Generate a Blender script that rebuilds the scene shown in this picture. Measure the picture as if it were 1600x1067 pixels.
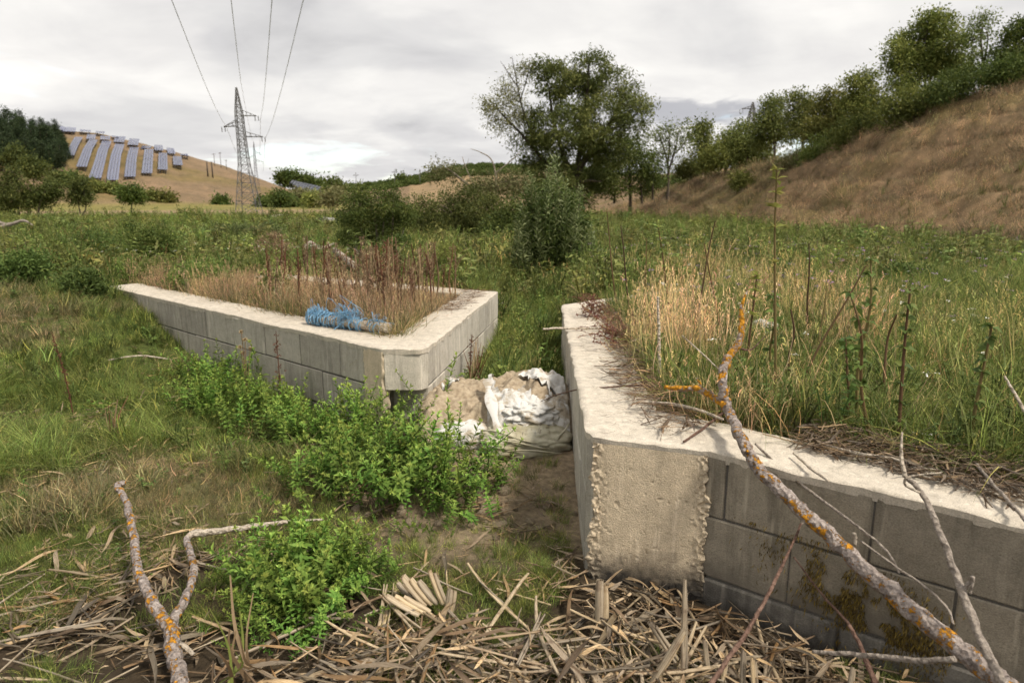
import bpy, bmesh, math, random
import numpy as np
from mathutils import Vector, Matrix

for o in list(bpy.data.objects):
    bpy.data.objects.remove(o, do_unlink=True)
SC = bpy.context.scene
COL = SC.collection
RNG = np.random.default_rng(11)
random.seed(5)

# ------------------------------------------------------------------ camera, sky, sun, exposure
CH, YH, FPX = 1.67, 312.0, 1067.0            # eye height, horizon row and focal length for a 1600 x 1067 frame
PITCH = math.atan((533.5 - YH) / FPX)
cam = bpy.data.cameras.new('camera')
cam.sensor_width = 36.0
cam.lens = FPX / 1600 * 36
cam.clip_start = 0.05
cam.clip_end = 9000
cam.dof.use_dof = True
cam.dof.focus_distance = 3.6
cam.dof.aperture_fstop = 3.2
camo = bpy.data.objects.new('camera', cam)
camo.location = (0, 0, CH)
camo.rotation_euler = (math.pi / 2 - PITCH, 0, 0)
COL.objects.link(camo)
SC.camera = camo

SUN_AZ, SUN_EL = math.radians(128), math.radians(52)     # from the right, a little behind the camera
sun = bpy.data.lights.new('sun', 'SUN')
sun.energy = 1.5
sun.angle = math.radians(10)
sun.color = (1.0, 0.93, 0.82)
suno = bpy.data.objects.new('sun', sun)
sd = Vector((math.sin(SUN_AZ) * math.cos(SUN_EL), math.cos(SUN_AZ) * math.cos(SUN_EL), math.sin(SUN_EL)))
suno.rotation_euler = sd.to_track_quat('Z', 'Y').to_euler()
suno.location = (20, -15, 40)
COL.objects.link(suno)

W = bpy.data.worlds.new('World')
SC.world = W
W.use_nodes = True


def build_world():
    nt = W.node_tree
    N, L = nt.nodes, nt.links
    N.clear()
    out = N.new('ShaderNodeOutputWorld')
    bg = N.new('ShaderNodeBackground')
    bg.inputs['Strength'].default_value = 0.1
    sky = N.new('ShaderNodeTexSky')
    sky.sky_type = 'NISHITA'
    sky.sun_disc = False
    sky.sun_elevation = SUN_EL
    sky.sun_rotation = SUN_AZ
    tc = N.new('ShaderNodeTexCoord')
    sep = N.new('ShaderNodeSeparateXYZ')
    L.new(tc.outputs['Generated'], sep.inputs[0])
    zc = N.new('ShaderNodeMath'); zc.operation = 'MAXIMUM'; zc.inputs[1].default_value = 0.0
    L.new(sep.outputs['Z'], zc.inputs[0])
    za = N.new('ShaderNodeMath'); za.operation = 'ADD'; za.inputs[1].default_value = 0.16
    L.new(zc.outputs[0], za.inputs[0])
    dx = N.new('ShaderNodeMath'); dx.operation = 'DIVIDE'
    dy = N.new('ShaderNodeMath'); dy.operation = 'DIVIDE'
    L.new(sep.outputs['X'], dx.inputs[0]); L.new(za.outputs[0], dx.inputs[1])
    L.new(sep.outputs['Y'], dy.inputs[0]); L.new(za.outputs[0], dy.inputs[1])
    cmb = N.new('ShaderNodeCombineXYZ')
    L.new(dx.outputs[0], cmb.inputs[0]); L.new(dy.outputs[0], cmb.inputs[1])

    def noise(scale, detail, seed, dist=0.0, rough=0.55):
        mp = N.new('ShaderNodeMapping')
        mp.inputs['Location'].default_value = (seed * 3.7, seed * 1.9, seed)
        L.new(cmb.outputs[0], mp.inputs['Vector'])
        n = N.new('ShaderNodeTexNoise')
        n.inputs['Scale'].default_value = scale
        n.inputs['Detail'].default_value = detail
        n.inputs['Roughness'].default_value = rough
        n.inputs['Distortion'].default_value = dist
        L.new(mp.outputs[0], n.inputs['Vector'])
        return n.outputs['Fac']

    def ramp(fac, stops, interp='EASE'):
        r = N.new('ShaderNodeValToRGB')
        r.color_ramp.interpolation = interp
        el = r.color_ramp.elements
        while len(el) < len(stops):
            el.new(0.5)
        for e, (p, c) in zip(el, stops):
            e.position = p
            e.color = (*c, 1) if len(c) == 3 else c
        L.new(fac, r.inputs[0])
        return r.outputs[0]

    k = 1 / 0.1                                   # cloud radiance is written as it leaves the sky at strength 0.1
    cl = ramp(noise(0.8, 7, 4, 0.4, 0.48), [(0.32, (.205, .203, .205)), (0.44, (.262, .258, .257)), (0.54, (.315, .308, .30)), (0.66, (.355, .345, .332))])
    fine = ramp(noise(2.4, 6, 9, 0.4), [(0.3, (.90, .90, .91)), (0.7, (1.06, 1.06, 1.05))], 'LINEAR')
    mul = N.new('ShaderNodeMix'); mul.data_type = 'RGBA'; mul.blend_type = 'MULTIPLY'; mul.inputs[0].default_value = 1
    L.new(cl, mul.inputs[6]); L.new(fine, mul.inputs[7])
    sc = N.new('ShaderNodeVectorMath'); sc.operation = 'SCALE'; sc.inputs['Scale'].default_value = k
    L.new(mul.outputs[2], sc.inputs[0])
    gap = ramp(noise(0.75, 5, 2.35, 0.3), [(0.56, (1, 1, 1)), (0.68, (.25, .25, .25))])

    def patch(u, v, wa, we, seed, sharp):
        # a cloud bank or a gap standing in one quarter of the sky, its edge broken by noise
        cx, cy = (u - 800) / FPX, -(v - 533.5) / FPX
        d = (cx, math.cos(PITCH) + cy * math.sin(PITCH), -math.sin(PITCH) + cy * math.cos(PITCH))

        def mth(op, a, b=None):
            m = N.new('ShaderNodeMath'); m.operation = op
            for i, q in enumerate((a, b)):
                if q is None: continue
                if hasattr(q, 'links'): L.new(q, m.inputs[i])
                else: m.inputs[i].default_value = q
            return m.outputs[0]
        yy = mth('MAXIMUM', sep.outputs['Y'], 0.05)
        ea = mth('DIVIDE', mth('SUBTRACT', mth('DIVIDE', sep.outputs['X'], yy), d[0] / d[1]), wa)
        ee = mth('DIVIDE', mth('SUBTRACT', mth('DIVIDE', sep.outputs['Z'], yy), d[2] / d[1]), we)
        r2 = mth('ADD', mth('MULTIPLY', ea, ea), mth('MULTIPLY', ee, ee))
        n = noise(3.2, 6, seed, 0.3)
        k_ = mth('ADD', mth('SUBTRACT', 1.0, r2), mth('MULTIPLY', mth('SUBTRACT', n, 0.5), 4.0))
        q = N.new('ShaderNodeMapRange'); q.inputs[1].default_value = 0.0; q.inputs[2].default_value = sharp
        L.new(k_, q.inputs[0])
        return q.outputs[0]

    bank = N.new('ShaderNodeMix'); bank.data_type = 'RGBA'
    pb = N.new('ShaderNodeMath'); pb.operation = 'MULTIPLY'; pb.inputs[1].default_value = 0.85
    L.new(patch(1085, 178, 0.13, 0.024, 5.3, 0.7), pb.inputs[0])
    L.new(pb.outputs[0], bank.inputs[0]); L.new(sc.outputs[0], bank.inputs[6]); bank.inputs[7].default_value = (1.65, 1.67, 1.8, 1)
    sc = bank
    gp = N.new('ShaderNodeMath'); gp.operation = 'MULTIPLY_ADD'; gp.inputs[1].default_value = -0.4; gp.inputs[2].default_value = 1.0
    L.new(patch(490, 246, 0.12, 0.022, 2.1, 0.9), gp.inputs[0])
    gm = N.new('ShaderNodeMix'); gm.data_type = 'RGBA'; gm.blend_type = 'MULTIPLY'; gm.inputs[0].default_value = 1
    L.new(gap, gm.inputs[6]); L.new(gp.outputs[0], gm.inputs[7])
    gap = gm.outputs[2]
    mix = N.new('ShaderNodeMix'); mix.data_type = 'RGBA'
    L.new(gap, mix.inputs[0])
    L.new(sky.outputs[0], mix.inputs[6]); L.new(sc.outputs[2], mix.inputs[7])
    L.new(mix.outputs[2], bg.inputs['Color'])
    L.new(bg.outputs[0], out.inputs[0])


build_world()
SC.view_settings.view_transform = 'Standard'
SC.view_settings.look = 'None'
SC.view_settings.gamma = 1
SC.view_settings.exposure = 1.56
SC.view_settings.use_curve_mapping = False
SC.render.engine = 'CYCLES'
SC.cycles.max_bounces = 5
SC.cycles.diffuse_bounces = 2
SC.cycles.glossy_bounces = 2
SC.cycles.transmission_bounces = 2
SC.cycles.transparent_max_bounces = 4
SC.cycles.sample_clamp_indirect = 4
SC.cycles.use_denoising = True
SC.cycles.use_adaptive_sampling = True
SC.cycles.adaptive_threshold = 0.03


# ------------------------------------------------------------------ small numeric helpers
def ray(u, v):
    cx, cy = (u - 800) / FPX, -(v - 533.5) / FPX
    return np.array([cx, math.cos(PITCH) + cy * math.sin(PITCH), -math.sin(PITCH) + cy * math.cos(PITCH)])


def Pz(u, v, z):
    d = ray(u, v)
    return d * ((z - CH) / d[2]) + np.array([0, 0, CH])


def Py(u, v, Y):
    d = ray(u, v)
    return d * (Y / d[1]) + np.array([0, 0, CH])


def vnoise(x, y, seed=0):
    x = np.asarray(x, float); y = np.asarray(y, float)
    xi = np.floor(x).astype(np.int64); yi = np.floor(y).astype(np.int64)
    xf = x - xi; yf = y - yi
    xf = xf * xf * (3 - 2 * xf); yf = yf * yf * (3 - 2 * yf)

    def h(i, j):
        n = (i * 374761393 + j * 668265263 + seed * 1274126177) & 0xffffffff
        n = ((n ^ (n >> 13)) * 1274126177) & 0xffffffff
        return ((n ^ (n >> 16)) & 0xffff) / 65535.0
    a = h(xi, yi) * (1 - xf) + h(xi + 1, yi) * xf
    b = h(xi, yi + 1) * (1 - xf) + h(xi + 1, yi + 1) * xf
    return a * (1 - yf) + b * yf


def fbm(x, y, seed=0, octv=4):
    s = 0; a = 0.5; t = 0
    for i in range(octv):
        s = s + a * vnoise(np.asarray(x) * 2 ** i, np.asarray(y) * 2 ** i, seed + i * 17)
        t += a; a *= 0.5
    return s / t


def sst(a, b, x):
    t = np.clip((np.asarray(x, float) - a) / (b - a), 0, 1)
    return t * t * (3 - 2 * t)


def lerp(a, b, t):
    return a + (b - a) * t


def norm(v):
    v = np.asarray(v, float)
    return v / np.maximum(np.linalg.norm(v, axis=-1, keepdims=True), 1e-9)


# ------------------------------------------------------------------ mesh, object and tag helpers
def mesh_np(name, V, F, mat=None, smooth=False, v=None, cols=None):
    me = bpy.data.meshes.new(name)
    V = np.asarray(V, np.float32).reshape(-1, 3)
    F = np.asarray(F, np.int32)
    k = F.shape[1]
    me.vertices.add(len(V)); me.vertices.foreach_set('co', V.ravel())
    me.loops.add(F.size); me.loops.foreach_set('vertex_index', F.ravel())
    me.polygons.add(len(F)); me.polygons.foreach_set('loop_start', np.arange(0, F.size, k, dtype=np.int32))
    if smooth:
        me.polygons.foreach_set('use_smooth', np.ones(len(F), bool))
    me.update(calc_edges=True)
    if v is not None:
        a = me.attributes.new('v', 'FLOAT', 'POINT')
        a.data.foreach_set('value', np.asarray(v, np.float32).ravel())
    if cols is not None:
        a = me.attributes.new('col', 'FLOAT_COLOR', 'POINT')
        c = np.ones((len(V), 4), np.float32); c[:, :3] = cols
        a.data.foreach_set('color', c.ravel())
    if mat is not None:
        for m in (mat if isinstance(mat, (list, tuple)) else [mat]):
            me.materials.append(m)
    return me


class G:
    """collects quads with a per-vertex value v"""
    def __init__(s):
        s.V, s.F, s.A, s.n = [], [], [], 0

    def add(s, V, F, a=0.5):
        V = np.asarray(V, float).reshape(-1, 3); F = np.asarray(F, int)
        s.V.append(V); s.F.append(F + s.n)
        s.A.append(np.broadcast_to(np.asarray(a, float), (len(V),)).copy())
        s.n += len(V)
        return s

    def mesh(s, name, mat, smooth=False):
        return mesh_np(name, np.concatenate(s.V), np.concatenate(s.F), mat, smooth, v=np.concatenate(s.A))


def link(name, me, parent=None, loc=(0, 0, 0), rot=(0, 0, 0), scl=1.0):
    o = bpy.data.objects.new(name, me)
    o.location = loc; o.rotation_euler = rot
    o.scale = (scl,) * 3 if np.isscalar(scl) else scl
    COL.objects.link(o)
    if parent is not None:
        o.parent = parent
    return o


def tag(o, label=None, cat=None, group=None, kind=None):
    if label: o['label'] = label
    if cat: o['category'] = cat
    if group: o['group'] = group
    if kind: o['kind'] = kind
    return o


def thing(name, label, cat, loc=(0, 0, 0), rz=0.0, group=None, scl=1.0):
    o = link(name, None, None, loc, (0, 0, rz), scl)
    o.empty_display_size = 0.1
    return tag(o, label, cat, group)


def copy_thing(root, loc, rz=0.0, scl=1.0, label=None):
    r = root.copy(); COL.objects.link(r)
    r.location = loc; r.rotation_euler = (0, 0, rz); r.scale = (scl,) * 3 if np.isscalar(scl) else scl
    if label: r['label'] = label
    for ch in list(root.children):
        c = ch.copy(); COL.objects.link(c); c.parent = r
        for g in list(ch.children):
            d = g.copy(); COL.objects.link(d); d.parent = c
    return r


def catmull(P, n):
    P = np.asarray(P, float)
    Q = np.vstack([2 * P[0] - P[1], P, 2 * P[-1] - P[-2]])
    out = []
    m = len(P) - 1
    for t in np.linspace(0, m, n):
        i = min(int(t), m - 1); f = t - i
        a, b, c, d = Q[i], Q[i + 1], Q[i + 2], Q[i + 3]
        out.append(0.5 * (2 * b + (c - a) * f + (2 * a - 5 * b + 4 * c - d) * f * f + (3 * b - a - 3 * c + d) * f ** 3))
    return np.array(out)


def tube(P, R, n=6, cap=True, bump=0.0, seed=0):
    P = np.asarray(P, float); m = len(P)
    R = np.broadcast_to(np.asarray(R, float), (m,)).copy()
    T = norm(np.gradient(P, axis=0))
    ref = np.array([0, 0, 1.0]) if abs(T[0][2]) < 0.9 else np.array([1.0, 0, 0])
    u = np.cross(T[0], ref); u /= np.linalg.norm(u)
    ang = np.arange(n) * 2 * math.pi / n
    V = []
    for i in range(m):
        u = u - T[i] * np.dot(u, T[i]); u /= max(np.linalg.norm(u), 1e-9)
        w = np.cross(T[i], u)
        r = R[i]
        if bump:
            r = R[i] * (1 + bump * (vnoise(np.cos(ang) * 1.3 + 7 + seed, np.sin(ang) * 1.3 + i * 0.7, seed) - 0.5) * 2)
            r = r[:, None]
        V.append(P[i] + (np.cos(ang)[:, None] * u + np.sin(ang)[:, None] * w) * r)
    if cap:
        V.insert(0, P[0] + (V[0] - P[0]) * 0.02)
        V.append(P[-1] + (V[-1] - P[-1]) * 0.02)
    k = len(V)
    V = np.concatenate(V)
    i = np.arange(k - 1)[:, None] * n; j = np.arange(n)[None]; j2 = (j + 1) % n
    F = np.stack([i + j, i + j2, i + n + j2, i + n + j], -1).reshape(-1, 4)
    return V, F


def box_np(cx, cy, cz, sx, sy, sz):
    s = np.array([[x, y, z] for x in (-.5, .5) for y in (-.5, .5) for z in (-.5, .5)]) * [sx, sy, sz] + [cx, cy, cz]
    F = [[0, 1, 3, 2], [4, 6, 7, 5], [0, 4, 5, 1], [2, 3, 7, 6], [0, 2, 6, 4], [1, 5, 7, 3]]
    return s, np.array(F)


def bar(A, B, w):
    """square bar between two points"""
    return tube(np.array([A, B]), w * 0.7, 4, cap=False)


def leaves(B, D, N, Ln, Wd, fold=0.25, droop=0.1, two=True):
    """leaf blades: two quads folded at the midrib, or one rhombus"""
    B = np.asarray(B, float); n = len(B)
    D = norm(D); N = norm(np.asarray(N) - D * np.sum(np.asarray(N) * D, -1, keepdims=True))
    S = np.cross(D, N)
    Ln = np.broadcast_to(np.asarray(Ln, float), (n,))[:, None]
    Wd = np.broadcast_to(np.asarray(Wd, float), (n,))[:, None]
    mid = B + D * Ln * 0.42
    ml = mid + S * Wd * 0.5 + N * Wd * fold
    mr = mid - S * Wd * 0.5 + N * Wd * fold
    tip = B + D * Ln - N * droop * Ln
    if two:
        V = np.stack([B, ml, tip, mr, mid], 1).reshape(-1, 3)
        i = np.arange(n)[:, None] * 5
        F = np.concatenate([i + [0, 4, 2, 1], i + [0, 3, 2, 4]])
        return V, F, 5
    V = np.stack([B, ml, tip, mr], 1).reshape(-1, 3)
    return V, np.arange(n)[:, None] * 4 + [0, 3, 2, 1], 4


def chamfer_box(L_, D_, H_, b=0.006):
    """box with small chamfers, origin at its centre: 24 corners, 26 faces"""
    bm = bmesh.new()
    bmesh.ops.create_cube(bm, size=1)
    for v in bm.verts:
        v.co = Vector((v.co.x * L_, v.co.y * D_, v.co.z * H_))
    bmesh.ops.bevel(bm, geom=bm.edges[:], offset=b, segments=1, affect='EDGES', profile=0.5)
    return bm


def prism(name, poly, z0, z1, mat, parent=None, bevel=0.005):
    bm = bmesh.new()
    vs = [bm.verts.new((p[0], p[1], z0)) for p in poly]
    f = bm.faces.new(vs)
    r = bmesh.ops.extrude_face_region(bm, geom=[f])
    for v in r['geom']:
        if isinstance(v, bmesh.types.BMVert):
            v.co.z = z1
    bmesh.ops.recalc_face_normals(bm, faces=bm.faces[:])
    if bevel:
        bmesh.ops.bevel(bm, geom=bm.edges[:], offset=bevel, segments=1, affect='EDGES', profile=0.5)
    me = bpy.data.meshes.new(name); bm.to_mesh(me); bm.free()
    me.materials.append(mat)
    return link(name, me, parent)


# ------------------------------------------------------------------ materials
def new_mat(name):
    m = bpy.data.materials.new(name); m.use_nodes = True
    nt = m.node_tree; nt.nodes.clear()
    return m, nt.nodes, nt.links


def n_tex(N, L, kind, vec=None, **kw):
    t = N.new(kind)
    for k, v in kw.items():
        t.inputs[k].default_value = v
    if vec is not None:
        L.new(vec, t.inputs['Vector'])
    return t


def n_ramp(N, L, fac, stops, interp='LINEAR'):
    r = N.new('ShaderNodeValToRGB'); r.color_ramp.interpolation = interp
    el = r.color_ramp.elements
    while len(el) < len(stops):
        el.new(0.5)
    for e, (p, c) in zip(el, stops):
        e.position = p; e.color = (*c, 1) if len(c) == 3 else c
    L.new(fac, r.inputs[0])
    return r.outputs[0]


def n_mix(N, L, fac, a, b, mode='MIX'):
    m = N.new('ShaderNodeMix'); m.data_type = 'RGBA'; m.blend_type = mode
    for s, x in ((0, fac), (6, a), (7, b)):
        if hasattr(x, 'is_linked') or hasattr(x, 'links'):
            L.new(x, m.inputs[s])
        else:
            m.inputs[s].default_value = x if s == 0 else (*x, 1)
    return m.outputs[2]


def n_math(N, L, op, a, b=None, c=None):
    m = N.new('ShaderNodeMath'); m.operation = op
    for i, x in enumerate((a, b, c)):
        if x is None: continue
        if hasattr(x, 'links'): L.new(x, m.inputs[i])
        else: m.inputs[i].default_value = x
    return m.outputs[0]


def bsdf(N, L, col, rough=0.8, spec=0.25, bump=None, bs=0.3, bd=0.01, metal=0.0):
    p = N.new('ShaderNodeBsdfPrincipled')
    if hasattr(col, 'links'): L.new(col, p.inputs['Base Color'])
    else: p.inputs['Base Color'].default_value = (*col, 1)
    if hasattr(rough, 'links'): L.new(rough, p.inputs['Roughness'])
    else: p.inputs['Roughness'].default_value = rough
    p.inputs['Specular IOR Level'].default_value = spec
    p.inputs['Metallic'].default_value = metal
    if bump is not None:
        b = N.new('ShaderNodeBump'); b.inputs['Strength'].default_value = bs; b.inputs['Distance'].default_value = bd
        L.new(bump, b.inputs['Height']); L.new(b.outputs[0], p.inputs['Normal'])
    o = N.new('ShaderNodeOutputMaterial'); L.new(p.outputs[0], o.inputs[0])
    return p


def leafy(name, ramp, trans=0.35, use_tint=False, obj_var=0.25, hue=0.02):
    """foliage: colour from per-leaf value v (or the instance tint), diffuse with light passing through"""
    m, N, L = new_mat(name)
    at = N.new('ShaderNodeAttribute'); at.attribute_name = 'v'
    c = n_ramp(N, L, at.outputs['Fac'], ramp)
    if use_tint:
        ti = N.new('ShaderNodeAttribute'); ti.attribute_type = 'INSTANCER'; ti.attribute_name = 'tint'
        c = n_mix(N, L, 1.0, c, ti.outputs['Color'], 'MULTIPLY')
    oi = N.new('ShaderNodeObjectInfo')
    hs = N.new('ShaderNodeHueSaturation')
    L.new(c, hs.inputs['Color'])
    L.new(n_math(N, L, 'MULTIPLY_ADD', oi.outputs['Random'], obj_var, 1 - obj_var / 2), hs.inputs['Value'])
    L.new(n_math(N, L, 'MULTIPLY_ADD', oi.outputs['Random'], hue, 0.5 - hue / 2), hs.inputs['Hue'])
    c = hs.outputs[0]
    p = N.new('ShaderNodeBsdfPrincipled')
    L.new(c, p.inputs['Base Color']); p.inputs['Roughness'].default_value = 0.62; p.inputs['Specular IOR Level'].default_value = 0.2
    t = N.new('ShaderNodeBsdfTranslucent'); L.new(c, t.inputs['Color'])
    mx = N.new('ShaderNodeMixShader'); mx.inputs[0].default_value = trans
    L.new(p.outputs[0], mx.inputs[1]); L.new(t.outputs[0], mx.inputs[2])
    o = N.new('ShaderNodeOutputMaterial'); L.new(mx.outputs[0], o.inputs[0])
    return m


def geo_pos(N):
    return N.new('ShaderNodeNewGeometry').outputs['Position']


def mat_concrete(name, base, dark, light, stain=0.0, obj_var=0.25, wet=None, pores=True):
    m, N, L = new_mat(name)
    pos = geo_pos(N)
    n1 = n_tex(N, L, 'ShaderNodeTexNoise', pos, Scale=2.3, Detail=6, Roughness=0.6).outputs['Fac']
    n2 = n_tex(N, L, 'ShaderNodeTexNoise', pos, Scale=19.0, Detail=5, Roughness=0.65).outputs['Fac']
    n3 = n_tex(N, L, 'ShaderNodeTexNoise', pos, Scale=170.0, Detail=3, Roughness=0.6).outputs['Fac']
    c = n_ramp(N, L, n1, [(0.32, dark), (0.5, base), (0.7, light)])
    c = n_mix(N, L, 0.55, c, n_ramp(N, L, n2, [(0.3, tuple(x * 0.62 for x in base)), (0.68, tuple(min(1, x * 1.3) for x in base))]))
    c = n_mix(N, L, 0.35, c, n_ramp(N, L, n3, [(0.35, tuple(x * 0.5 for x in base)), (0.62, tuple(min(1, x * 1.3) for x in base))]))
    if pores:
        vo = n_tex(N, L, 'ShaderNodeTexVoronoi', pos, Scale=60.0).outputs['Distance']
        c = n_mix(N, L, n_ramp(N, L, vo, [(0.05, (.55,) * 3), (0.16, (0,) * 3)]), c, tuple(x * 0.3 for x in dark))
    if stain:
        mp = N.new('ShaderNodeMapping'); mp.inputs['Scale'].default_value = (9, 9, 0.9); L.new(pos, mp.inputs['Vector'])
        st = n_tex(N, L, 'ShaderNodeTexNoise', mp.outputs[0], Scale=1.6, Detail=5, Roughness=0.6).outputs['Fac']
        c = n_mix(N, L, n_ramp(N, L, st, [(0.5, (0,) * 3), (0.68, (stain,) * 3)]), c, tuple(x * 0.45 for x in dark))
        sl = n_tex(N, L, 'ShaderNodeTexNoise', mp.outputs[0], Scale=3.1, Detail=3, Roughness=0.6).outputs['Fac']
        c = n_mix(N, L, n_ramp(N, L, sl, [(0.58, (0,) * 3), (0.7, (0.4,) * 3)]), c, tuple(min(1, x * 1.35) for x in light))
    if wet:                                       # tide mark of mud and algae at the foot
        sp = N.new('ShaderNodeSeparateXYZ'); L.new(pos, sp.inputs[0])
        h = n_math(N, L, 'ADD', sp.outputs['Z'], n_math(N, L, 'MULTIPLY', n_math(N, L, 'SUBTRACT', n2, 0.5), 0.16))
        h = n_math(N, L, 'ADD', h, n_math(N, L, 'MULTIPLY', n_math(N, L, 'SUBTRACT', n1, 0.5), 0.3))
        k = N.new('ShaderNodeMapRange'); k.inputs[1].default_value = wet[1]; k.inputs[2].default_value = wet[0]
        L.new(h, k.inputs[0])
        c = n_mix(N, L, k.outputs[0], c, wet[2])
    oi = N.new('ShaderNodeObjectInfo')
    hs = N.new('ShaderNodeHueSaturation'); L.new(c, hs.inputs['Color'])
    L.new(n_math(N, L, 'MULTIPLY_ADD', oi.outputs['Random'], obj_var, 1 - obj_var / 2), hs.inputs['Value'])
    hgt = n_math(N, L, 'ADD', n_math(N, L, 'MULTIPLY', n2, 0.6), n_math(N, L, 'MULTIPLY', n3, 0.5))
    bsdf(N, L, hs.outputs[0], 0.9, 0.2, hgt, 0.55, 0.012)
    return m


def mat_bark(name, base, dark, light, lichen=None, scale=1.0, moss=0.52, zs=0.25):
    m, N, L = new_mat(name)
    tc = N.new('ShaderNodeTexCoord').outputs['Object']
    mp = N.new('ShaderNodeMapping'); mp.inputs['Scale'].default_value = (scale,) * 3; L.new(tc, mp.inputs['Vector'])
    n1 = n_tex(N, L, 'ShaderNodeTexNoise', mp.outputs[0], Scale=26, Detail=6, Roughness=0.65).outputs['Fac']
    n2 = n_tex(N, L, 'ShaderNodeTexNoise', mp.outputs[0], Scale=95, Detail=4, Roughness=0.6).outputs['Fac']
    vo = n_tex(N, L, 'ShaderNodeTexVoronoi', mp.outputs[0], Scale=55).outputs['Distance']
    c = n_ramp(N, L, n1, [(0.3, dark), (0.5, base), (0.68, light)])
    c = n_mix(N, L, 0.45, c, n_ramp(N, L, n2, [(0.32, dark), (0.66, light)]))
    h = n_math(N, L, 'ADD', n1, n_math(N, L, 'MULTIPLY', vo, 0.8))
    if lichen:
        l1 = n_tex(N, L, 'ShaderNodeTexNoise', mp.outputs[0], Scale=24, Detail=6, Roughness=0.75).outputs['Fac']
        mask = n_ramp(N, L, l1, [(moss, (0,) * 3), (moss + 0.035, (1,) * 3)])
        lc = n_ramp(N, L, n2, [(0.3, tuple(x * 0.62 for x in lichen)), (0.65, lichen)])
        c = n_mix(N, L, mask, c, lc)
        h = n_math(N, L, 'ADD', h, n_math(N, L, 'MULTIPLY', mask, 0.8))
    bsdf(N, L, c, 0.85, 0.2, h, 1.0, 0.018)
    return m


def mat_simple(name, c0, c1, scale=30, rough=0.8, spec=0.25, bs=0.3, tint=False, var=0.3, metal=0.0, coord='Object'):
    m, N, L = new_mat(name)
    tc = N.new('ShaderNodeTexCoord').outputs[coord]
    n1 = n_tex(N, L, 'ShaderNodeTexNoise', tc, Scale=scale, Detail=5, Roughness=0.6).outputs['Fac']
    c = n_ramp(N, L, n1, [(0.32, c0), (0.66, c1)])
    if tint:
        ti = N.new('ShaderNodeAttribute'); ti.attribute_type = 'INSTANCER'; ti.attribute_name = 'tint'
        c = n_mix(N, L, 1.0, c, ti.outputs['Color'], 'MULTIPLY')
    oi = N.new('ShaderNodeObjectInfo')
    hs = N.new('ShaderNodeHueSaturation'); L.new(c, hs.inputs['Color'])
    L.new(n_math(N, L, 'MULTIPLY_ADD', oi.outputs['Random'], var, 1 - var / 2), hs.inputs['Value'])
    bsdf(N, L, hs.outputs[0], rough, spec, n1, bs, 0.01, metal)
    return m


def mat_reed(name, tint=False):
    """split, flattened reed: fibres along the length"""
    m, N, L = new_mat(name)
    tc = N.new('ShaderNodeTexCoord').outputs['Object']
    mp = N.new('ShaderNodeMapping'); mp.inputs['Scale'].default_value = (5, 240, 240); L.new(tc, mp.inputs['Vector'])
    n1 = n_tex(N, L, 'ShaderNodeTexNoise', mp.outputs[0], Scale=1, Detail=4, Roughness=0.6).outputs['Fac']
    n2 = n_tex(N, L, 'ShaderNodeTexNoise', tc, Scale=22, Detail=4, Roughness=0.6).outputs['Fac']
    c = n_ramp(N, L, n1, [(0.3, (.24, .17, .095)), (0.5, (.43, .33, .205)), (0.7, (.58, .47, .32))])
    c = n_mix(N, L, n_ramp(N, L, n2, [(0.52, (0,) * 3), (0.75, (.75,) * 3)]), c, (.16, .09, .045))
    oi = N.new('ShaderNodeObjectInfo')
    if tint:
        ti = N.new('ShaderNodeAttribute'); ti.attribute_type = 'INSTANCER'; ti.attribute_name = 'tint'
        c = n_mix(N, L, 1.0, c, ti.outputs['Color'], 'MULTIPLY')
    hs = N.new('ShaderNodeHueSaturation'); L.new(c, hs.inputs['Color'])
    L.new(n_math(N, L, 'MULTIPLY_ADD', oi.outputs['Random'], 0.55, 0.62), hs.inputs['Value'])
    L.new(n_math(N, L, 'MULTIPLY_ADD', oi.outputs['Random'], 0.3, 0.75), hs.inputs['Saturation'])
    bsdf(N, L, hs.outputs[0], 0.6, 0.3, n1, 0.35, 0.004)
    return m


M = {}
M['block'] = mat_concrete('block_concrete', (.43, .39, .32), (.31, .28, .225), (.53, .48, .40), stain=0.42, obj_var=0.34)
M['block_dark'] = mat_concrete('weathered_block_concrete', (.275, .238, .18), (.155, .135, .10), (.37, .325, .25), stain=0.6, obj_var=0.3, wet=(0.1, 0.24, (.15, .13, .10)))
M['core'] = mat_concrete('mortar', (.11, .10, .085), (.07, .065, .055), (.15, .14, .12), obj_var=0)
M['cap'] = mat_concrete('cement_screed', (.55, .485, .39), (.38, .33, .26), (.62, .555, .46), stain=0.3, obj_var=0.08)
M['pillar'] = mat_concrete('cast_concrete', (.58, .475, .335), (.47, .375, .255), (.67, .56, .415), stain=0.25, obj_var=0.1, wet=(0.0, 0.17, (.05, .044, .037)))
M['footing'] = mat_concrete('footing_concrete', (.17, .155, .13), (.06, .055, .05), (.27, .24, .2), stain=0.5, obj_var=0.2, wet=(-0.1, 0.12, (.03, .027, .025)))
M['lichen_bark'] = mat_bark('lichen_bark', (.30, .245, .21), (.085, .065, .055), (.50, .43, .38), (.60, .27, .022), 1.0, 0.535)
M['lichen_fork'] = mat_bark('lichen_fork_bark', (.34, .25, .18), (.2, .15, .12), (.5, .42, .36), (.58, .27, .025), 1.0, 0.46)
M['grey_bark'] = mat_bark('grey_bark', (.28, .235, .19), (.12, .095, .075), (.42, .36, .30), (.42, .28, .06), 1.0, 0.64)
M['twig'] = mat_bark('red_brown_twig', (.15, .085, .06), (.07, .04, .03), (.24, .15, .11))
M['pale_wood'] = mat_bark('weathered_wood', (.46, .39, .30), (.26, .2, .145), (.6, .53, .43))
M['log'] = mat_bark('log_bark', (.33, .27, .21), (.16, .12, .09), (.5, .43, .35), None, 0.4)
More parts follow.
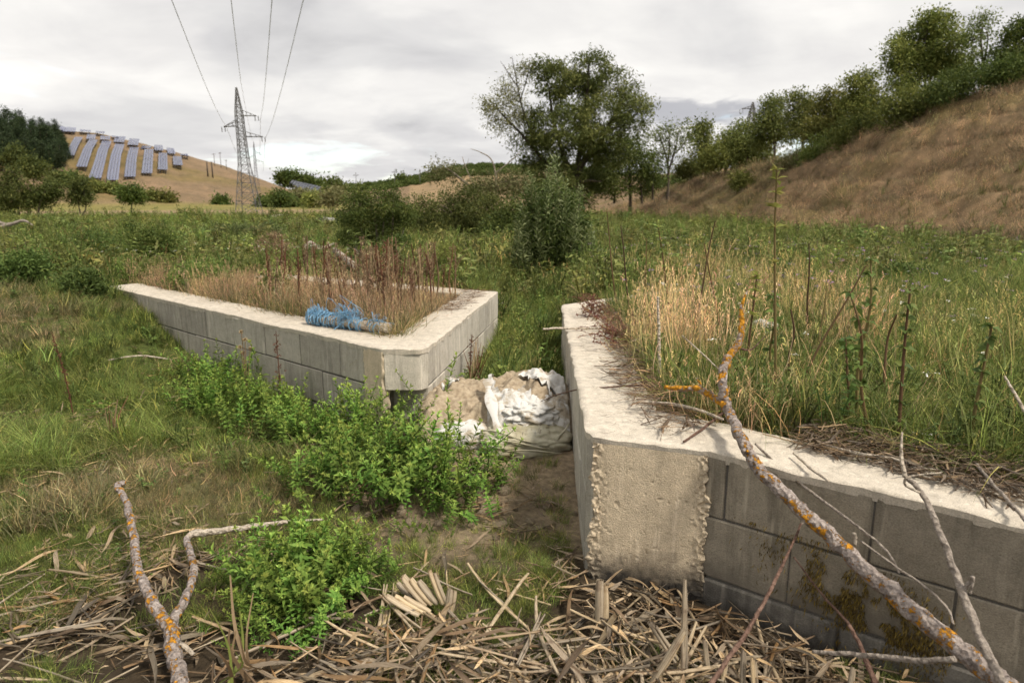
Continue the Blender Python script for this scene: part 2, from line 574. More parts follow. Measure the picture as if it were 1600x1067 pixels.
M['trunk'] = mat_bark('trunk_bark', (.085, .066, .048), (.035, .027, .02), (.15, .12, .09), None, 0.12)
M['trunk_pale'] = mat_bark('pale_trunk_bark', (.2, .16, .12), (.1, .08, .06), (.32, .27, .2), None, 0.2)
M['reed'] = mat_reed('reed_straw')
M['reed_stuff'] = mat_reed('reed_litter_straw', True)
M['blade'] = leafy('grass_blade', [(0, (.38, .44, .30)), (0.5, (.92, .95, .9)), (0.86, (1.5, 1.42, 1.15)), (1, (2.3, 1.9, 1.75))], 0.32, True, 0.3)
M['herb'] = leafy('herb_leaf', [(0, (.06, .105, .02)), (0.5, (.15, .25, .042)), (1, (.38, .48, .10))], 0.30, False, 0.5, 0.045)
M['weed'] = leafy('weed_leaf', [(0, (0.068, 0.112, 0.030)), (0.6, (0.135, 0.195, 0.045)), (1, (0.300, 0.330, 0.090))], 0.3, False, 0.3)
M['leaf_dark'] = leafy('dark_tree_leaf', [(0, (0.042, 0.068, 0.017)), (0.5, (0.090, 0.123, 0.027)), (1, (0.188, 0.210, 0.051))], 0.3, False, 0.12)
M['leaf_mid'] = leafy('tree_leaf', [(0, (.055, .08, .022)), (0.5, (.135, .16, .042)), (1, (.29, .30, .085))], 0.34, False, 0.25)
M['leaf_pale'] = leafy('pale_tree_leaf', [(0, (0.104, 0.111, 0.042)), (0.5, (0.195, 0.189, 0.078)), (1, (0.364, 0.325, 0.156))], 0.34, False, 0.2)
M['leaf_willow'] = leafy('willow_leaf', [(0, (.055, .075, .024)), (0.5, (.125, .155, .05)), (1, (.32, .35, .17))], 0.32, False, 0.2)
M['leaf_hill'] = leafy('hill_scrub_leaf', [(0, (.06, .08, .02)), (0.5, (.155, .175, .042)), (1, (.34, .32, .085))], 0.34, False, 0.3, 0.04)
M['leaf_conifer'] = leafy('conifer_needles', [(0, (0.018, 0.031, 0.013)), (0.5, (0.034, 0.052, 0.019)), (1, (0.068, 0.091, 0.031))], 0.15, False, 0.3)
M['leaf_yellow'] = leafy('yellow_green_leaf', [(0, (.12, .15, .035)), (0.5, (.22, .25, .06)), (1, (.38, .36, .1))], 0.35, False, 0.2)
M['dry'] = leafy('dry_stalk', [(0, (.13, .085, .05)), (0.5, (.24, .16, .09)), (1, (.42, .31, .18))], 0.15, False, 0.4)
M['dock'] = leafy('dead_dock', [(0, (.07, .03, .018)), (0.5, (.13, .055, .03)), (1, (.22, .11, .06))], 0.12, False, 0.3)
M['red_weed'] = leafy('red_weed', [(0, (.12, .05, .04)), (0.5, (.24, .10, .075)), (1, (.3, .2, .07))], 0.25, False, 0.25)
M['weed_stem'] = leafy('weed_stem', [(0, (.07, .042, .025)), (0.5, (.12, .07, .035)), (1, (.17, .13, .05))], 0.1, False, 0.3)
M['flower_w'] = mat_simple('white_petal', (.7, .68, .6), (.85, .83, .76), 30, 0.7, var=0.15)
M['flower_p'] = mat_simple('purple_petal', (.32, .16, .38), (.48, .28, .52), 30, 0.7, var=0.3)
M['flower_y'] = mat_simple('yellow_petal', (.62, .42, .05), (.8, .6, .1), 30, 0.7, var=0.3)
M['steel'] = mat_simple('galvanised_steel', (.075, .072, .07), (.12, .115, .11), 3, 0.55, 0.4, 0.1)
M['cable'] = mat_simple('aluminium_cable', (.22, .22, .23), (.28, .28, .29), 3, 0.5, 0.4, 0.05)
M['panel'] = mat_simple('solar_glass', (.10, .108, .17), (.13, .138, .205), 0.6, 0.22, 0.6, 0.0)
M['panel_dark'] = mat_simple('dark_solar_glass', (.03, .033, .045), (.05, .054, .07), 0.6, 0.3, 0.4, 0.0)
M['leaf_olive'] = leafy('olive_tree_leaf', [(0, (.05, .065, .016)), (0.5, (.115, .13, .034)), (1, (.26, .255, .075))], 0.34, False, 0.1)
def mat_sack():
    m, N, L = new_mat('woven_white_sack')
    tc = N.new('ShaderNodeTexCoord').outputs['Object']
    n1 = n_tex(N, L, 'ShaderNodeTexNoise', tc, Scale=6.5, Detail=7, Roughness=0.65).outputs['Fac']
    n2 = n_tex(N, L, 'ShaderNodeTexNoise', tc, Scale=40, Detail=5, Roughness=0.65).outputs['Fac']
    wv = n_tex(N, L, 'ShaderNodeTexVoronoi', tc, Scale=170).outputs['Distance']
    c = n_mix(N, L, n2, (.52, .50, .46), (.68, .66, .62))
    c = n_mix(N, L, n_ramp(N, L, n1, [(0.50, (0,) * 3), (0.58, (.8,) * 3)]), c, (.33, .26, .17))
    c = n_mix(N, L, n_ramp(N, L, n2, [(0.56, (0,) * 3), (0.68, (.55,) * 3)]), c, (.40, .33, .23))
    h = n_math(N, L, 'ADD', n_math(N, L, 'MULTIPLY', n2, 1.0), n_math(N, L, 'MULTIPLY', wv, 0.3))
    bsdf(N, L, c, 0.7, 0.2, h, 0.5, 0.012)
    return m


M['bag'] = mat_sack()
M['bag_dirty'] = mat_simple('soiled_woven_sack', (.24, .21, .125), (.54, .50, .38), 7, 0.75, 0.2, 0.25, coord='Object')
M['sand'] = mat_simple('clumped_sand', (.20, .152, .10), (.37, .30, .21), 28, 0.95, 0.1, 0.9)
M['rope'] = mat_simple('blue_twine', (.09, .21, .34), (.22, .40, .56), 60, 0.6, 0.3, 0.3)
M['stone'] = mat_simple('grey_stone', (.2, .19, .17), (.34, .32, .29), 6, 0.9, 0.2, 0.6)
M['pale_stone'] = mat_simple('pale_concrete_lump', (.55, .49, .42), (.72, .66, .58), 9, 0.9, 0.2, 0.6)
M['moss'] = leafy('hanging_moss', [(0, (.05, .035, .012)), (0.5, (.12, .08, .018)), (1, (.26, .18, .03))], 0.2, False, 0.2)


def mat_ground():
    m, N, L = new_mat('ground')
    pos = geo_pos(N)
    at = N.new('ShaderNodeAttribute'); at.attribute_name = 'col'
    n0 = n_tex(N, L, 'ShaderNodeTexNoise', pos, Scale=0.09, Detail=8, Roughness=0.7).outputs['Fac']
    n1 = n_tex(N, L, 'ShaderNodeTexNoise', pos, Scale=1.7, Detail=8, Roughness=0.68).outputs['Fac']
    n2 = n_tex(N, L, 'ShaderNodeTexNoise', pos, Scale=26, Detail=6, Roughness=0.7).outputs['Fac']
    c = n_mix(N, L, 1.0, at.outputs['Color'], n_ramp(N, L, n0, [(0.34, (.72, .76, .74)), (0.66, (1.25, 1.2, 1.18))]), 'MULTIPLY')
    c = n_mix(N, L, 1.0, c, n_ramp(N, L, n1, [(0.3, (.55, .56, .55)), (0.7, (1.4, 1.36, 1.3))]), 'MULTIPLY')
    c = n_mix(N, L, 1.0, c, n_ramp(N, L, n2, [(0.3, (.55, .55, .55)), (0.7, (1.4, 1.38, 1.33))]), 'MULTIPLY')
    h = n_math(N, L, 'ADD', n_math(N, L, 'MULTIPLY', n1, 2.0), n2)
    bsdf(N, L, c, 0.95, 0.12, h, 0.6, 0.03)
    return m


M['ground'] = mat_ground()

# ------------------------------------------------------------------ plan of the walls (metres) and the lie of the land
ZT = 0.67
xy = lambda u, v, z=ZT: Pz(u, v, z)[:2]
LEND, LP0, LP1, LCH, LC, LBACK, LREAR = xy(165, 447), xy(568, 538), xy(597, 545), xy(655, 545), xy(669, 541), xy(778, 456), xy(432, 428)
RBACK, RC0, RC, RP, REND, RREAR = xy(878, 476), xy(917, 672), xy(926, 682), xy(1110, 704), xy(1600, 820), xy(1130, 441)
dirL = norm(LEND - LP0); nL = np.array([-dirL[1], dirL[0]]); nL = nL if nL[1] > 0 else -nL
dirLc = norm(LBACK - LC); nLc = np.array([-dirLc[1], dirLc[0]])
dirR = norm(REND - RP); nR = np.array([-dirR[1], dirR[0]]); nR = nR if nR[1] > 0 else -nR
REND2 = RP + dirR * 2.9
dirRc = norm(RBACK - RC0); nRc = np.array([dirRc[1], -dirRc[0]])


def poly_a(pts):
    """(u, v, distance) picked points -> a = x/y, y, z"""
    out = []
    for u, v, Y in pts:
        p = Py(u, v, Y); out.append((p[0] / Y, Y, p[2]))
    return np.array(sorted(out))


# right-hand hill: foot and crest
RF = poly_a([(880, 332, 110), (960, 336, 86), (1040, 342, 64), (1120, 350, 46), (1210, 356, 35), (1300, 362, 27.5), (1400, 370, 22.5), (1500, 377, 19), (1600, 384, 16.8), (1900, 400, 13.5), (2600, 420, 11)])
RCR = poly_a([(880, 322, 150), (940, 314, 140), (1000, 300, 120), (1040, 291, 100), (1090, 275, 84), (1150, 261, 70), (1210, 245, 58), (1260, 232, 50), (1330, 205, 44), (1400, 180, 40), (1480, 150, 37), (1560, 125, 35), (1620, 106, 34), (1900, 30, 33), (2600, -120, 31)])
# left-hand solar hill
LF = poly_a([(-900, 318, 200), (-300, 318, 205), (0, 314, 215), (150, 317, 225), (300, 319, 240), (440, 319, 260), (560, 318, 300)])
LCR = poly_a([(-900, 215, 400), (-300, 208, 410), (0, 206, 420), (85, 204, 425), (150, 210, 430), (200, 221, 430), (260, 236, 430), (290, 244, 430), (350, 261, 430), (400, 279, 430), (440, 294, 430), (490, 307, 430), (560, 317, 430), (640, 321, 440)])
# far ridge in the middle
FC = poly_a([(300, 318, 700), (440, 301, 700), (470, 297, 700), (540, 297, 700), (600, 292, 700), (650, 283, 700), (700, 269, 700), (770, 262, 700), (850, 263, 700), (950, 274, 700), (1060, 288, 700), (1200, 305, 700), (1500, 318, 700)])


def field(x, y):
    r = np.hypot(x, y)
    z = 0.62 - 0.0146 * np.clip(r - 10, 0, 125) + 0.004 * np.clip(r - 150, 0, 3000) * (r < 1e9)
    z = np.minimum(z, 4)
    return z + 0.05 * (fbm(x * 0.35, y * 0.35, 3) - 0.5) * sst(9, 20, r)


def Z(x, y):
    x = np.asarray(x, float); y = np.asarray(y, float)
    px, py = x, y
    f = field(x, y)
    # basin upstream of the walls, its bank rising to the left
    s = (px - LP0[0]) * dirL[0] + (py - LP0[1]) * dirL[1]
    bank = ZT * sst(2.0, 4.7, s) * 0.96
    lump = (fbm(x * 1.3, y * 1.3, 8) - 0.5) * 0.10 + (fbm(x * 5, y * 5, 12) - 0.5) * 0.05
    dl = (px - LP0[0]) * nL[0] + (py - LP0[1]) * nL[1]
    dlc = (px - LC[0]) * nLc[0] + (py - LC[1]) * nLc[1]
    dr = (px - RP[0]) * nR[0] + (py - RP[1]) * nR[1]
    drc = (px - RC[0]) * nRc[0] + (py - RC[1]) * nRc[1]
    inl = sst(0.14, 0.30, np.minimum(dl, dlc))
    inr = sst(0.14, 0.30, np.minimum(dr, drc))
    # channel floor climbing behind the sacks
    ch = 0.02 + 0.10 * sst(3.2, 4.0, py) + 0.2 * sst(5.5, 8.5, py)
    mid = (dl > -0.1) | (py > 4.3)
    low = np.maximum(bank, np.where(py > 2.6, ch * sst(-1.6, 0.2, px) * sst(2.6, 3.6, py), 0)) + lump * 0.7
    low = low - 0.05 * sst(0.6, 2.0, px)
    far = sst(8.0, 13.0, py)
    low = lerp(low, f, far)
    low = lerp(low, f, sst(5.0, 7.5, s))
    inside = np.maximum(inl, inr)
    fz = f + lump * 0.35 * (1 - sst(6, 12, py)) - 0.02
    z = lerp(low, fz, inside)
    # hills, laid out by bearing a = x / y and distance
    yy = np.maximum(y, 1e-3)
    a = np.where(y > 0.5, x / yy, np.sign(x) * 9)

    def hill(F_, C_, p=1.0, back=0.1, wob=1.0, terrace=0.0):
        df = np.interp(a, F_[:, 0], F_[:, 1]); dc = np.interp(a, C_[:, 0], C_[:, 1]); zc = np.interp(a, C_[:, 0], C_[:, 2])
        zf = field(a * df, df)
        t = (y - df) / np.maximum(dc - df, 1)
        tt = np.clip(t, 0, 1)
        prof = lerp(tt ** p, tt * tt * (3 - 2 * tt), 0.35)
        h = (zc - zf) * prof
        h = h + wob * (fbm(x * 0.22, y * 0.22, 31) - 0.5) * sst(0.02, 0.25, tt) * (1 - sst(0.8, 1.0, tt))
        h = h + wob * 0.35 * (fbm(x * 0.9, y * 0.9, 37) - 0.5) * sst(0.02, 0.2, tt) * (1 - sst(0.85, 1.0, tt)) * (df < 60)
        if terrace:
            h = h + terrace * np.sin(h * 2 * math.pi / 1.35 + 7 * fbm(x * 0.09, y * 0.09, 39)) * sst(0.06, 0.2, tt) * (1 - sst(0.85, 1.0, tt)) * sst(.35, .55, fbm(x * .12 + 5, y * .12, 40)) * (df < 60)
        h = h - np.clip(t - 1, 0, 3) * (dc - df) * back
        return np.where((t > 0) & (y > 0.5), h, -99)

    hr = hill(RF, RCR, 1.05, -0.06, 1.3, 0.15)
    hr = np.where(a > RF[0, 0], hr, -99)
    hl = hill(LF, LCR, 1.15, 0.05, 3.0)
    hl = np.where(a < LCR[-1, 0], hl, -99)
    zc = np.interp(a, FC[:, 0], FC[:, 2])
    hc = np.where((y > 0.5), (zc + 1) * sst(380, 700, y), -99)
    z = z + np.maximum(np.maximum(np.maximum(hr, hl), np.where(hc > 0.05, hc, -99)), 0)
    return z


def GZ(x, y):
    return float(Z(np.array([x]), np.array([y]))[0])


def hit(u, v, far=900.0):
    """first point of the land along the line of sight"""
    d = ray(u, v)
    t = np.exp(np.linspace(math.log(1.0), math.log(far), 1600))
    P = d[None] * t[:, None] + np.array([0, 0, CH])
    below = P[:, 2] < Z(P[:, 0], P[:, 1])
    i = int(np.argmax(below))
    if not below[i]:
        i = len(t) - 1
    a, b = t[max(i - 1, 0)], t[i]
    for _ in range(18):
        m = 0.5 * (a + b); p = d * m + np.array([0, 0, CH])
        if p[2] < GZ(p[0], p[1]): b = m
        else: a = m
    p = d * b + np.array([0, 0, CH])
    return np.array([p[0], p[1], GZ(p[0], p[1])])


def ground_colour(x, y, z):
    r = np.hypot(x, y)
    n = fbm(x * 0.8, y * 0.8, 51); n2 = fbm(x * 0.12, y * 0.12, 61, 5); n3 = fbm(x * 0.02, y * 0.02, 71, 5)
    mud = np.array([.062, .046, .031]); soil = np.array([.36, .28, .195]); green = np.array([.075, .095, .028])
    strawc = np.array([.21, .165, .095]); brown = np.array([.19, .132, .078]); tan = np.array([.215, .152, .095]); meadow = np.array([.10, .125, .035])
    c = np.broadcast_to(mud, (len(x), 3)).copy()

    def blend(col, w):
        nonlocal c
        c = c * (1 - w[:, None]) + col * w[:, None]
    s = (x - LP0[0]) * dirL[0] + (y - LP0[1]) * dirL[1]
    blend(green, sst(-0.6, 0.6, s + (n - 0.5) * 1.5))
    blend(strawc, sst(0.52, 0.66, n) * sst(-0.5, 0.6, s) * 0.8)
    blend(soil * 0.8, sst(-1.0, -0.3, x) * sst(2.75, 3.2, y) * (1 - sst(4.2, 5.2, y)))
    blend(green, sst(4.6, 5.4, y) * 0.8)
    dl = np.minimum((x - LP0[0]) * nL[0] + (y - LP0[1]) * nL[1], (x - LC[0]) * nLc[0] + (y - LC[1]) * nLc[1])
    dr = np.minimum((x - RP[0]) * nR[0] + (y - RP[1]) * nR[1], (x - RC[0]) * nRc[0] + (y - RC[1]) * nRc[1])
    blend(strawc * 0.75, sst(0.1, 0.3, dl) * (1 - sst(9, 11, y)))
    blend(np.array([.13, .095, .055]), sst(0.1, 0.3, dr) * (1 - sst(8, 12, y)))
    blend(meadow, sst(9, 14, r))
    blend(strawc, sst(0.5, 0.7, n2) * sst(9, 14, r) * 0.45)
    # far fields
    a = np.where(y > 0.5, x / np.maximum(y, 1e-3), 9)
    blend(np.array([.26, .265, .06]), sst(45, 75, r) * (1 - sst(118, 130, r)) * (a < 0) * 0.8)
    blend(np.array([.27, .20, .12]), sst(128, 140, r + (n3 - .5) * 20) * (a < 0.1))
    blend(np.array([.20, .18, .06]), sst(195, 205, r + (n3 - .5) * 10) * (a < -0.15))
    dfL = np.interp(a, LF[:, 0], LF[:, 1])
    blend(tan * 0.95, sst(0, 25, y - dfL + (n3 - .5) * 40) * (a < LCR[-1, 0]))
    blend(np.array([.15, .12, .04]), sst(0.56, 0.68, n3) * sst(0, 25, y - dfL) * (a < LCR[-1, 0]) * 0.6)
    dfR = np.interp(a, RF[:, 0], RF[:, 1])
    right = (a > RF[0, 0]) & (y > 0.5)
    blend(brown, sst(-1.5, 2.0, y - dfR + (n - .5) * 3) * right)
    blend(brown * [1.5, 1.5, 1.5], sst(0.5, 0.66, fbm(x * 0.3, z * 1.6, 77)) * sst(1, 4, y - dfR) * right * 0.75)
    blend(np.array([.11, .10, .03]), sst(0.58, 0.7, n2) * sst(1, 4, y - dfR) * right * 0.6)
    blend(np.array([.27, .195, .115]), sst(330, 420, y) * (a > LCR[-1, 0]) * (a < 0.25))
    blend(np.array([.075, .085, .03]), sst(590, 620, y + (n3 - .5) * 60) * (a > -0.35) * (a < 0.3))
    return c


def build_ground():
    th_in = np.radians(np.linspace(-47, 47, 620))
    th_out = np.radians(np.linspace(47, 313, 90))[1:-1]
    th = np.concatenate([th_in, th_out])
    r = np.concatenate([[0.02], np.exp(np.linspace(math.log(0.35), math.log(2600), 420))])
    T, R = np.meshgrid(th, r)
    x = (R * np.sin(T)).ravel(); y = (R * np.cos(T)).ravel()
    z = Z(x, y)
    n = len(th)
    i = np.arange(len(r) - 1)[:, None] * n; j = np.arange(n)[None]; j2 = (j + 1) % n
    F = np.stack([i + j, i + n + j, i + n + j2, i + j2], -1).reshape(-1, 4)
    F = F[:, ::-1]
    me = mesh_np('ground', np.stack([x, y, z], 1), F, M['ground'], True, cols=ground_colour(x, y, z))
    o = link('ground', me)
    tag(o, kind='structure')
    o['label'] = 'grassy valley floor with its bare hillsides'


build_ground()


# ------------------------------------------------------------------ the two block walls
def line_x(p, d, q, e):
    t = np.linalg.solve(np.array([d, -e]).T, np.asarray(q) - np.asarray(p))
    return np.asarray(p) + np.asarray(d) * t[0]


BLK = {}


def block_mesh(L_, H_, D_, mat, var):
    key = (round(L_, 2), round(H_, 2), round(D_, 2), mat, var)
    if key not in BLK:
        bm = chamfer_box(L_, D_, H_, 0.004 + 0.002 * var)
        me = bpy.data.meshes.new('block'); bm.to_mesh(me); bm.free()
        me.materials.append(M[mat]); BLK[key] = me
    return BLK[key]


def lay_blocks(root, A, B, nin, courses, offs, th, mat, pitch=0.54, part='block'):
    d = norm(np.asarray(B) - A); Lw = np.linalg.norm(np.asarray(B) - A); rz = math.atan2(d[1], d[0])
    for (z0, z1), off in zip(courses, offs):
        s = -(pitch - off) if off > 0 else 0.0
        while s < Lw - 0.03:
            a, b = max(s, 0), min(s + pitch, Lw)
            if b - a > 0.025:
                c = np.asarray(A) + d * (a + b) / 2 + np.asarray(nin) * (th / 2 + RNG.uniform(-0.0025, 0.0035))
                me = block_mesh(b - a - 0.006, z1 - z0 - 0.006, th, mat, int(RNG.integers(0, 3)))
                link(part, me, root, (c[0], c[1], (z0 + z1) / 2), (RNG.normal() * 0.003, RNG.normal() * 0.003, rz + RNG.normal() * 0.0025))
            s += pitch


def cap_strip(outer, inner, seed):
    g = G()
    V, Q = [], []
    nt = 12
    rows = []
    acc = 0
    for k in range(len(outer) - 1):
        a, b, c, d = map(np.asarray, (outer[k], outer[k + 1], inner[k], inner[k + 1]))
        Ls = np.linalg.norm(b - a)
        m = max(2, int(Ls / 0.035))
        for i in range(m + (1 if k == len(outer) - 2 else 0)):
            t = i / m
            rows.append((a + (b - a) * t, c + (d - c) * t, acc + Ls * t))
        acc += Ls
    for o, n_, s in rows:
        dv = norm(n_ - o)
        jo = (vnoise(s * 9, 1.0, seed) - 0.5) * 0.016 + (vnoise(s * 37, 4.0, seed) - 0.5) * 0.009
        ji = (vnoise(s * 8, 9.0, seed) - 0.5) * 0.03
        o2 = o - dv * (0.006 + jo); n2 = n_ + dv * ji
        ch = max(0, vnoise(s * 5.3, 17.0, seed) - 0.72) * 0.12      # chipped arris
        row = [np.array([*(o2 + dv * 0.004), ZT - 0.034 - 0.012 * vnoise(s * 14, 3, seed)])]
        row.append(np.array([*o2, ZT - 0.002 - ch * 0.35 - 0.006 * vnoise(s * 50, 8.0, seed)]))
        for j in range(nt + 1):
            t = j / nt
            p = o2 + (n2 - o2) * (0.012 + ch + t * (0.976 - ch))
            z = ZT + (fbm(p[0] * 7, p[1] * 7, seed) - 0.5) * 0.009 + (vnoise(p[0] * 60, p[1] * 60, seed) - 0.5) * 0.006
            row.append(np.array([p[0], p[1], z]))
        row.append(np.array([*n2, ZT - 0.004])); row.append(np.array([*n2, ZT - 0.05]))
        V.append(row)
    V = np.array(V); m = V.shape[0]
    for a_, b_ in ((1, V.shape[1] - 1), (0, 2), (V.shape[1] - 2, V.shape[1])):     # top sheet and both skirts, not sharing corners
        S = V[:, a_:b_]; n = S.shape[1]
        i = np.arange(m - 1)[:, None] * n; j = np.arange(n - 1)[None]
        g.add(S.reshape(-1, 3), np.stack([i + j, i + n + j, i + n + j + 1, i + j + 1], -1).reshape(-1, 4))
    return np.concatenate(g.V), np.concatenate(g.F)


def rough_face(A, B, nout, z0, z1, edge=0.035, seed=0, nx=70, nz=84, lump=1.0):
    """cast concrete face: smooth in the middle, honeycombed and ragged along both edges"""
    A, B = np.asarray(A), np.asarray(B)
    Ls = np.linalg.norm(B - A); d = (B - A) / Ls
    t = np.linspace(-0.012, 1.012, nx)[None]; h = np.linspace(0, 1, nz)[:, None]
    T = np.broadcast_to(t, (nz, nx)); H = np.broadcast_to(h, (nz, nx))
    zz = z0 + (z1 - z0) * H
    s = T * Ls
    e = np.minimum(s, Ls - s)
    w = sst(edge * 1.6, 0.0, e + (fbm(s * 13, zz * 13, seed) - 0.5) * 0.075 + (vnoise(s * 50, zz * 50, seed + 6) - 0.5) * 0.02)
    wl = sst(0.22, 0.05, zz - z0 + (fbm(s * 9, 3 + zz * 9, seed + 4) - 0.5) * 0.2) * 0.55
    w2 = np.maximum(w, wl)
    peb = vnoise(s * 75, zz * 75, seed + 1) * 0.6 + vnoise(s * 150, zz * 150, seed + 2) * 0.4
    off = 0.006 + 0.0025 * (fbm(s * 6, zz * 6, seed + 5) - 0.5) + w2 * (peb - 0.42) * 0.034 * lump
    pit = np.clip(vnoise(s * 70, zz * 70, seed + 9) - 0.88, 0, 1) * 0.045
    off = off - pit
    s2 = s + np.where(T < 0.5, -1, 1) * sst(0.05, 0.0, e) * ((fbm(zz * 16 + T * 9, T * 4, seed + 3) - 0.5) * 0.055 + (vnoise(zz * 90, T * 60, seed + 7) - 0.5) * 0.02) * lump
    P = A[None, None] + d * s2[..., None] + np.asarray(nout) * off[..., None]
    V = np.concatenate([P, zz[..., None]], -1)
    # side returns
    back = np.concatenate([P - np.asarray(nout) * 0.06, zz[..., None]], -1)
    V = np.concatenate([back[:, :1], V, back[:, -1:]], 1)
    n = V.shape[1]
    i = np.arange(nz - 1)[:, None] * n; j = np.arange(n - 1)[None]
    F = np.stack([i + j, i + j + 1, i + n + j + 1, i + n + j], -1).reshape(-1, 4)
    return V.reshape(-1, 3), F


TH = 0.36
C1, C2, C3 = (ZT - 0.285, ZT - 0.02), (ZT - 0.555, ZT - 0.285), (ZT - 0.82, ZT - 0.555)


def ins(p, n, k): return np.asarray(p) + np.asarray(n) * k


def build_left_wall():
    t = thing('concrete_block_wall', 'pale V shaped concrete block wall with blue twine lying inside its corner', 'wall', (0, 0, 0))
    nrear = norm(LREAR - LBACK); nr_in = np.array([nrear[1], -nrear[0]]); nr_in = nr_in if nr_in[1] < 0 else -nr_in
    I0 = line_x(ins(LP0, nL, TH), dirL, ins(LC, nLc, TH), dirLc)
    I1 = line_x(ins(LBACK, nr_in, TH), nrear, ins(LC, nLc, TH), dirLc)
    lay_blocks(t, LP0, LEND, nL, (C1, C2, C3), (0.30, 0.02 + 0.54 * 0.98, 0.30), TH, 'block')
    lay_blocks(t, ins(LC, dirLc, 0.0), LBACK, nLc, (C1, C2, C3), (0.2, 0.47, 0.2), TH - 0.01, 'block')
    lay_blocks(t, ins(LBACK, nrear, 0.36), LREAR, nr_in, (C1,), (0.3,), TH, 'block')
    # core behind the joints
    for A, B, n_ in ((LP0, LEND, nL), (LC, LBACK, nLc), (LBACK, LREAR, nr_in)):
        d = norm(np.asarray(B) - A)
        a, b = ins(A, d, 0.01), ins(B, d, -0.012)
        prism('mortar_core', [ins(a, n_, 0.007), ins(b, n_, 0.007), ins(b, n_, TH - 0.02), ins(a, n_, TH - 0.02)], -0.35, ZT - 0.024, M['core'], t, 0)
    # cast corner post, the block bridging the chamfer, and the hollow under it
    out = -norm(nL + np.array([0, 1.0]))
    post_d = norm(LP1 - LP0)
    g = G(); V, F = rough_face(ins(LP0, post_d, 0.004), ins(LP1, post_d, -0.003), np.array([post_d[1], -post_d[0]]), -0.3, ZT - 0.024, 0.012, 5, 26, 60, 0.55)
    g.add(V, F); link('corner_post', g.mesh('corner_post', M['pillar'], True), t)
    prism('post_core', [ins(LP0, post_d, 0.004) + nL * 0.012, LP1 + np.array([-0.004, 0.012]), I0 * 0.55 + LP1 * 0.45, I0 * 0.5 + LP0 * 0.5], -0.35, ZT - 0.023, M['core'], t, 0)
    prism('corner_block', [LP1 + np.array([0.004, 0.004]), LCH + np.array([-0.02, 0]), LCH + np.array([0.012, 0.012]), LC + np.array([0.0, -0.006]), LC + nLc * 0.2, LP1 + np.array([0.05, 0.22])], ZT - 0.30, ZT - 0.021, M['block'], t, 0.008)
    prism('recess_back', [LP1 + np.array([0.006, 0.12]), LC + nLc * 0.02 + np.array([0, 0.07]), LC + nLc * 0.2 + np.array([0, .05]), LP1 + np.array([0.05, 0.25])], -0.35, ZT - 0.304, M['block_dark'], t, 0)
    V, F = cap_strip([LEND, LP0, LP1, LCH, LC, LBACK, LREAR], [ins(LEND, nL, TH), I0 + dirL * 0.05, I0 + dirL * .02, I0, I0 + dirLc * .04, I1, ins(LREAR, nr_in, TH)], 3)
    link('cap', mesh_np('cap', V, F, M['cap'], True), t)
    return t


def build_right_wall():
    t = thing('concrete_block_wall', 'grey concrete block wall with cast end pillar and lichen covered branch leaning on it', 'wall', (0, 0, 0))
    rr = norm(RREAR - RBACK); rr_in = np.array([rr[1], -rr[0]]); rr_in = rr_in if rr_in[1] < 0 else -rr_in
    I0 = line_x(ins(RP, nR, TH), dirR, ins(RC0, nRc, TH), dirRc)
    I1 = line_x(ins(RBACK, rr_in, TH), rr, ins(RC0, nRc, TH), dirRc)
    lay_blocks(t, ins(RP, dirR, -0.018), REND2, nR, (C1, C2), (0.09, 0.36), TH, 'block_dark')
    lay_blocks(t, ins(RC0, dirRc, 0.0), RBACK, nRc, (C1, C2, C3), (0.12, 0.4, 0.12), TH - 0.01, 'block')
    lay_blocks(t, ins(RBACK, rr, 0.36), RREAR, rr_in, (C1,), (0.3,), TH, 'block')
    lay_blocks(t, ins(RP, nR, -0.012), ins(REND2, nR, -0.012), nR, ((ZT - 0.85, ZT - 0.557),), (0.54,), TH, 'footing', 0.72, 'footing')
    for A, B, n_ in ((RP, REND2, nR), (RC0, RBACK, nRc), (RBACK, RREAR, rr_in)):
        d = norm(np.asarray(B) - A)
        a, b = ins(A, d, 0.01), ins(B, d, -0.012)
        prism('mortar_core', [ins(a, n_, 0.007), ins(b, n_, 0.007), ins(b, n_, TH - 0.02), ins(a, n_, TH - 0.02)], -0.35, ZT - 0.024, M['core'], t, 0)
    pd = norm(RP - RC); pout = np.array([pd[1], -pd[0]])
    prism('end_block', [RC0, ins(RC, pd, 0.012), ins(RC, pd, 0.03) - pout * 0.1, RC0 + nRc * 0.1 + dirRc * 0.04], -0.3, ZT - 0.022, M['block'], t, 0.004)
    V, F = rough_face(ins(RC, pd, 0.008), ins(RP, pd, -0.004), pout, -0.28, ZT - 0.024, 0.034, 21, 150, 190, 1.0)
    link('pillar', mesh_np('pillar', V, F, M['pillar'], True), t)
    prism('pillar_core', [ins(RC, pd, 0.006) - pout * 0.03, ins(RP, pd, -0.006) - pout * 0.03, I0 * 0.5 + RP * 0.5, I0 * 0.5 + RC * 0.5], -0.35, ZT - 0.023, M['core'], t, 0)
    V, F = cap_strip([RREAR, RBACK, RC0, RC, RP, REND2], [ins(RREAR, rr_in, TH), I1, I0 + dirRc * .05, I0, I0 + dirR * 0.05, ins(REND2, nR, TH)], 8)
    link('cap', mesh_np('cap', V, F[:, ::-1], M['cap'], True), t)
    # fallen crumbs of cement along the pillar's foot
    return t


build_left_wall()
build_right_wall()


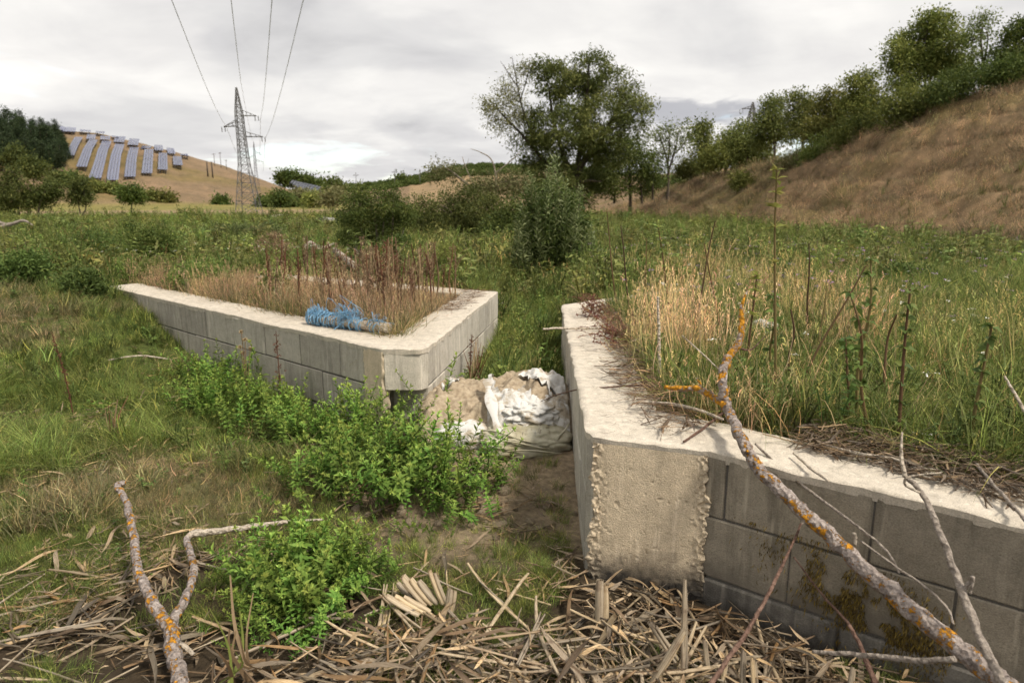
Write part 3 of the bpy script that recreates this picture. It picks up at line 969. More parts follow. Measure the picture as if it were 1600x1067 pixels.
# ------------------------------------------------------------------ sacks and sand that dam the channel
def blob(c, r, e=2.0, seed=0, amp=0.08, fr=3.0, n=40, m=64, fine=0.0, rz=0.0, flat=0.0):
    th = np.linspace(0, 2 * math.pi, m, endpoint=False)[None]; ph = np.linspace(-math.pi / 2 + 0.02, math.pi / 2 - 0.02, n)[:, None]
    sp = lambda x, k: np.sign(x) * np.abs(x) ** k
    k = 2 / e
    X = sp(np.cos(ph), k) * sp(np.cos(th), k); Y = sp(np.cos(ph), k) * sp(np.sin(th), k); Z_ = sp(np.sin(ph), k) * np.ones_like(th)
    D = np.stack([X, Y, Z_], -1)
    ns = fbm(X * fr + Z_ * 1.7 + 5, Y * fr - Z_ * 1.3 + 5, seed) - 0.5
    nf = vnoise(X * fr * 6 + Z_ * 5, Y * fr * 6 + Z_ * 7, seed + 3) - 0.5
    rid = np.abs(vnoise(X * fr * 1.6 + 2, Z_ * fr * 2.2 + Y, seed + 5) - 0.5) * 2
    D = D * (1 + amp * 2 * ns + fine * nf - fine * 0.8 * (1 - rid) ** 4)[..., None]
    P = D * np.asarray(r)
    ca, sa = math.cos(rz), math.sin(rz)
    P = np.stack([P[..., 0] * ca - P[..., 1] * sa, P[..., 0] * sa + P[..., 1] * ca, P[..., 2]], -1)
    V = P.reshape(-1, 3) + np.asarray(c)
    i = np.arange(n - 1)[:, None] * m; j = np.arange(m)[None]; j2 = (j + 1) % m
    F = np.stack([i + j, i + j2, i + m + j2, i + m + j], -1).reshape(-1, 4)
    return V, F


def sand_height(x, y):
    """the heap of sand left by the split sacks, between the two walls"""
    u = (x + 0.12) / 0.56; w = (y - 4.70) / 0.60
    h = (0.36 + .05 * np.clip(x * 2, -.5, .6)) * np.clip(1 - np.abs(u) ** 7 * 0.35 - np.abs(np.clip(w, -9, 0)) ** 5.0 - np.abs(np.clip(w, 0, 9)) ** 3, -0.4, 1)
    h = h + (fbm(x * 6, y * 6, 41) - 0.5) * 0.15 + (vnoise(x * 24, y * 24, 43) - 0.5) * 0.05 + (vnoise(x * 60, y * 60, 44) - 0.5) * 0.012
    return h


def build_sacks():
    x = np.linspace(-0.62, 0.40, 96); y = np.linspace(4.02, 5.2, 96)
    X, Y = np.meshgrid(x, y)
    H = sand_height(X, Y) + 0.02
    V = np.stack([X, Y, H], -1).reshape(-1, 3); n = 96
    i = np.arange(n - 1)[:, None] * n; j = np.arange(n - 1)[None]
    F = np.stack([i + j, i + j + 1, i + n + j + 1, i + n + j], -1).reshape(-1, 4)
    o = link('sand_heap', mesh_np('sand_heap', V, F, M['sand'], True))
    tag(o, 'heap of clumped tan sand spilling out between torn white sacks', 'sand heap')
    # lower sack, full and soiled, wedged against the right-hand wall
    t = thing('sandbag', 'full soiled white sandbag lowest of the pile, bulging against the right wall', 'sandbag', (0.08, 4.22, 0.1))
    g = G(); g.add(*blob((0.0, 0.0, 0.05), (0.31, 0.27, 0.125), 2.6, 4, 0.08, 2.0, 70, 120, 0.10, 0.05))
    link('sack', g.mesh('sack', M['bag_dirty'], True), t)
    g = G()
    for k in range(3):
        a = np.linspace(math.pi * 1.06, math.pi * 1.93, 30)
        P = np.stack([np.cos(a) * 0.318, np.sin(a) * 0.278, 0.045 + 0.045 * k + 0.03 * np.sin(a * 3 + k)], 1) * [1 - 0.045 * k, 1 - 0.06 * k, 1]
        g.add(*tube(P, 0.006, 5))
    link('fold', g.mesh('fold', M['bag_dirty'], True), t)
    t = thing('sandbag', 'half empty white sandbag poking out low at the left of the pile', 'sandbag', (-0.30, 4.26, 0.10))
    g = G(); g.add(*blob((0, 0, 0.06), (0.26, 0.16, 0.105), 2.3, 9, 0.10, 2.2, 40, 64, 0.10, -0.15))
    link('sack', g.mesh('sack', M['bag'], True), t)

    def biggest(F, nv):
        lab = np.arange(nv)
        for _ in range(400):
            m = lab[F].min(1); new = lab.copy()
            np.minimum.at(new, F.ravel(), np.repeat(m, 4))
            if (new == lab).all(): break
            lab = new
        w = lab[F[:, 0]]; vals, cn = np.unique(w, return_counts=True)
        return F[w == vals[np.argmax(cn)]]

    # torn white sack cloth draped over the sand
    def cloth(outline_fn, lift, seed, x0, x1, y0, y1, n=90):
        x = np.linspace(x0, x1, n); y = np.linspace(y0, y1, n)
        X, Y = np.meshgrid(x, y)
        # the front of the heap is steep: let the sheet hang
        wr = np.abs(vnoise(X * 9 + Y * 5, Y * 7, seed) - 0.5) * 0.05 + np.abs(vnoise(X * 16 - Y * 12, Y * 15, seed + 2) - 0.5) * 0.035 + (vnoise(X * 45, Y * 45, seed + 3) - .5) * 0.008
        H = sand_height(X, Y) + 0.022 + lift + wr
        P = np.stack([X, Y - (0.40 - np.clip(H, 0.1, 0.40)) * 0.14, np.maximum(H, 0.12)], -1)
        fx = (X - x0) / (x1 - x0); fy = (Y - y0) / (y1 - y0)
        keep = outline_fn(fx, fy, X, Y)
        V = P.reshape(-1, 3)
        kq = keep[:-1, :-1] & keep[1:, :-1] & keep[:-1, 1:] & keep[1:, 1:]
        i = np.arange(n - 1)[:, None] * n; j = np.arange(n - 1)[None]
        F = np.stack([i + j, i + j + 1, i + n + j + 1, i + n + j], -1)[kq]
        F = biggest(F, len(V))
        used = np.unique(F); mp = -np.ones(len(V), int); mp[used] = np.arange(len(used))
        V = V[used]; F = mp[F]
        m = len(V)                                   # give the cloth a thickness
        V2 = V - [0, 0, 0.006]
        return np.concatenate([V, V2]), np.concatenate([F, F[:, ::-1] + m])

    t = thing('sandbag', 'torn white sandbag split open across the top of the sand heap', 'sandbag', (0, 0, 0))

    def o1(fx, fy, X, Y):
        e = fbm(X * 12, Y * 12, 61) * 0.3
        holes = (fbm(X * 5.2, Y * 5.2, 66) < 0.60) | (fy < 0.30)
        return (fx > 0.05 + e * 0.35) & (fy > 0.05 + e * 0.4) & (fy < 0.93 - e * 0.4) & holes
    g = G(); V, F = cloth(o1, 0.004, 60, -0.22, 0.375, 4.06, 4.95); g.add(V, F)
    link('torn_cloth', g.mesh('torn_cloth', M['bag'], True), t)
    g = G(); g.add(*blob((0.13, 4.50, 0.27), (0.265, 0.36, 0.125), 2.5, 14, 0.10, 2.4, 80, 130, 0.13, -0.1))
    link('sack', g.mesh('sack', M['bag'], True), t)
    # a twisted strip hanging over the front
    g = G()
    c = catmull([(-0.17, 4.66, .43), (-0.165, 4.48, .43), (-0.14, 4.28, .38), (-0.10, 4.13, .28), (-0.05, 4.04, .21), (0.03, 4.0, .18)], 40)
    wv = 0.055 + 0.02 * np.sin(np.arange(40) * 0.5)
    V = np.stack([c + np.array([-1, .1, 0]) * wv[:, None] * .5 + [0, 0, .0], c + np.array([0, -.3, .25]) * wv[:, None] * .6, c + np.array([1, .1, 0]) * wv[:, None] * .6], 1).reshape(-1, 3)
    i = np.arange(39)[:, None] * 3; j = np.arange(2)[None]
    g.add(V, np.stack([i + j, i + j + 1, i + 4 + j, i + 3 + j], -1).reshape(-1, 4))
    link('hanging_strip', g.mesh('hanging_strip', M['bag'], True), t)
    g = G()                                          # frayed threads along the torn hem
    for k in range(70):
        xx = RNG.uniform(-0.1, 0.2); p = np.array([xx, 4.03 + RNG.uniform(0, .05), 0.25 + RNG.uniform(-.03, .03)])
        g.add(*tube([p, p + [RNG.normal() * .012, -.015, -.015], p + [RNG.normal() * .02, -.02, -.045]], 0.0012, 3, False))
    tag(link('frayed_threads', g.mesh('frayed_threads', M['bag'], False), t), kind='stuff')
    t = thing('sandbag', 'flattened white sack end on top of the heap beside the left wall corner', 'sandbag', (0, 0, 0))

    def o2(fx, fy, X, Y):
        e = fbm(X * 10, Y * 10, 81) * 0.3
        return (fx > 0.05 + e) & (fx < 0.98 - e * .6) & (fy > 0.15 + e) & (fy < 0.95 - e) & (fbm(X * 6, Y * 6, 88) < 0.58)
    g = G(); V, F = cloth(o2, 0.008, 70, -0.56, -0.12, 4.5, 5.0); g.add(V, F)
    link('torn_cloth', g.mesh('torn_cloth', M['bag'], True), t)
    # broken clods at the foot of the dam
    cl = [mesh_np('sand_clod', *blob((0, 0, 0), (1, 0.8, 0.6), 2.2, 100 + k, 0.22, 2.2, 10, 14, 0.15), M['sand'], True) for k in range(5)]
    for k in range(46):
        xx = RNG.uniform(-0.85, 0.34); yy = RNG.uniform(3.2, 4.15)
        o = link('sand_clod', cl[k % 5], None, (xx, yy, GZ(xx, yy) + 0.004), (RNG.uniform(-.5, .5), RNG.uniform(-.5, .5), RNG.uniform(0, 6)), RNG.uniform(0.012, 0.045))
        tag(o, 'small clod of dried sand on the trodden earth below the sandbags', 'clod', 'clods of sand below the sandbags')


build_sacks()


# ------------------------------------------------------------------ blue twine round a post
def build_twine():
    A = Py(482, 497, 5.95); B = Py(606, 516, 5.42)
    A[2] = ZT + 0.055; B[2] = ZT + 0.05
    A = Pz(484, 496, ZT + 0.055); B = Pz(607, 513, ZT + 0.05)
    t = thing('wooden_post', 'short brown wooden post wrapped in blue twine on the left wall', 'post', tuple((A + B) / 2))
    d = B - A; n_ = 26
    P = np.array([A + d * k / (n_ - 1) for k in range(n_)]) - (A + B) / 2
    g = G(); g.add(*tube(P, np.linspace(0.036, 0.04, n_), 10, True, 0.12, 3)); link('shaft', g.mesh('shaft', M['pale_wood'], True), t)
    r = thing('twine', 'tangled bright blue twine wound around the wooden post', 'twine', tuple((A + B) / 2))
    dn = norm(d); u = norm(np.cross(dn, [0, 0, 1])); w = np.cross(u, dn)
    g = G()
    for k in range(24):                               # turns
        c = RNG.beta(0.9, 1.3) * 0.86; turns = RNG.uniform(1.2, 3.5)
        m = 40; a = np.linspace(0, turns * 2 * math.pi, m) + RNG.uniform(0, 6)
        s = c + np.linspace(0, RNG.uniform(-0.14, 0.14), m)
        rr = 0.042 + RNG.uniform(0, 0.014) + 0.01 * np.sin(a * 2.3)
        Q = A - (A + B) / 2 + d * np.clip(s, 0, 0.94)[:, None] + (np.cos(a)[:, None] * u + np.sin(a)[:, None] * w) * np.reshape(rr, (-1, 1))
        g.add(*tube(Q, 0.0034, 4, False))
    link('winding', g.mesh('winding', M['rope'], True), r)
    g = G()
    for k in range(55):                              # fuzzy loops standing off the bundle
        s = RNG.choice([0.06, 0.2, 0.48, 0.52, 0.84]) + RNG.normal() * 0.05; s = float(np.clip(s, 0, 0.93))
        big = 0.075 if abs(s - 0.5) < 0.07 else 0.045
        c0 = A - (A + B) / 2 + d * s + np.array([0, 0, 0.03])
        q = [c0 + RNG.normal(size=3) * [0.03, 0.03, 0.012]]
        for _ in range(5):
            q.append(c0 + RNG.normal(size=3) * [big * .6, big * .5, big * .4] + [0, 0, abs(RNG.normal()) * big * .7])
        q.append(c0 + RNG.normal(size=3) * [0.05, 0.03, 0.012])
        g.add(*tube(catmull(q, 22), 0.0022, 3, False))
    tag(link('tangle', g.mesh('tangle', M['rope'], True), r), kind='stuff')


build_twine()


# ------------------------------------------------------------------ branches
def branch_part(name, pts, rad, mat, root, n=12, sub=60, bump=0.16, seed=0):
    P = catmull(pts, sub)
    R = np.interp(np.linspace(0, 1, sub), np.linspace(0, 1, len(rad)), rad)
    o0 = np.array(root.location) if root else 0
    wob = np.stack([fbm(np.arange(sub) * 0.35, np.full(sub, k * 9.1), seed + k) - 0.5 for k in range(3)], 1)
    P = P + wob * R[:, None] * 0.9
    g = G(); g.add(*tube(P - o0, R, n, True, bump, seed))
    return link(name, g.mesh(name, M[mat], True), root)


def px_path(seq):
    return [Py(u, v, Y) for u, v, Y in seq]


def knots(root, pts, mat, k, r, seed):
    """stubs and bark warts along a branch, one mesh"""
    rg = np.random.default_rng(seed); P = catmull(pts, 200); g = G(); o0 = np.array(root.location)
    for _ in range(k):
        i = rg.integers(5, 195); d = norm(rg.normal(size=3)); q = P[i] + d * r * 0.8 - o0
        g.add(*tube([q, q + d * r * rg.uniform(.3, .9)], [r * .5, r * .25], 6))
    tag(link('bark_knots', g.mesh('bark_knots', M[mat], True), root), kind='stuff')


def build_branches():
    main = px_path([(1610, 1110, 1.56), (1560, 1062, 1.68), (1500, 1012, 1.80), (1400, 932, 1.97), (1325, 862, 2.12), (1250, 795, 2.27)]) + [Py(1190, 737, 2.42), Pz(1160, 688, .745), Pz(1140, 645, .765), Py(1128, 605, 2.86), Py(1130, 572, 2.93)]
    t = thing('fallen_branch', 'long grey branch with orange lichen leaning over the right wall', 'branch', tuple(main[0]))
    branch_part('limb', main, [.031, .030, .029, .028, .0265, .025, .0235, .022, .0205, .0195, .019], 'lichen_bark', t, 14, 130, 0.16, 3)
    branch_part('fork', px_path([(1130, 575, 2.94), (1140, 556, 2.97), (1152, 540, 3.0), (1160, 515, 3.03), (1158, 490, 3.06), (1162, 468, 3.08), (1168, 455, 3.1)]), [.021, .018, .016, .015, .011, .006, .003], 'lichen_fork', t, 10, 50, 0.18, 7)
    branch_part('fork', px_path([(1130, 632, 2.84), (1112, 618, 2.92), (1090, 607, 2.98), (1065, 607, 3.02), (1038, 605, 3.06)]), [.017, .016, .014, .0125, .008], 'lichen_fork', t, 10, 40, 0.18, 9)
    branch_part('twig', px_path([(1090, 607, 2.97), (1095, 600, 2.99), (1087, 590, 3.0)]), [.006, .005, .002], 'lichen_fork', t, 6, 10)
    branch_part('twig', px_path([(1158, 545, 3.0), (1175, 545, 2.98), (1200, 520, 2.98)]), [.006, .004, .001], 'twig', t, 6, 12)
    branch_part('stub', px_path([(1330, 862, 2.2), (1335, 845, 2.2), (1334, 832, 2.2)]), [.010, .008, .007], 'pale_wood', t, 8, 8)
    branch_part('stub', px_path([(1252, 797, 2.35), (1255, 812, 2.32), (1251, 820, 2.3)]), [.010, .007, .004], 'grey_bark', t, 8, 8)
    knots(t, main, 'lichen_bark', 26, 0.022, 5)

    p2 = px_path([(1580, 1090, 1.50), (1550, 1035, 1.62), (1505, 930, 1.80), (1470, 835, 1.96), (1440, 770, 2.08), (1415, 745, 2.13)])
    t = thing('fallen_branch', 'thin pale grey branch leaning against the right wall near the frame edge', 'branch', tuple(p2[0]))
    branch_part('limb', p2, [.0125, .0125, .0115, .0105, .0085, .007], 'grey_bark', t, 10, 70, 0.15, 13)
    branch_part('twig', px_path([(1415, 745, 2.13), (1408, 715, 2.16), (1410, 675, 2.2)]), [.008, .006, .003], 'pale_wood', t, 7, 20)
    branch_part('twig', px_path([(1505, 925, 1.81), (1520, 900, 1.8), (1516, 928, 1.79)]), [.007, .006, .003], 'grey_bark', t, 6, 14)
    branch_part('twig', px_path([(1440, 770, 2.08), (1415, 758, 2.08), (1420, 745, 2.07), (1470, 738, 2.05)]), [.004, .004, .004, .002], 'pale_wood', t, 6, 24)

    p3 = px_path([(1080, 1110, 1.72), (1130, 1040, 1.85), (1180, 965, 1.98), (1220, 890, 2.13), (1252, 818, 2.30)])
    t = thing('broken_twig', 'reddish brown twig crossing under the big branch down to the reeds', 'twig', tuple(p3[0]))
    branch_part('stem', p3, [.0085, .008, .007, .006, .004], 'twig', t, 8, 50, 0.1, 17)

    p4 = px_path([(1240, 870, 2.28), (1290, 935, 2.12), (1330, 980, 2.02), (1372, 1067, 1.86)])
    t = thing('broken_twig', 'thin dark twig lying against the wall left of the moss', 'twig', tuple(p4[0]))
    branch_part('stem', p4, [.003, .004, .005, .005], 'twig', t, 6, 40, 0.1, 19)

    p5 = px_path([(1180, 693, 2.62), (1225, 735, 2.48), (1290, 785, 2.28), (1350, 830, 2.14), (1385, 860, 2.06), (1405, 895, 2.0)])
    t = thing('broken_twig', 'thin greyish pink shoot arching over the wall top just right of the big branch', 'twig', tuple(p5[0]))
    branch_part('stem', p5, [.005, .0055, .005, .005, .0045, .0035], 'grey_bark', t, 7, 60, 0.08, 23)
    p6 = px_path([(1345, 845, 2.08), (1400, 885, 1.98), (1450, 920, 1.9), (1480, 950, 1.85), (1490, 975, 1.82)])
    t = thing('broken_twig', 'greyish shoot curving down behind the big branch in front of dark blocks', 'twig', tuple(p6[0]))
    branch_part('stem', p6, [.003, .004, .0045, .004, .004], 'grey_bark', t, 7, 50, 0.08, 27)
    p7 = px_path([(1265, 690, 2.7), (1280, 715, 2.58), (1300, 750, 2.46), (1300, 780, 2.40)])
    t = thing('broken_twig', 'short bent pale twig hanging over the cap of the right wall', 'twig', tuple(p7[0]))
    branch_part('stem', p7, [.005, .005, .005, .004], 'pale_wood', t, 7, 30, 0.08, 29)
    p8 = px_path([(1270, 1018, 1.95), (1340, 1022, 1.86), (1420, 1030, 1.76), (1492, 1030, 1.68)])
    t = thing('broken_twig', 'horizontal grey stick low in front of the footing at the right', 'twig', tuple(p8[0]))
    branch_part('stem', p8, [.006, .008, .009, .009], 'grey_bark', t, 8, 40, 0.1, 33)
    p9 = px_path([(1325, 975, 2.0), (1345, 1010, 1.92), (1370, 1075, 1.82)])
    t = thing('broken_twig', 'dark broken stem standing under the mossy patch', 'twig', tuple(p9[0]))
    branch_part('stem', p9, [.006, .007, .008], 'twig', t, 8, 20, 0.1, 35)

    # forked branch lying on the left foreground
    gz = lambda u, v, h: (lambda p: np.array([p[0], p[1], p[2]]))(Pz(u, v, h))
    pb = [gz(300, 1115, .03), gz(285, 1068, .06), gz(272, 1020, .09), gz(264, 975, .12)]
    t = thing('forked_branch', 'forked grey branch with orange lichen lying on the left foreground', 'branch', tuple(pb[0]))
    branch_part('limb', pb, [.030, .0285, .026, .027], 'lichen_bark', t, 12, 40, 0.16, 43)
    branch_part('fork', [gz(262, 978, .12), gz(240, 945, .14), gz(219, 900, .17), gz(210, 850, .20), gz(204, 810, .22), gz(196, 782, .235), gz(184, 760, .25), gz(193, 754, .25)], [.024, .022, .019, .0185, .017, .015, .0155, .013], 'lichen_bark', t, 12, 80, 0.18, 47)
    branch_part('fork', [gz(266, 978, .12), gz(282, 948, .13), gz(297, 915, .14), gz(303, 888, .145), gz(296, 862, .15), gz(291, 842, .155)], [.021, .0175, .016, .0155, .015, .0145], 'lichen_bark', t, 12, 60, 0.18, 53)
    branch_part('broken_end', [gz(290, 842, .155), gz(305, 833, .15), gz(345, 829, .14), gz(400, 822, .12), gz(455, 815, .10), gz(505, 811, .09)], [.012, .017, .014, .0125, .010, .005], 'pale_wood', t, 9, 50, 0.2, 57)
    branch_part('spur', [gz(276, 1003, .10), gz(290, 1010, .09), gz(302, 1022, .07)], [.010, .009, .007], 'pale_wood', t, 8, 12)

    # loose sticks
    def stick(name, label, seq, r, mat, cat='stick'):
        p = [np.asarray(q) for q in seq]
        t = thing(name, label, cat, tuple(p[0]))
        branch_part('stem', p, r, mat, t, 7, 30, 0.1, int(p[0][0] * 100) % 97)
    stick('stick', 'pale stick jutting out over the channel from the right wall top', [Pz(848, 514, .70), Pz(878, 513, .70), Pz(916, 513, .69), Pz(960, 514, .69)], [.008, .010, .010, .008], 'pale_wood')
    stick('stick', 'slim red brown twig reaching from the right wall over the white sacks', [Py(845, 627, 4.1), Py(870, 617, 3.95), Py(905, 608, 3.7), Py(950, 605, 3.55), Py(1005, 601, 3.45)], [.002, .0035, .004, .0045, .005], 'twig')
    stick('stick', 'grey weathered stick standing upright in the dry grass right of the channel', [Py(1031, 604, 3.75), Py(1030, 540, 3.78), Py(1028, 464, 3.8)], [.010, .009, .007], 'pale_wood')
    stick('stick', 'thin straw stick slanting in the tall grass near the lichen branch', [Py(1135, 588, 3.3), Py(1100, 555, 3.36), Py(1066, 524, 3.4)], [.003, .004, .003], 'pale_wood')
    stick('stick', 'long grey stick lying on the wall top behind the lichen fork', [Pz(988, 628, .71), Pz(1040, 630, .72), Pz(1090, 640, .715), Pz(1130, 655, .71)], [.005, .008, .008, .006], 'pale_wood')
    stick('stick', 'dark stick lying aslant at the pale wall corner below the lichen branch', [Pz(1068, 690, .68), Pz(1100, 668, .69), Pz(1130, 645, .70)], [.005, .006, .006], 'twig')
    stick('stick', 'long pale stick along the litter edge of the right wall top', [Pz(1290, 695, .70), Pz(1340, 708, .70), Pz(1390, 716, .70), Pz(1440, 730, .70)], [.005, .007, .007, .005], 'pale_wood')
    stick('stick', 'split white reed lying across the front edge of the right wall top', [Pz(1240, 708, .69), Pz(1265, 730, .69), Pz(1295, 752, .685)], [.004, .006, .004], 'pale_wood')
    stick('stick', 'grey stick rising out of the weeds at the right edge', [Pz(1640, 740, .7), Py(1605, 650, 2.6), Py(1570, 588, 2.75)], [.009, .008, .005], 'pale_wood')
    stick('stick', 'bare grey stick lying among the litter at the far right of the wall top', [Pz(1525, 725, .72), Pz(1560, 765, .71), Pz(1605, 815, .70)], [.006, .006, .006], 'grey_bark')
    stick('stick', 'long dry reed lying on the bank left of the wall', [hit(170, 571) + [0, 0, .05], hit(220, 567) + [0, 0, .07], hit(270, 570) + [0, 0, .05]], [.006, .009, .005], 'pale_wood')
    stick('stick', 'dark crooked stick standing in the grass behind the left wall corner', [hit(762, 452) + [0, 0, .02], Py(748, 437, 8.6), Py(735, 424, 8.7)], [.016, .014, .008], 'trunk')
    stick('dead_branch', 'pale bare branch lying in the meadow at the foot of the pylon', [hit(465, 347) + [0, 0, .2], hit(445, 344) + [0, 0, .5], hit(425, 345) + [0, 0, .4], hit(412, 339) + [0, 0, .6]], [.05, .08, .08, .03], 'pale_wood', 'branch')
    stick('dead_branch', 'bare grey branch lying at the left edge before the roadside trees', [Py(-15, 357, 24), Py(12, 352, 24), Py(35, 345, 24), Py(52, 352, 24)], [.07, .07, .05, .02], 'grey_bark', 'branch')
    stick('dead_branch', 'forked grey branch at the left edge under the trees', [Py(-10, 344, 25), Py(10, 350, 25), Py(35, 346, 25)], [.05, .05, .02], 'grey_bark', 'branch')


build_branches()


EXCL = []


def build_logs():
    def log(label, a, b, wpx, up=None, clear=True):
        A = hit(*a); B = hit(*b)
        r = 0.5 * wpx * A[1] / FPX
        A = A + [0, 0, r * 1.5]; B = B + [0, 0, r * 1.5]
        if up is not None:                              # far end propped up
            B = Py(b[0], b[1], A[1] + up)
        t = thing('cut_log', label, 'log', tuple((A + B) / 2))
        for q in np.linspace(-.3, 1.3, 7 if clear else 0):
            e_ = A + (B - A) * q; EXCL.append((e_[0], e_[1], .28)); EXCL.append((e_[0] * .965, e_[1] * .965, .32)); EXCL.append((e_[0] * .93, e_[1] * .93, .32))
        c = (A + B) / 2
        g = G(); P = catmull([A - c, (A + B) / 2 - c + RNG.normal(size=3) * r * 0.25, B - c], 14)
        g.add(*tube(P, np.linspace(r, r * .85, 14), 10, False, 0.1, int(a[0])))
        link('bark', g.mesh('bark', M['log'], True), t)
        for e, p, q in ((0, P[0], P[1]), (1, P[-1], P[-2])):
            d = norm(p - q); u = norm(np.cross(d, [0.1, .3, 1])); w = np.cross(d, u); k = np.arange(10) * 2 * math.pi / 10
            rr = r * (1 if e == 0 else .85) * .98
            ring = p + (np.cos(k)[:, None] * u + np.sin(k)[:, None] * w) * rr
            Vv = np.concatenate([ring, ring * .02 + p * .98 + d * .004])
            F = np.array([[i, (i + 1) % 10, 10 + (i + 1) % 10, 10 + i] for i in range(10)])
            g2 = G(); g2.add(Vv, F); link('sawn_end', g2.mesh('sawn_end', M['pale_wood']), t)
    log('short upright log, leftmost of those lying behind the left wall', (477, 394), (484, 382), 9, 0.05)
    log('thick short brown log beside the leftmost upright log', (486, 390), (502, 398), 11)
    log('curved pale log lying diagonally toward the left wall', (523, 398), (553, 424), 9)
    log('pale log propped upright in front of the hawthorn bush', (559, 404), (557, 382), 10, 0.25)
    log('pale short log right of the propped log by the bush foot', (578, 397), (597, 392), 8)
    log('thin grey log lying flat left of the other logs', (433, 389), (468, 390), 4)
    log('slim branch log behind the thick brown log', (500, 392), (522, 383), 4)
    log('grey log half hidden in the grass behind the channel', (782, 482), (800, 470), 8, None, False)
    log('weathered log at the foot of the leafy willow shrub', (838, 446), (856, 436), 9, None, False)
    # stones
    def stone(name, label, p, r, mat, seed, rz=0.0):
        g = G(); g.add(*blob((0, 0, 0), r, 2.4, seed, 0.16, 1.9, 22, 30, 0.08)); o = link(name, g.mesh(name, M[mat], True), None, tuple(p), (0, 0, rz))
        tag(o, label, 'stone')
    p = hit(512, 350); stone('grey_boulder', 'dark grey mound of stone in the meadow left of the hawthorn bush', p, (0.75, 0.6, 0.45), 'stone', 3)
    p = Pz(1195, 524, .66); stone('pale_lump', 'whitish concrete lump among the tall dry grass right of the channel', p + [0, 0, .05], (0.10, 0.12, 0.07), 'pale_stone', 5)


build_logs()


# ------------------------------------------------------------------ pylons, cables, poles
def lattice(root, H, wb, arms, name_leg='leg'):
    """tapering four-legged lattice mast; arms: (height, side, length)"""
    prof = lambda h: np.interp(h / H, [0, 0.41, 0.62, 0.80, 1.0], [wb / 2, wb * 0.21, wb * 0.165, wb * 0.15, wb * 0.02])
    hs = [0, .09, .18, .26, .335, .40, .455, .505, .555, .60, .645, .69, .735, .78, .82, .87, .92, .96, 1.0]
    hs = [h * H for h in hs]
    th = wb * 0.022
    for sx, sy in ((-1, -1), (1, -1), (1, 1), (-1, 1)):
        g = G()
        for a, b in zip(hs[:-1], hs[1:]):
            pa, pb = prof(a), prof(b); g.add(*bar((sx * pa, sy * pa, a), (sx * pb, sy * pb, b), th * 1.25))
        link(name_leg, g.mesh(name_leg, M['steel']), root)
    g = G(); cs = [(-1, -1), (1, -1), (1, 1), (-1, 1)]
    for a, b in zip(hs[:-1], hs[1:]):
        pa, pb = prof(a), prof(b)
        for k in range(4):
            p, q = cs[k], cs[(k + 1) % 4]
            g.add(*bar((p[0] * pa, p[1] * pa, a), (q[0] * pb, q[1] * pb, b), th * .7))
            g.add(*bar((q[0] * pa, q[1] * pa, a), (p[0] * pb, p[1] * pb, b), th * .7))
            g.add(*bar((p[0] * pb, p[1] * pb, b), (q[0] * pb, q[1] * pb, b), th * .6))
    tag(link('lattice_bracing', g.mesh('lattice_bracing', M['steel']), root), kind='stuff')
    for h, sd_, ln in arms:
        g = G(); p = prof(h); tip = np.array([sd_ * (p + ln), 0, h - 0.005 * H]); up = h + H * 0.042; pu = prof(up)
        for sy in (-1, 1):
            g.add(*bar((sd_ * p, sy * p, h), tip, th)); g.add(*bar((sd_ * pu, sy * pu, up), tip, th * .9))
        for f in (0.3, 0.6):
            lo = np.array([sd_ * p, 0, h]) * (1 - f) + tip * f; hi = np.array([sd_ * pu, 0, up]) * (1 - f) + tip * f
            g.add(*bar(lo + [0, p * (1 - f), 0], hi, th * .6)); g.add(*bar(lo - [0, p * (1 - f), 0], hi, th * .6)); g.add(*bar(lo + [0, p * (1 - f), 0], lo - [0, p * (1 - f), 0], th * .6))
        arm_o = link('crossarm', g.mesh('crossarm', M['steel']), root)
        for sx in (-.3, .3):
            g = G()
            zz = np.linspace(0, -0.9, 13); rr = np.where(np.arange(13) % 2 == 0, .045, .12)
            g.add(*tube(np.stack([np.full(13, tip[0] + sx), np.zeros(13), tip[2] + zz], 1), rr * H / 25, 6))
            link('insulator', g.mesh('insulator', M['steel']), arm_o)


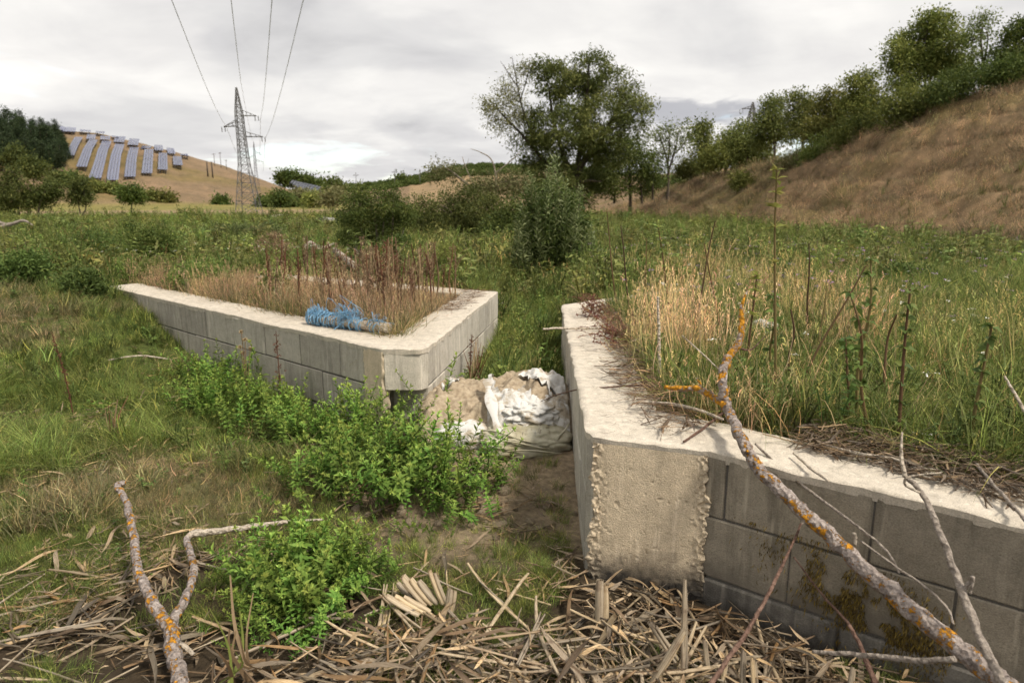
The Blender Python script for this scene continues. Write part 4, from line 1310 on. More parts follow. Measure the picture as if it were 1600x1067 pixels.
def build_pylons():
    D = 135.0
    b = Py(390, 336, D); base = np.array([b[0], D, GZ(b[0], D)])
    H = Py(378, 137, D)[2] - base[2]
    s = D / FPX
    hz = lambda v: Py(378, v, D)[2] - base[2]
    arms = [(hz(181), 1, 20 * s * 1.02), (hz(197), -1, 20 * s), (hz(214), 1, 27 * s)]
    t = thing('power_pylon', 'tall grey lattice pylon with three arms standing in the green valley field', 'pylon', tuple(base), 0.06)
    t.rotation_euler = (0, math.radians(-1.6), 0.06)
    lattice(t, H, 32 * s, arms)
    ax = base[0]
    # cables: from each arm tip overhead past the camera, and on to the far pylon
    far = Py(402, 236, 330.0)

    def cable(label, tip, thru, Yt, farpt):
        A = np.array(tip); B = Py(thru[0], thru[1], Yt)
        k = np.linspace(0, 1.55, 40)[:, None]
        P = A + (B - A) * k
        P[:, 2] -= 0.9 * np.sin(np.clip(k[:, 0], 0, 1) * math.pi)
        far_ = np.array(farpt); m = np.linspace(1, 0, 24)[:, None]
        Q = A + (far_ - A) * m; Q[:, 2] -= 8 * (m * (1 - m) * 4)[:, 0] * 0.5
        c = np.concatenate([Q[:-1], P]); g = G(); R = np.full(len(c), 0.022)
        R[:len(Q)] = 0.03
        g.add(*tube(c, R, 4, False)); o = link('power_cable', g.mesh('power_cable', M['cable']))
        tag(o, label, 'cable')
    cable('power cable sagging from the left arm of the pylon, leftmost of the wires', Py(354, 199, D), (268, 0), 42.0, Py(392, 262, 330))
    cable('power cable rising from the short upper right arm of the pylon', Py(407, 186, D), (425, 0), 42.0, Py(402, 250, 330))
    cable('power cable rising from the long lower right arm of the pylon, rightmost of the wires', Py(414, 218, D), (474, 0), 42.0, Py(407, 262, 330))
    cable('thin earth wire rising from the very tip of the pylon', Py(378, 138, D), (361, 0), 42.0, Py(399, 222, 330))
    # far pylon seen behind it
    b = Py(402, 300, 330.0); H2 = Py(400, 222, 330)[2] - GZ(b[0], 330)
    t2 = thing('power_pylon', 'distant faint pylon right behind the big pylon', 'pylon', (b[0], 330, GZ(b[0], 330)))
    lattice(t2, H2, 2.6, [(H2 * .78, 1, 2.4), (H2 * .70, -1, 2.4), (H2 * .62, 1, 3.2)])
    # pylon head above the trees on the right
    D3 = 150.0; b = Py(1167, 300, D3); zb = GZ(b[0], D3); H3 = Py(1169, 160, D3)[2] - zb
    t3 = thing('power_pylon', 'pylon top with one arm showing above the trees on the right slope', 'pylon', (b[0], D3, zb))
    lattice(t3, H3, 4.2, [(Py(1169, 170, D3)[2] - zb, -1, 2.0)])
    # wooden poles on the solar hill
    def pole(label, u, vb, vt, Yh, r, arm=0.0):
        p = hit(u, vb); top = Py(u, vt, p[1])
        t = thing('utility_pole', label, 'pole', tuple(p))
        h = top[2] - p[2]; g = G(); g.add(*tube(np.array([[0, 0, -.5], [0, 0, h]]), [r, r * .8], 6)); link('shaft', g.mesh('shaft', M['trunk']), t)
        if arm:
            g = G(); g.add(*bar((-arm, 0, h * .93), (arm, 0, h * .93), r)); link('crossarm', g.mesh('crossarm', M['trunk']), t)
    pole('dark wooden pole on the bare hill, left one of a pair', 325, 276, 252, 0, .38)
    pole('dark wooden pole on the bare hill, right one of a pair', 332.5, 277, 253, 0, .38)
    for (u, vb, vt, lb) in ((335.5, 258, 240, 'thin pole with crossarm on the hill crest above the pair of poles'), (345.5, 262, 238, 'thin pole on the hill crest, tallest of the crest poles'), (354, 264, 250, 'small thin pole on the hill crest, rightmost of the crest poles')):
        pole(lb, u, vb, vt, 0, .16, 1.0)
    for (u, vb, vt, lb) in ((557, 300, 270, 'tiny distant pole standing above the hawthorn bush'), (617, 290, 265, 'tiny distant pylon with crossarm on the far ridge'), (656, 284, 270, 'tiny distant pole on the far ridge near the leaning tree')):
        Yq = 560.0; p = Py(u, vb, Yq); z0 = GZ(p[0], Yq); t = thing('utility_pole', lb, 'pole', (p[0], Yq, z0))
        h = Py(u, vt, Yq)[2] - z0
        g = G(); g.add(*tube(np.array([[0, 0, -.5], [0, 0, h]]), [.3, .2], 5)); link('shaft', g.mesh('shaft', M['steel']), t)
        g = G(); g.add(*bar((-2.2, 0, h * .86), (2.2, 0, h * .86), .3)); link('crossarm', g.mesh('crossarm', M['steel']), t)


build_pylons()


# ------------------------------------------------------------------ solar arrays on the left hill
def build_solar():
    def array(label, line, wpx, mat='panel', lift=1.6, grp='rows of solar panels on the hill', slip=1.15):
        P = [hit(u, v) for u, v in line]
        for k in range(1, len(P)):                        # a sight line that slips over the crest would land far behind it
            if P[k][1] > P[k - 1][1] * slip:
                q = Py(*line[k], P[k - 1][1] * 1.035); P[k] = np.array([q[0], q[1], GZ(q[0], q[1])])
        c = P[0]
        t = thing('solar_array', label, 'solar panels', tuple(c), 0, grp)
        pts = []
        L_ = 0
        for a, b in zip(P[:-1], P[1:]):
            n = max(2, int(np.linalg.norm(b - a) / 2.2))
            for k in range(n):
                pts.append(a + (b - a) * k / n)
        pts.append(P[-1])
        pts = np.array(pts); w = 1.22 * wpx * pts[0][1] / FPX / 2
        pts[:, 2] = Z(pts[:, 0], pts[:, 1])
        ker = np.array([1, 2, 3, 2, 1.]) / 9
        if len(pts) > 7:
            q_ = np.arange(len(pts)); zz = np.polyval(np.polyfit(q_, pts[:, 2], 2), q_); pts[:, 2] = zz + .25
        pts = pts - c + [0, 0, lift]
        g = G(); fr = G(); lg = G()
        for i in range(len(pts) - 1):
            a, b = pts[i], pts[i + 1]; d = norm(b - a); sx = norm(np.array([1, 0, 0]) - d * d[0]); sx = sx + [0, 0, -0.10]
            nrm = np.cross(sx, d); nrm = nrm if nrm[2] > 0 else -nrm
            Ls = np.linalg.norm(b - a)
            for k in range(4):                          # four modules across, thin gaps between
                x0 = -w + k * w / 2 + 0.06; x1 = -w + (k + 1) * w / 2 - 0.06
                q = [a + sx * x0 + d * .012, a + sx * x1 + d * .012, a + sx * x1 + d * (Ls - .012), a + sx * x0 + d * (Ls - .012)]
                q = q + [p - nrm * .06 for p in q]
                g.add(np.array(q), [[0, 1, 2, 3], [7, 6, 5, 4], [0, 4, 5, 1], [1, 5, 6, 2], [2, 6, 7, 3], [3, 7, 4, 0]])
            for x in (-w * .6, w * .6):
                fr.add(*bar(a + sx * x - nrm * .12, b + sx * x - nrm * .12, .12))
                if i % 2 == 0:
                    p = a + sx * x - nrm * .12; lg.add(*bar(p, [p[0], p[1], p[2] - lift - .3], .12))
        tag(link('panel', g.mesh('panel', M[mat]), t), kind='stuff')
        link('rail', fr.mesh('rail', M['steel']), t)
        tag(link('leg', lg.mesh('leg', M['steel']), t), kind='stuff')

    long_ = [([(109.5, 248), (124, 220)], 10, 'leftmost long solar row, shortened by the dark wood'),
             ([(128, 266), (138, 239), (147, 223)], 12, 'second long solar row from the dark wood'),
             ([(149, 285), (161, 240), (168, 227)], 14, 'third long solar row from the dark wood, steepest slant'),
             ([(176, 287), (182, 247), (188, 231)], 14, 'fourth long solar row from the dark wood, straight above the shrub line'),
             ([(203.5, 281), (206.5, 254), (210.5, 236)], 13, 'fifth long solar row from the dark wood, above the round tree'),
             ([(230, 276), (233.5, 240)], 12.5, 'sixth long solar row from the dark wood'),
             ([(255, 271), (255, 244)], 11.5, 'seventh long solar row, second from the pylon side'),
             ([(279, 266), (277, 248)], 11, 'shortest of the long solar rows, nearest the pylon')]
    for ln, w, lb in long_:
        array(lb, ln, w, slip=1.8)
    up = [(142, 221, 144, 215.5, 10), (165, 224, 165, 217.5, 11), (186, 228, 189, 219, 12), (208, 233, 211, 222, 12), (228, 236.5, 229.5, 225, 11), (249, 242, 248, 231, 10), (269, 245.5, 266, 236, 9), (290, 249, 287, 239, 9)]
    nm = ['first', 'second', 'third', 'fourth', 'fifth', 'sixth', 'seventh', 'last']
    for k, (u0, v0, u1, v1, w) in enumerate(up):
        array(f'short solar row above the long rows, {nm[k]} of that line from the dark wood', [(u0, v0), (u1, v1)], w)
    rg = [(88, 208, 90, 202, 14), (107, 211, 110, 204, 15), (134, 211, 134, 206, 12), (157, 213.5, 157, 210.5, 10), (181, 219, 180, 217, 8)]
    nm = ['touching the dark wood', 'second from the dark wood', 'in the middle of the ridge', 'fourth along the ridge', 'smallest and edge on']
    for k, (u0, v0, u1, v1, w) in enumerate(rg):
        array('small solar row on the hill ridge, ' + nm[k], [(u0, v0), (u1, v1)], w)

    # dark array low on the right end of the hill, seen edge on
    def slab(label, a, b, wv, Yd):
        A, B = Py(*a, Yd), Py(*b, Yd * .92)
        t = thing('solar_array', label, 'solar panels', tuple(A), 0, 'dark solar rows behind the pylon')
        g = G(); d = B - A
        for k in range(10):
            p = d * k / 10; q = d * (k + .94) / 10; dn = np.array([wv * .3, 2.5, wv])
            V = [p, q, q + dn, p + dn]; V = V + [x - [0, 0, .1] for x in V]
            g.add(np.array(V), [[0, 1, 2, 3], [7, 6, 5, 4], [0, 4, 5, 1], [1, 5, 6, 2], [2, 6, 7, 3], [3, 7, 4, 0]])
        tag(link('panel', g.mesh('panel', M['panel_dark']), t), kind='stuff')
        g = G()
        for k in range(11):
            p = d * k / 10; g.add(*bar(p, [p[0], p[1], GZ(A[0] + p[0], A[1] + p[1]) - A[2] - .3], .2))
        tag(link('leg', g.mesh('leg', M['steel']), t), kind='stuff')
    slab('dark solar row right of the pylon, upper one against the trees', (453, 286), (500, 297), 1.6, 380)
    slab('dark solar row right of the pylon, middle one', (457, 288.5), (495, 299.5), 1.2, 374)
    slab('dark solar row right of the pylon, lowest one', (461, 291), (489, 304), 1.0, 366)


build_solar()


# ------------------------------------------------------------------ scattered ground cover (nobody could count it)
def scatter(name, P, eul, scl, idx, tint, sources, label=None):
    P = np.asarray(P, np.float32); n = len(P)
    me = bpy.data.meshes.new(name)
    me.vertices.add(n); me.vertices.foreach_set('co', P.ravel())
    a = me.attributes.new('rot', 'FLOAT_VECTOR', 'POINT'); a.data.foreach_set('vector', np.asarray(eul, np.float32).ravel())
    a = me.attributes.new('scl', 'FLOAT', 'POINT'); a.data.foreach_set('value', np.asarray(scl, np.float32))
    a = me.attributes.new('idx', 'INT', 'POINT'); a.data.foreach_set('value', np.asarray(idx, np.int32))
    a = me.attributes.new('tint', 'FLOAT_COLOR', 'POINT')
    c = np.ones((n, 4), np.float32); c[:, :3] = tint; a.data.foreach_set('color', c.ravel())
    col = bpy.data.collections.new(name + '_source')
    for k, m in enumerate(sources):
        col.objects.link(bpy.data.objects.new(f'{name}_source_{k:03d}', m))
    ng = bpy.data.node_groups.new(name, 'GeometryNodeTree')
    ng.interface.new_socket('Geometry', in_out='INPUT', socket_type='NodeSocketGeometry')
    ng.interface.new_socket('Geometry', in_out='OUTPUT', socket_type='NodeSocketGeometry')
    N, L = ng.nodes, ng.links
    gi, go = N.new('NodeGroupInput'), N.new('NodeGroupOutput')
    ci = N.new('GeometryNodeCollectionInfo'); ci.inputs['Collection'].default_value = col
    ci.inputs['Separate Children'].default_value = True; ci.inputs['Reset Children'].default_value = True
    ip = N.new('GeometryNodeInstanceOnPoints'); ip.inputs['Pick Instance'].default_value = True

    def attr(nm, ty):
        q = N.new('GeometryNodeInputNamedAttribute'); q.data_type = ty; q.inputs['Name'].default_value = nm
        return [s for s in q.outputs if s.enabled and s.name == 'Attribute'][0]
    L.new(gi.outputs[0], ip.inputs['Points']); L.new(ci.outputs[0], ip.inputs['Instance'])
    L.new(attr('idx', 'INT'), ip.inputs['Instance Index'])
    L.new(attr('rot', 'FLOAT_VECTOR'), ip.inputs['Rotation'])
    L.new(attr('scl', 'FLOAT'), ip.inputs['Scale'])
    L.new(ip.outputs[0], go.inputs[0])
    o = link(name, me)
    md = o.modifiers.new('scatter', 'NODES'); md.node_group = ng
    tag(o, label, None, None, 'stuff')
    return o


def tuft(n, spread, bend, w, seed, seg=3, lean=0.25, hv=(0.45, 1.0), seeds=0.0, straw=0.1):
    """grass tuft of unit height"""
    rg = np.random.default_rng(seed)
    r = spread * np.sqrt(rg.random(n)); a = rg.random(n) * 2 * math.pi
    base = np.stack([r * np.cos(a), r * np.sin(a), np.zeros(n)], 1)
    az = a + rg.normal(size=n) * 1.0
    dr = np.stack([np.cos(az), np.sin(az), np.zeros(n)], 1)
    h = rg.uniform(*hv, n); bn = bend * rg.uniform(0.3, 1.5, n); ln = lean * rg.normal(size=n)
    fa = rg.random(n) * math.pi * 2
    side = np.stack([np.cos(fa), np.sin(fa), np.zeros(n)], 1)
    rows = []
    for k in range(seg + 1):
        t = k / seg
        p = base + dr * ((ln * t + bn * t * t) * h)[:, None] + np.array([0, 0, 1]) * (h * (t - 0.38 * np.clip(bn, 0, 2) * t * t * t))[:, None]
        ww = w * (1 - t ** 1.6 * 0.93)
        rows.append(np.stack([p - side * ww / 2, p + side * ww / 2], 1))
    V = np.stack(rows, 1).reshape(-1, 3)
    st = 2 * (seg + 1)
    i = np.arange(n)[:, None, None] * st + np.arange(seg)[None, :, None] * 2
    F = (i + np.array([0, 1, 3, 2])).reshape(-1, 4)
    vv = rg.random(n) * 0.86
    vv[rg.random(n) < straw] = 1.0
    A = np.repeat(vv, st)
    g = G(); g.add(V, F, A)
    if seeds:
        m = rg.random(n) < seeds
        tips = rows[-1][m].mean(1); k = m.sum()
        if k:
            for q in range(5):
                b = tips + np.array([0, 0, -0.02 * q]); V2, F2, c = leaves(b, rg.normal(size=(k, 3)) * [.6, .6, .4] + [0, 0, 1], rg.normal(size=(k, 3)), 0.038, 0.011, two=False)
                g.add(V2, F2, 1.0)
    return g


def broad(n, seed, L_=0.3, W_=0.1, stems=5):
    """low leafy weed of unit height"""
    rg = np.random.default_rng(seed); g = G()
    for s in range(stems):
        az = rg.random() * 6.28; le = rg.uniform(.1, .45); h = rg.uniform(.55, 1)
        P = np.array([[rg.normal() * .08, rg.normal() * .08, 0], [math.cos(az) * le * .4, math.sin(az) * le * .4, h * .5], [math.cos(az) * le, math.sin(az) * le, h]])
        C = catmull(P, 8); g.add(*tube(C, [.012] * 8, 3, False), a=0.3)
        k = n // stems; t = rg.uniform(0.2, 1, k); b = np.stack([np.interp(t, np.linspace(0, 1, 8), C[:, j]) for j in range(3)], 1)
        D = rg.normal(size=(k, 3)) * [1, 1, .35] + [0, 0, .25]
        V, F, c = leaves(b, D, [0, 0, 1] + rg.normal(size=(k, 3)) * .4, L_ * rg.uniform(.5, 1, k), W_ * rg.uniform(.5, 1, k), .2, .25)
        g.add(V, F, np.repeat(np.clip(rg.normal(.5, .2, k), 0, .86), c))
    return g


B_ = M['blade']
T_FINE = [tuft(34, .33, .55, .016, s, 4).mesh('tuft', B_) for s in (1, 2, 3, 4)]
T_LONG = [tuft(26, .25, .85, .013, s, 5, .3).mesh('tuft', B_) for s in (5, 6, 7)]
T_TALL = [tuft(12, .22, .16, .0085, s, 3, .14, (.5, 1.0), .8, .35).mesh('tuft', B_) for s in (8, 9, 10, 11)]
T_COARSE = [tuft(22, .55, .5, .035, s, 3).mesh('tuft', B_) for s in (12, 13, 14)]
T_DRY = [tuft(22, .4, .8, .014, s, 4, .6, (.3, 1.0), 0, .2).mesh('tuft', B_) for s in (15, 16, 17)]
T_BROAD = [broad(46, s).mesh('leafy_tuft', B_) for s in (20, 21, 22)]
T_FINELEAF = [broad(90, s, .13, .045, 7).mesh('leafy_tuft', B_) for s in (23, 24, 25)]
ALLT = T_FINE + T_LONG + T_TALL + T_COARSE + T_DRY + T_BROAD + T_FINELEAF
IX = {}
k0 = 0
for nm_, ls_ in (('fine', T_FINE), ('long', T_LONG), ('tall', T_TALL), ('coarse', T_COARSE), ('dry', T_DRY), ('broad', T_BROAD), ('fl', T_FINELEAF)):
    IX[nm_] = (k0, k0 + len(ls_)); k0 += len(ls_)


def zone(x, y):
    s = (x - LP0[0]) * dirL[0] + (y - LP0[1]) * dirL[1]
    dl_ = (x - LP0[0]) * nL[0] + (y - LP0[1]) * nL[1]; dlc = (x - LC[0]) * nLc[0] + (y - LC[1]) * nLc[1]
    dr_ = (x - RP[0]) * nR[0] + (y - RP[1]) * nR[1]; drc = (x - RC0[0]) * nRc[0] + (y - RC0[1]) * nRc[1]
    rl = norm(LREAR - LBACK); rlp = np.array([-rl[1], rl[0]]); rlp = rlp if rlp[1] > 0 else -rlp
    dre = (x - LBACK[0]) * rlp[0] + (y - LBACK[1]) * rlp[1]      # beyond the left rear wing
    rr = norm(RREAR - RBACK); rrp = np.array([-rr[1], rr[0]]); rrp = rrp if rrp[1] > 0 else -rrp
    drr = (x - RBACK[0]) * rrp[0] + (y - RBACK[1]) * rrp[1]
    inl = np.minimum(dl_, dlc); inr = np.minimum(dr_, drc)
    near_wing_end = s < np.linalg.norm(LEND - LP0)
    wallL = ((dl_ > -0.03) & (dl_ < TH + .03) & near_wing_end & (dlc > -0.03)) | ((dlc > -0.03) & (dlc < TH + .03) & (dl_ > -.03) & (dre < 0)) | ((dre > -TH - .02) & (dre < .03) & (dlc > 0) & (x > LREAR[0]))
    wallR = ((dr_ > -0.04) & (dr_ < TH * .98) & (drc > -.03)) | ((drc > -0.03) & (drc < TH * .98) & (dr_ > -.03) & (drr < 0)) | ((drr > -TH) & (drr < .03) & (drc > 0) & (x < RREAR[0]))
    sack = (np.abs(x + .1) < .56) & (y > 3.9) & (y < 5.15)
    return dict(s=s, inl=inl, inr=inr, dr=dr_, drc=drc, dl=dl_, dlc=dlc, dre=dre, drr=drr, wall=wallL | wallR, sack=sack, near_end=near_wing_end)


def sample(n, a0, a1, r0, r1, seed, p=0.0):
    rg = np.random.default_rng(seed)
    a = rg.uniform(a0, a1, n); y = np.exp(rg.uniform(math.log(r0), math.log(r1), n)) if p == 0 else (r0 ** p + rg.random(n) * (r1 ** p - r0 ** p)) ** (1 / p)
    return a * y, y, rg


COVER = []


def cover(x, y, kind, scl, tint, rg, tilt=0.12, dz=0.0, mask=None, hv=0.3, cv=0.22):
    if mask is not None:
        x, y = x[mask], y[mask]
        scl = scl[mask] if np.ndim(scl) else scl
        tint = tint[mask] if np.ndim(tint) > 1 else tint
    if EXCL and y.size:
        kp = np.ones(len(x), bool)
        for ex, ey, er in EXCL:
            kp &= (x - ex) ** 2 + (y - ey) ** 2 > er * er
        x, y = x[kp], y[kp]
        scl = scl[kp] if np.ndim(scl) else scl
        tint = tint[kp] if np.ndim(tint) > 1 else tint
    n = len(x)
    if n == 0: return
    z = Z(x, y) + dz
    eul = np.stack([rg.normal(size=n) * tilt, rg.normal(size=n) * tilt, rg.random(n) * 6.28], 1)
    sc_ = np.asarray(scl) * (1 + hv * np.clip(rg.normal(size=n), -2, 2))
    tn = np.broadcast_to(np.asarray(tint, float), (n, 3)) * (1 + cv * np.clip(rg.normal(size=(n, 1)), -2, 2)) * (1 + 0.07 * rg.normal(size=(n, 3)))
    a, b = IX[kind]
    COVER.append((np.stack([x, y, z], 1), eul, np.maximum(sc_, .02), rg.integers(a, b, n), np.clip(tn, .01, 1)))


def flush(name, label):
    global COVER
    P, e, s, i, t = [np.concatenate([c[k] for c in COVER]) for k in range(5)]
    COVER = []
    return scatter(name, P, e, s, i, t, ALLT, label)


GREEN = np.array([.18, .22, .062]); LIME = np.array([.29, .34, .095]); DKGREEN = np.array([.10, .14, .042]); STRAW = np.array([.34, .285, .165]); BROWN = np.array([.20, .155, .10]); OLIVE = np.array([.20, .20, .07]); TANC = np.array([.285, .22, .125])


def mixc(c0, c1, t):
    t = np.clip(t, 0, 1)[:, None]
    return c0 * (1 - t) + c1 * t


def build_cover():
    # --- left bank and basin floor
    x, y, rg = sample(30000, -1.05, .2, 2.2, 13, 101, 1.0)
    z_ = zone(x, y); n1 = fbm(x * 1.1, y * 1.1, 201); n2 = fbm(x * 3, y * 3, 211)
    ok = (z_['inl'] < -0.02) & (z_['inr'] < 0) & ~z_['wall'] & ~z_['sack'] & (z_['s'] + (n2 - .5) * 1.6 > 0.15) & (x < -0.9)
    dry = sst(.5, .66, n1) * 0.85
    cover(x, y, 'fine', 0.085 + .09 * sst(.45, .7, n2), mixc(GREEN, STRAW * .8, dry), rg, .2, -.005, ok & (rg.random(len(x)) < .75))
    cover(x, y, 'coarse', 0.10 + .07 * sst(.45, .7, n2), mixc(LIME, STRAW, dry * 1.2 + .5 * (rg.random(len(x)) < .25)), rg, .3, -.005, ok & (rg.random(len(x)) < .17))
    m = ok & (rg.random(len(x)) < .28)
    cover(x, y, 'dry', 0.11, mixc(STRAW, TANC, n2), rg, .5, -.005, m & (n1 > .45))
    cover(x, y, 'broad', 0.085, mixc(GREEN, DKGREEN, n2 * 1.2), rg, .2, 0, ok & (rg.random(len(x)) < .24), hv=.45)
    cover(x, y, 'fl', 0.13, mixc(LIME, DKGREEN, n2 * 1.4), rg, .3, 0, ok & (rg.random(len(x)) < .09) & (n1 < .55), hv=.5)
    # long soft tufts below the wall
    x, y, rg = sample(6500, -1.0, -.15, 2.9, 5.6, 103, 1.0)
    z_ = zone(x, y); n2 = fbm(x * 1.6, y * 1.6, 221)
    cover(x, y, 'long', 0.13 + .17 * sst(.42, .65, n2), mixc(GREEN * 1.1, LIME, n2 * .7), rg, .2, -.01, (z_['dl'] < -.1) & (z_['s'] > .2 + n2) & (n2 > .38) & (x < -.8) & (z_['s'] < 3.3))
    # --- foreground: thin grass among the litter
    x, y, rg = sample(6500, -1.0, 1.0, 1.35, 3.4, 105, 1.0)
    z_ = zone(x, y); n2 = fbm(x * 2.4, y * 2.4, 231)
    ok = (z_['dr'] < -.03) & (z_['dl'] < 0) & ~z_['wall'] & (n2 > .50 + .10 * ((x / y < -.3) & (y < 2.7)))
    cover(x, y, 'fine', 0.075, mixc(GREEN, LIME, n2 * .6), rg, .35, 0, ok & (rg.random(len(x)) < .7))
    cover(x, y, 'long', 0.10, mixc(GREEN, OLIVE, n2), rg, .35, 0, ok & (rg.random(len(x)) < .18))
    cover(x, y, 'fl', 0.06, GREEN, rg, .2, 0, ok & (rg.random(len(x)) < .10))
    x, y, rg = sample(7500, -.95, -.12, 2.3, 4.6, 106, 1.0)
    z_ = zone(x, y); n2 = fbm(x * 2.0, y * 2.0, 236)
    ok = (z_['dl'] < -.05) & (z_['s'] > -1.4 + n2) & (z_['s'] < 1.6) & (x < -.35)
    cover(x, y, 'fine', 0.075, mixc(GREEN, STRAW * .8, sst(.4, .7, n2)), rg, .35, 0, ok & (rg.random(len(x)) < .6))
    cover(x, y, 'dry', 0.10, mixc(STRAW, TANC, n2), rg, .6, 0, ok & (rg.random(len(x)) < .3) & (n2 > .42))
    cover(x, y, 'broad', 0.05, GREEN, rg, .3, 0, ok & (rg.random(len(x)) < .12))
    # --- strip of earth by the pillar
    x, y, rg = sample(900, -.35, .15, 2.6, 4.1, 107, 1.0)
    z_ = zone(x, y)
    cover(x, y, 'fine', 0.07, mixc(GREEN, LIME, rg.random(len(x))), rg, .3, 0, (z_['drc'] < -.06) & (fbm(x * 4, y * 4, 241) > .53) & ~z_['sack'])
    x, y, rg = sample(500, -.30, .12, 2.75, 4.1, 108, 1.0)
    z_ = zone(x, y)
    cover(x, y, 'dry', 0.07, TANC, rg, .6, 0, (z_['drc'] < -.06) & ~z_['sack'] & (rg.random(len(x)) < .5))
    # --- channel behind the sacks
    x, y, rg = sample(5200, -.2, .2, 4.9, 13, 109, 1.0)
    z_ = zone(x, y); n2 = fbm(x * 1.5, y * 1.5, 251)
    ok = ((z_['dlc'] < -.05) | (z_['dre'] > .1)) & ((z_['drc'] < -.05) | (z_['drr'] > .1)) & ~z_['sack']
    cover(x, y, 'long', 0.22, mixc(LIME * 1.0, GREEN * 1.2, n2 * 1.2), rg, .2, -.02, ok)
    cover(x, y, 'fine', 0.17, mixc(LIME, GREEN, n2), rg, .2, -.02, ok & (rg.random(len(x)) < .5))
    cover(x, y, 'dry', 0.20, STRAW * .85, rg, .4, -.02, ok & (rg.random(len(x)) < .12))
    cover(x, y, 'broad', 0.20, mixc(GREEN, LIME, n2 * 1.2), rg, .2, -.02, ok & (rg.random(len(x)) < .10) & (n2 > .4))
    cover(x, y, 'fl', 0.28, mixc(DKGREEN, GREEN, n2 * 1.4), rg, .2, -.02, ok & (rg.random(len(x)) < .10))
    cover(x, y, 'tall', 0.4, mixc(STRAW, LIME, n2 * 1.2), rg, .2, -.02, ok & (rg.random(len(x)) < .02))
    # --- dry weeds inside the V of the left wall
    x, y, rg = sample(6500, -.65, .02, 5.0, 9.6, 111, 1.0)
    z_ = zone(x, y); n2 = fbm(x * 1.5, y * 1.5, 261)
    ok = (z_['inl'] > TH - .02) & (z_['dre'] < -TH + .05)
    lowr = np.clip(.45 + .65 * (-z_['dre'] - .4) / 1.8, .45, 1.1)
    cover(x, y, 'dry', 0.24 * lowr, mixc(STRAW * .85, BROWN, n2 * .9), rg, .35, -.02, ok & (rg.random(len(x)) < .7))
    cover(x, y, 'tall', 0.34 * lowr, mixc(STRAW, BROWN, n2 * 1.3), rg, .2, -.02, ok & (rg.random(len(x)) < .6))
    cover(x, y, 'fine', 0.20 * lowr, mixc(GREEN, OLIVE, n2), rg, .2, -.02, ok & (rg.random(len(x)) < .35) & (n2 > .45))
    # --- tall dry grass behind the right wall
    x, y, rg = sample(15000, .02, .98, 1.9, 9.5, 113, 1.0)
    z_ = zone(x, y); n2 = fbm(x * 1.1, y * 1.1, 271); n3 = fbm(x * .5 + 3, y * .5, 281)
    ok = (z_['dr'] > TH + .02) & (z_['drc'] > TH * .95) & ~z_['wall']
    edge = np.minimum(z_['dr'], z_['drc'])
    strawish = (sst(.72, .28, x / np.maximum(y, .1)) * .75) * (.35 + .65 * sst(7.5, 4.5, y)) + .12
    hh = sst(.3, 1.1, edge)
    cover(x, y, 'tall', (0.30 + .62 * hh * sst(.32, .62, n2) * (.35 + .65 * sst(.62, .22, x / y))) * (.6 + .3 * sst(7, 4, y)), mixc(OLIVE, STRAW * 1.2, strawish * (0.65 + n3 * .8)), rg, .14, -.02, ok & (rg.random(len(x)) < .04 + .42 * sst(.66, .28, x / y) * sst(.38, .58, n2) * (.25 + .75 * sst(7.0, 4.5, y))) & (edge > .42))
    cover(x, y, 'fine', 0.17 + .12 * n2, mixc(GREEN * .9, OLIVE, n2 * strawish), rg, .2, -.02, ok & (rg.random(len(x)) < .75) & (edge > .44 + .2 * n2))
    cover(x, y, 'long', 0.27, mixc(GREEN, LIME, n2 * 1.2), rg, .2, -.02, ok & (rg.random(len(x)) < .5) & (edge > .5))
    cover(x, y, 'dry', 0.26, mixc(STRAW, TANC, n2), rg, .4, -.02, ok & (rg.random(len(x)) < .10 + .3 * strawish) & (edge > .38))
    cover(x, y, 'fl', 0.20, mixc(DKGREEN, GREEN, n2), rg, .15, -.02, ok & (rg.random(len(x)) < .16) & (edge > .45))
    flush('grass', 'mixed green and straw coloured grass round the walls')

    # --- meadow out to the trees
    x, y, rg = sample(50000, -1.0, 1.0, 7.0, 90, 121, .12)
    z_ = zone(x, y); r = np.hypot(x, y); n1 = fbm(x * .35, y * .35, 301); n2 = fbm(x * .09, y * .09, 311, 5); n4 = fbm(x * 1.3, y * 1.3, 321)
    a = x / y; dfR = np.interp(a, RF[:, 0], RF[:, 1])
    ok = ~z_['wall'] & ~((z_['dl'] < 0) & (y < 9)) & ~((z_['inl'] > 0) & (z_['dre'] < 0) & z_['near_end']) & ~((z_['drc'] > -.6) & (z_['drr'] < .05) & (y < 9)) & ~((x > -.3) & (x < .6) & (y < 8.5))
    ok &= ~((a > RF[0, 0]) & (y > dfR + .5))
    t = mixc(GREEN * 1.12, OLIVE * 1.2, sst(.4, .62, n1)); t = t * (1 - sst(.62, .75, n4)[:, None]) + STRAW * .8 * sst(.62, .75, n4)[:, None]
    t = t * (1 - .75 * sst(35, 70, r)[:, None] * (a < .0)[:, None]) + np.array([.33, .34, .085]) * .75 * (sst(35, 70, r) * (a < .0))[:, None]
    sc_ = np.interp(r, [7, 12, 25, 60, 90], [.17, .2, .26, .42, .55]) * (0.7 + .7 * n4)
    cover(x, y, 'coarse', sc_, t, rg, .15, -.03, ok & (r > 14))
    cover(x, y, 'fine', sc_, t, rg, .15, -.03, ok & (r <= 14))
    cover(x, y, 'fl', sc_ * 1.35, mixc(GREEN * .75, LIME, n4 * .9), rg, .15, -.03, ok & (rg.random(len(x)) < .24) & (n1 > .40), hv=.5)
    cover(x, y, 'broad', sc_ * 1.5, mixc(GREEN, OLIVE, n4), rg, .15, -.03, ok & (rg.random(len(x)) < .10), hv=.5)
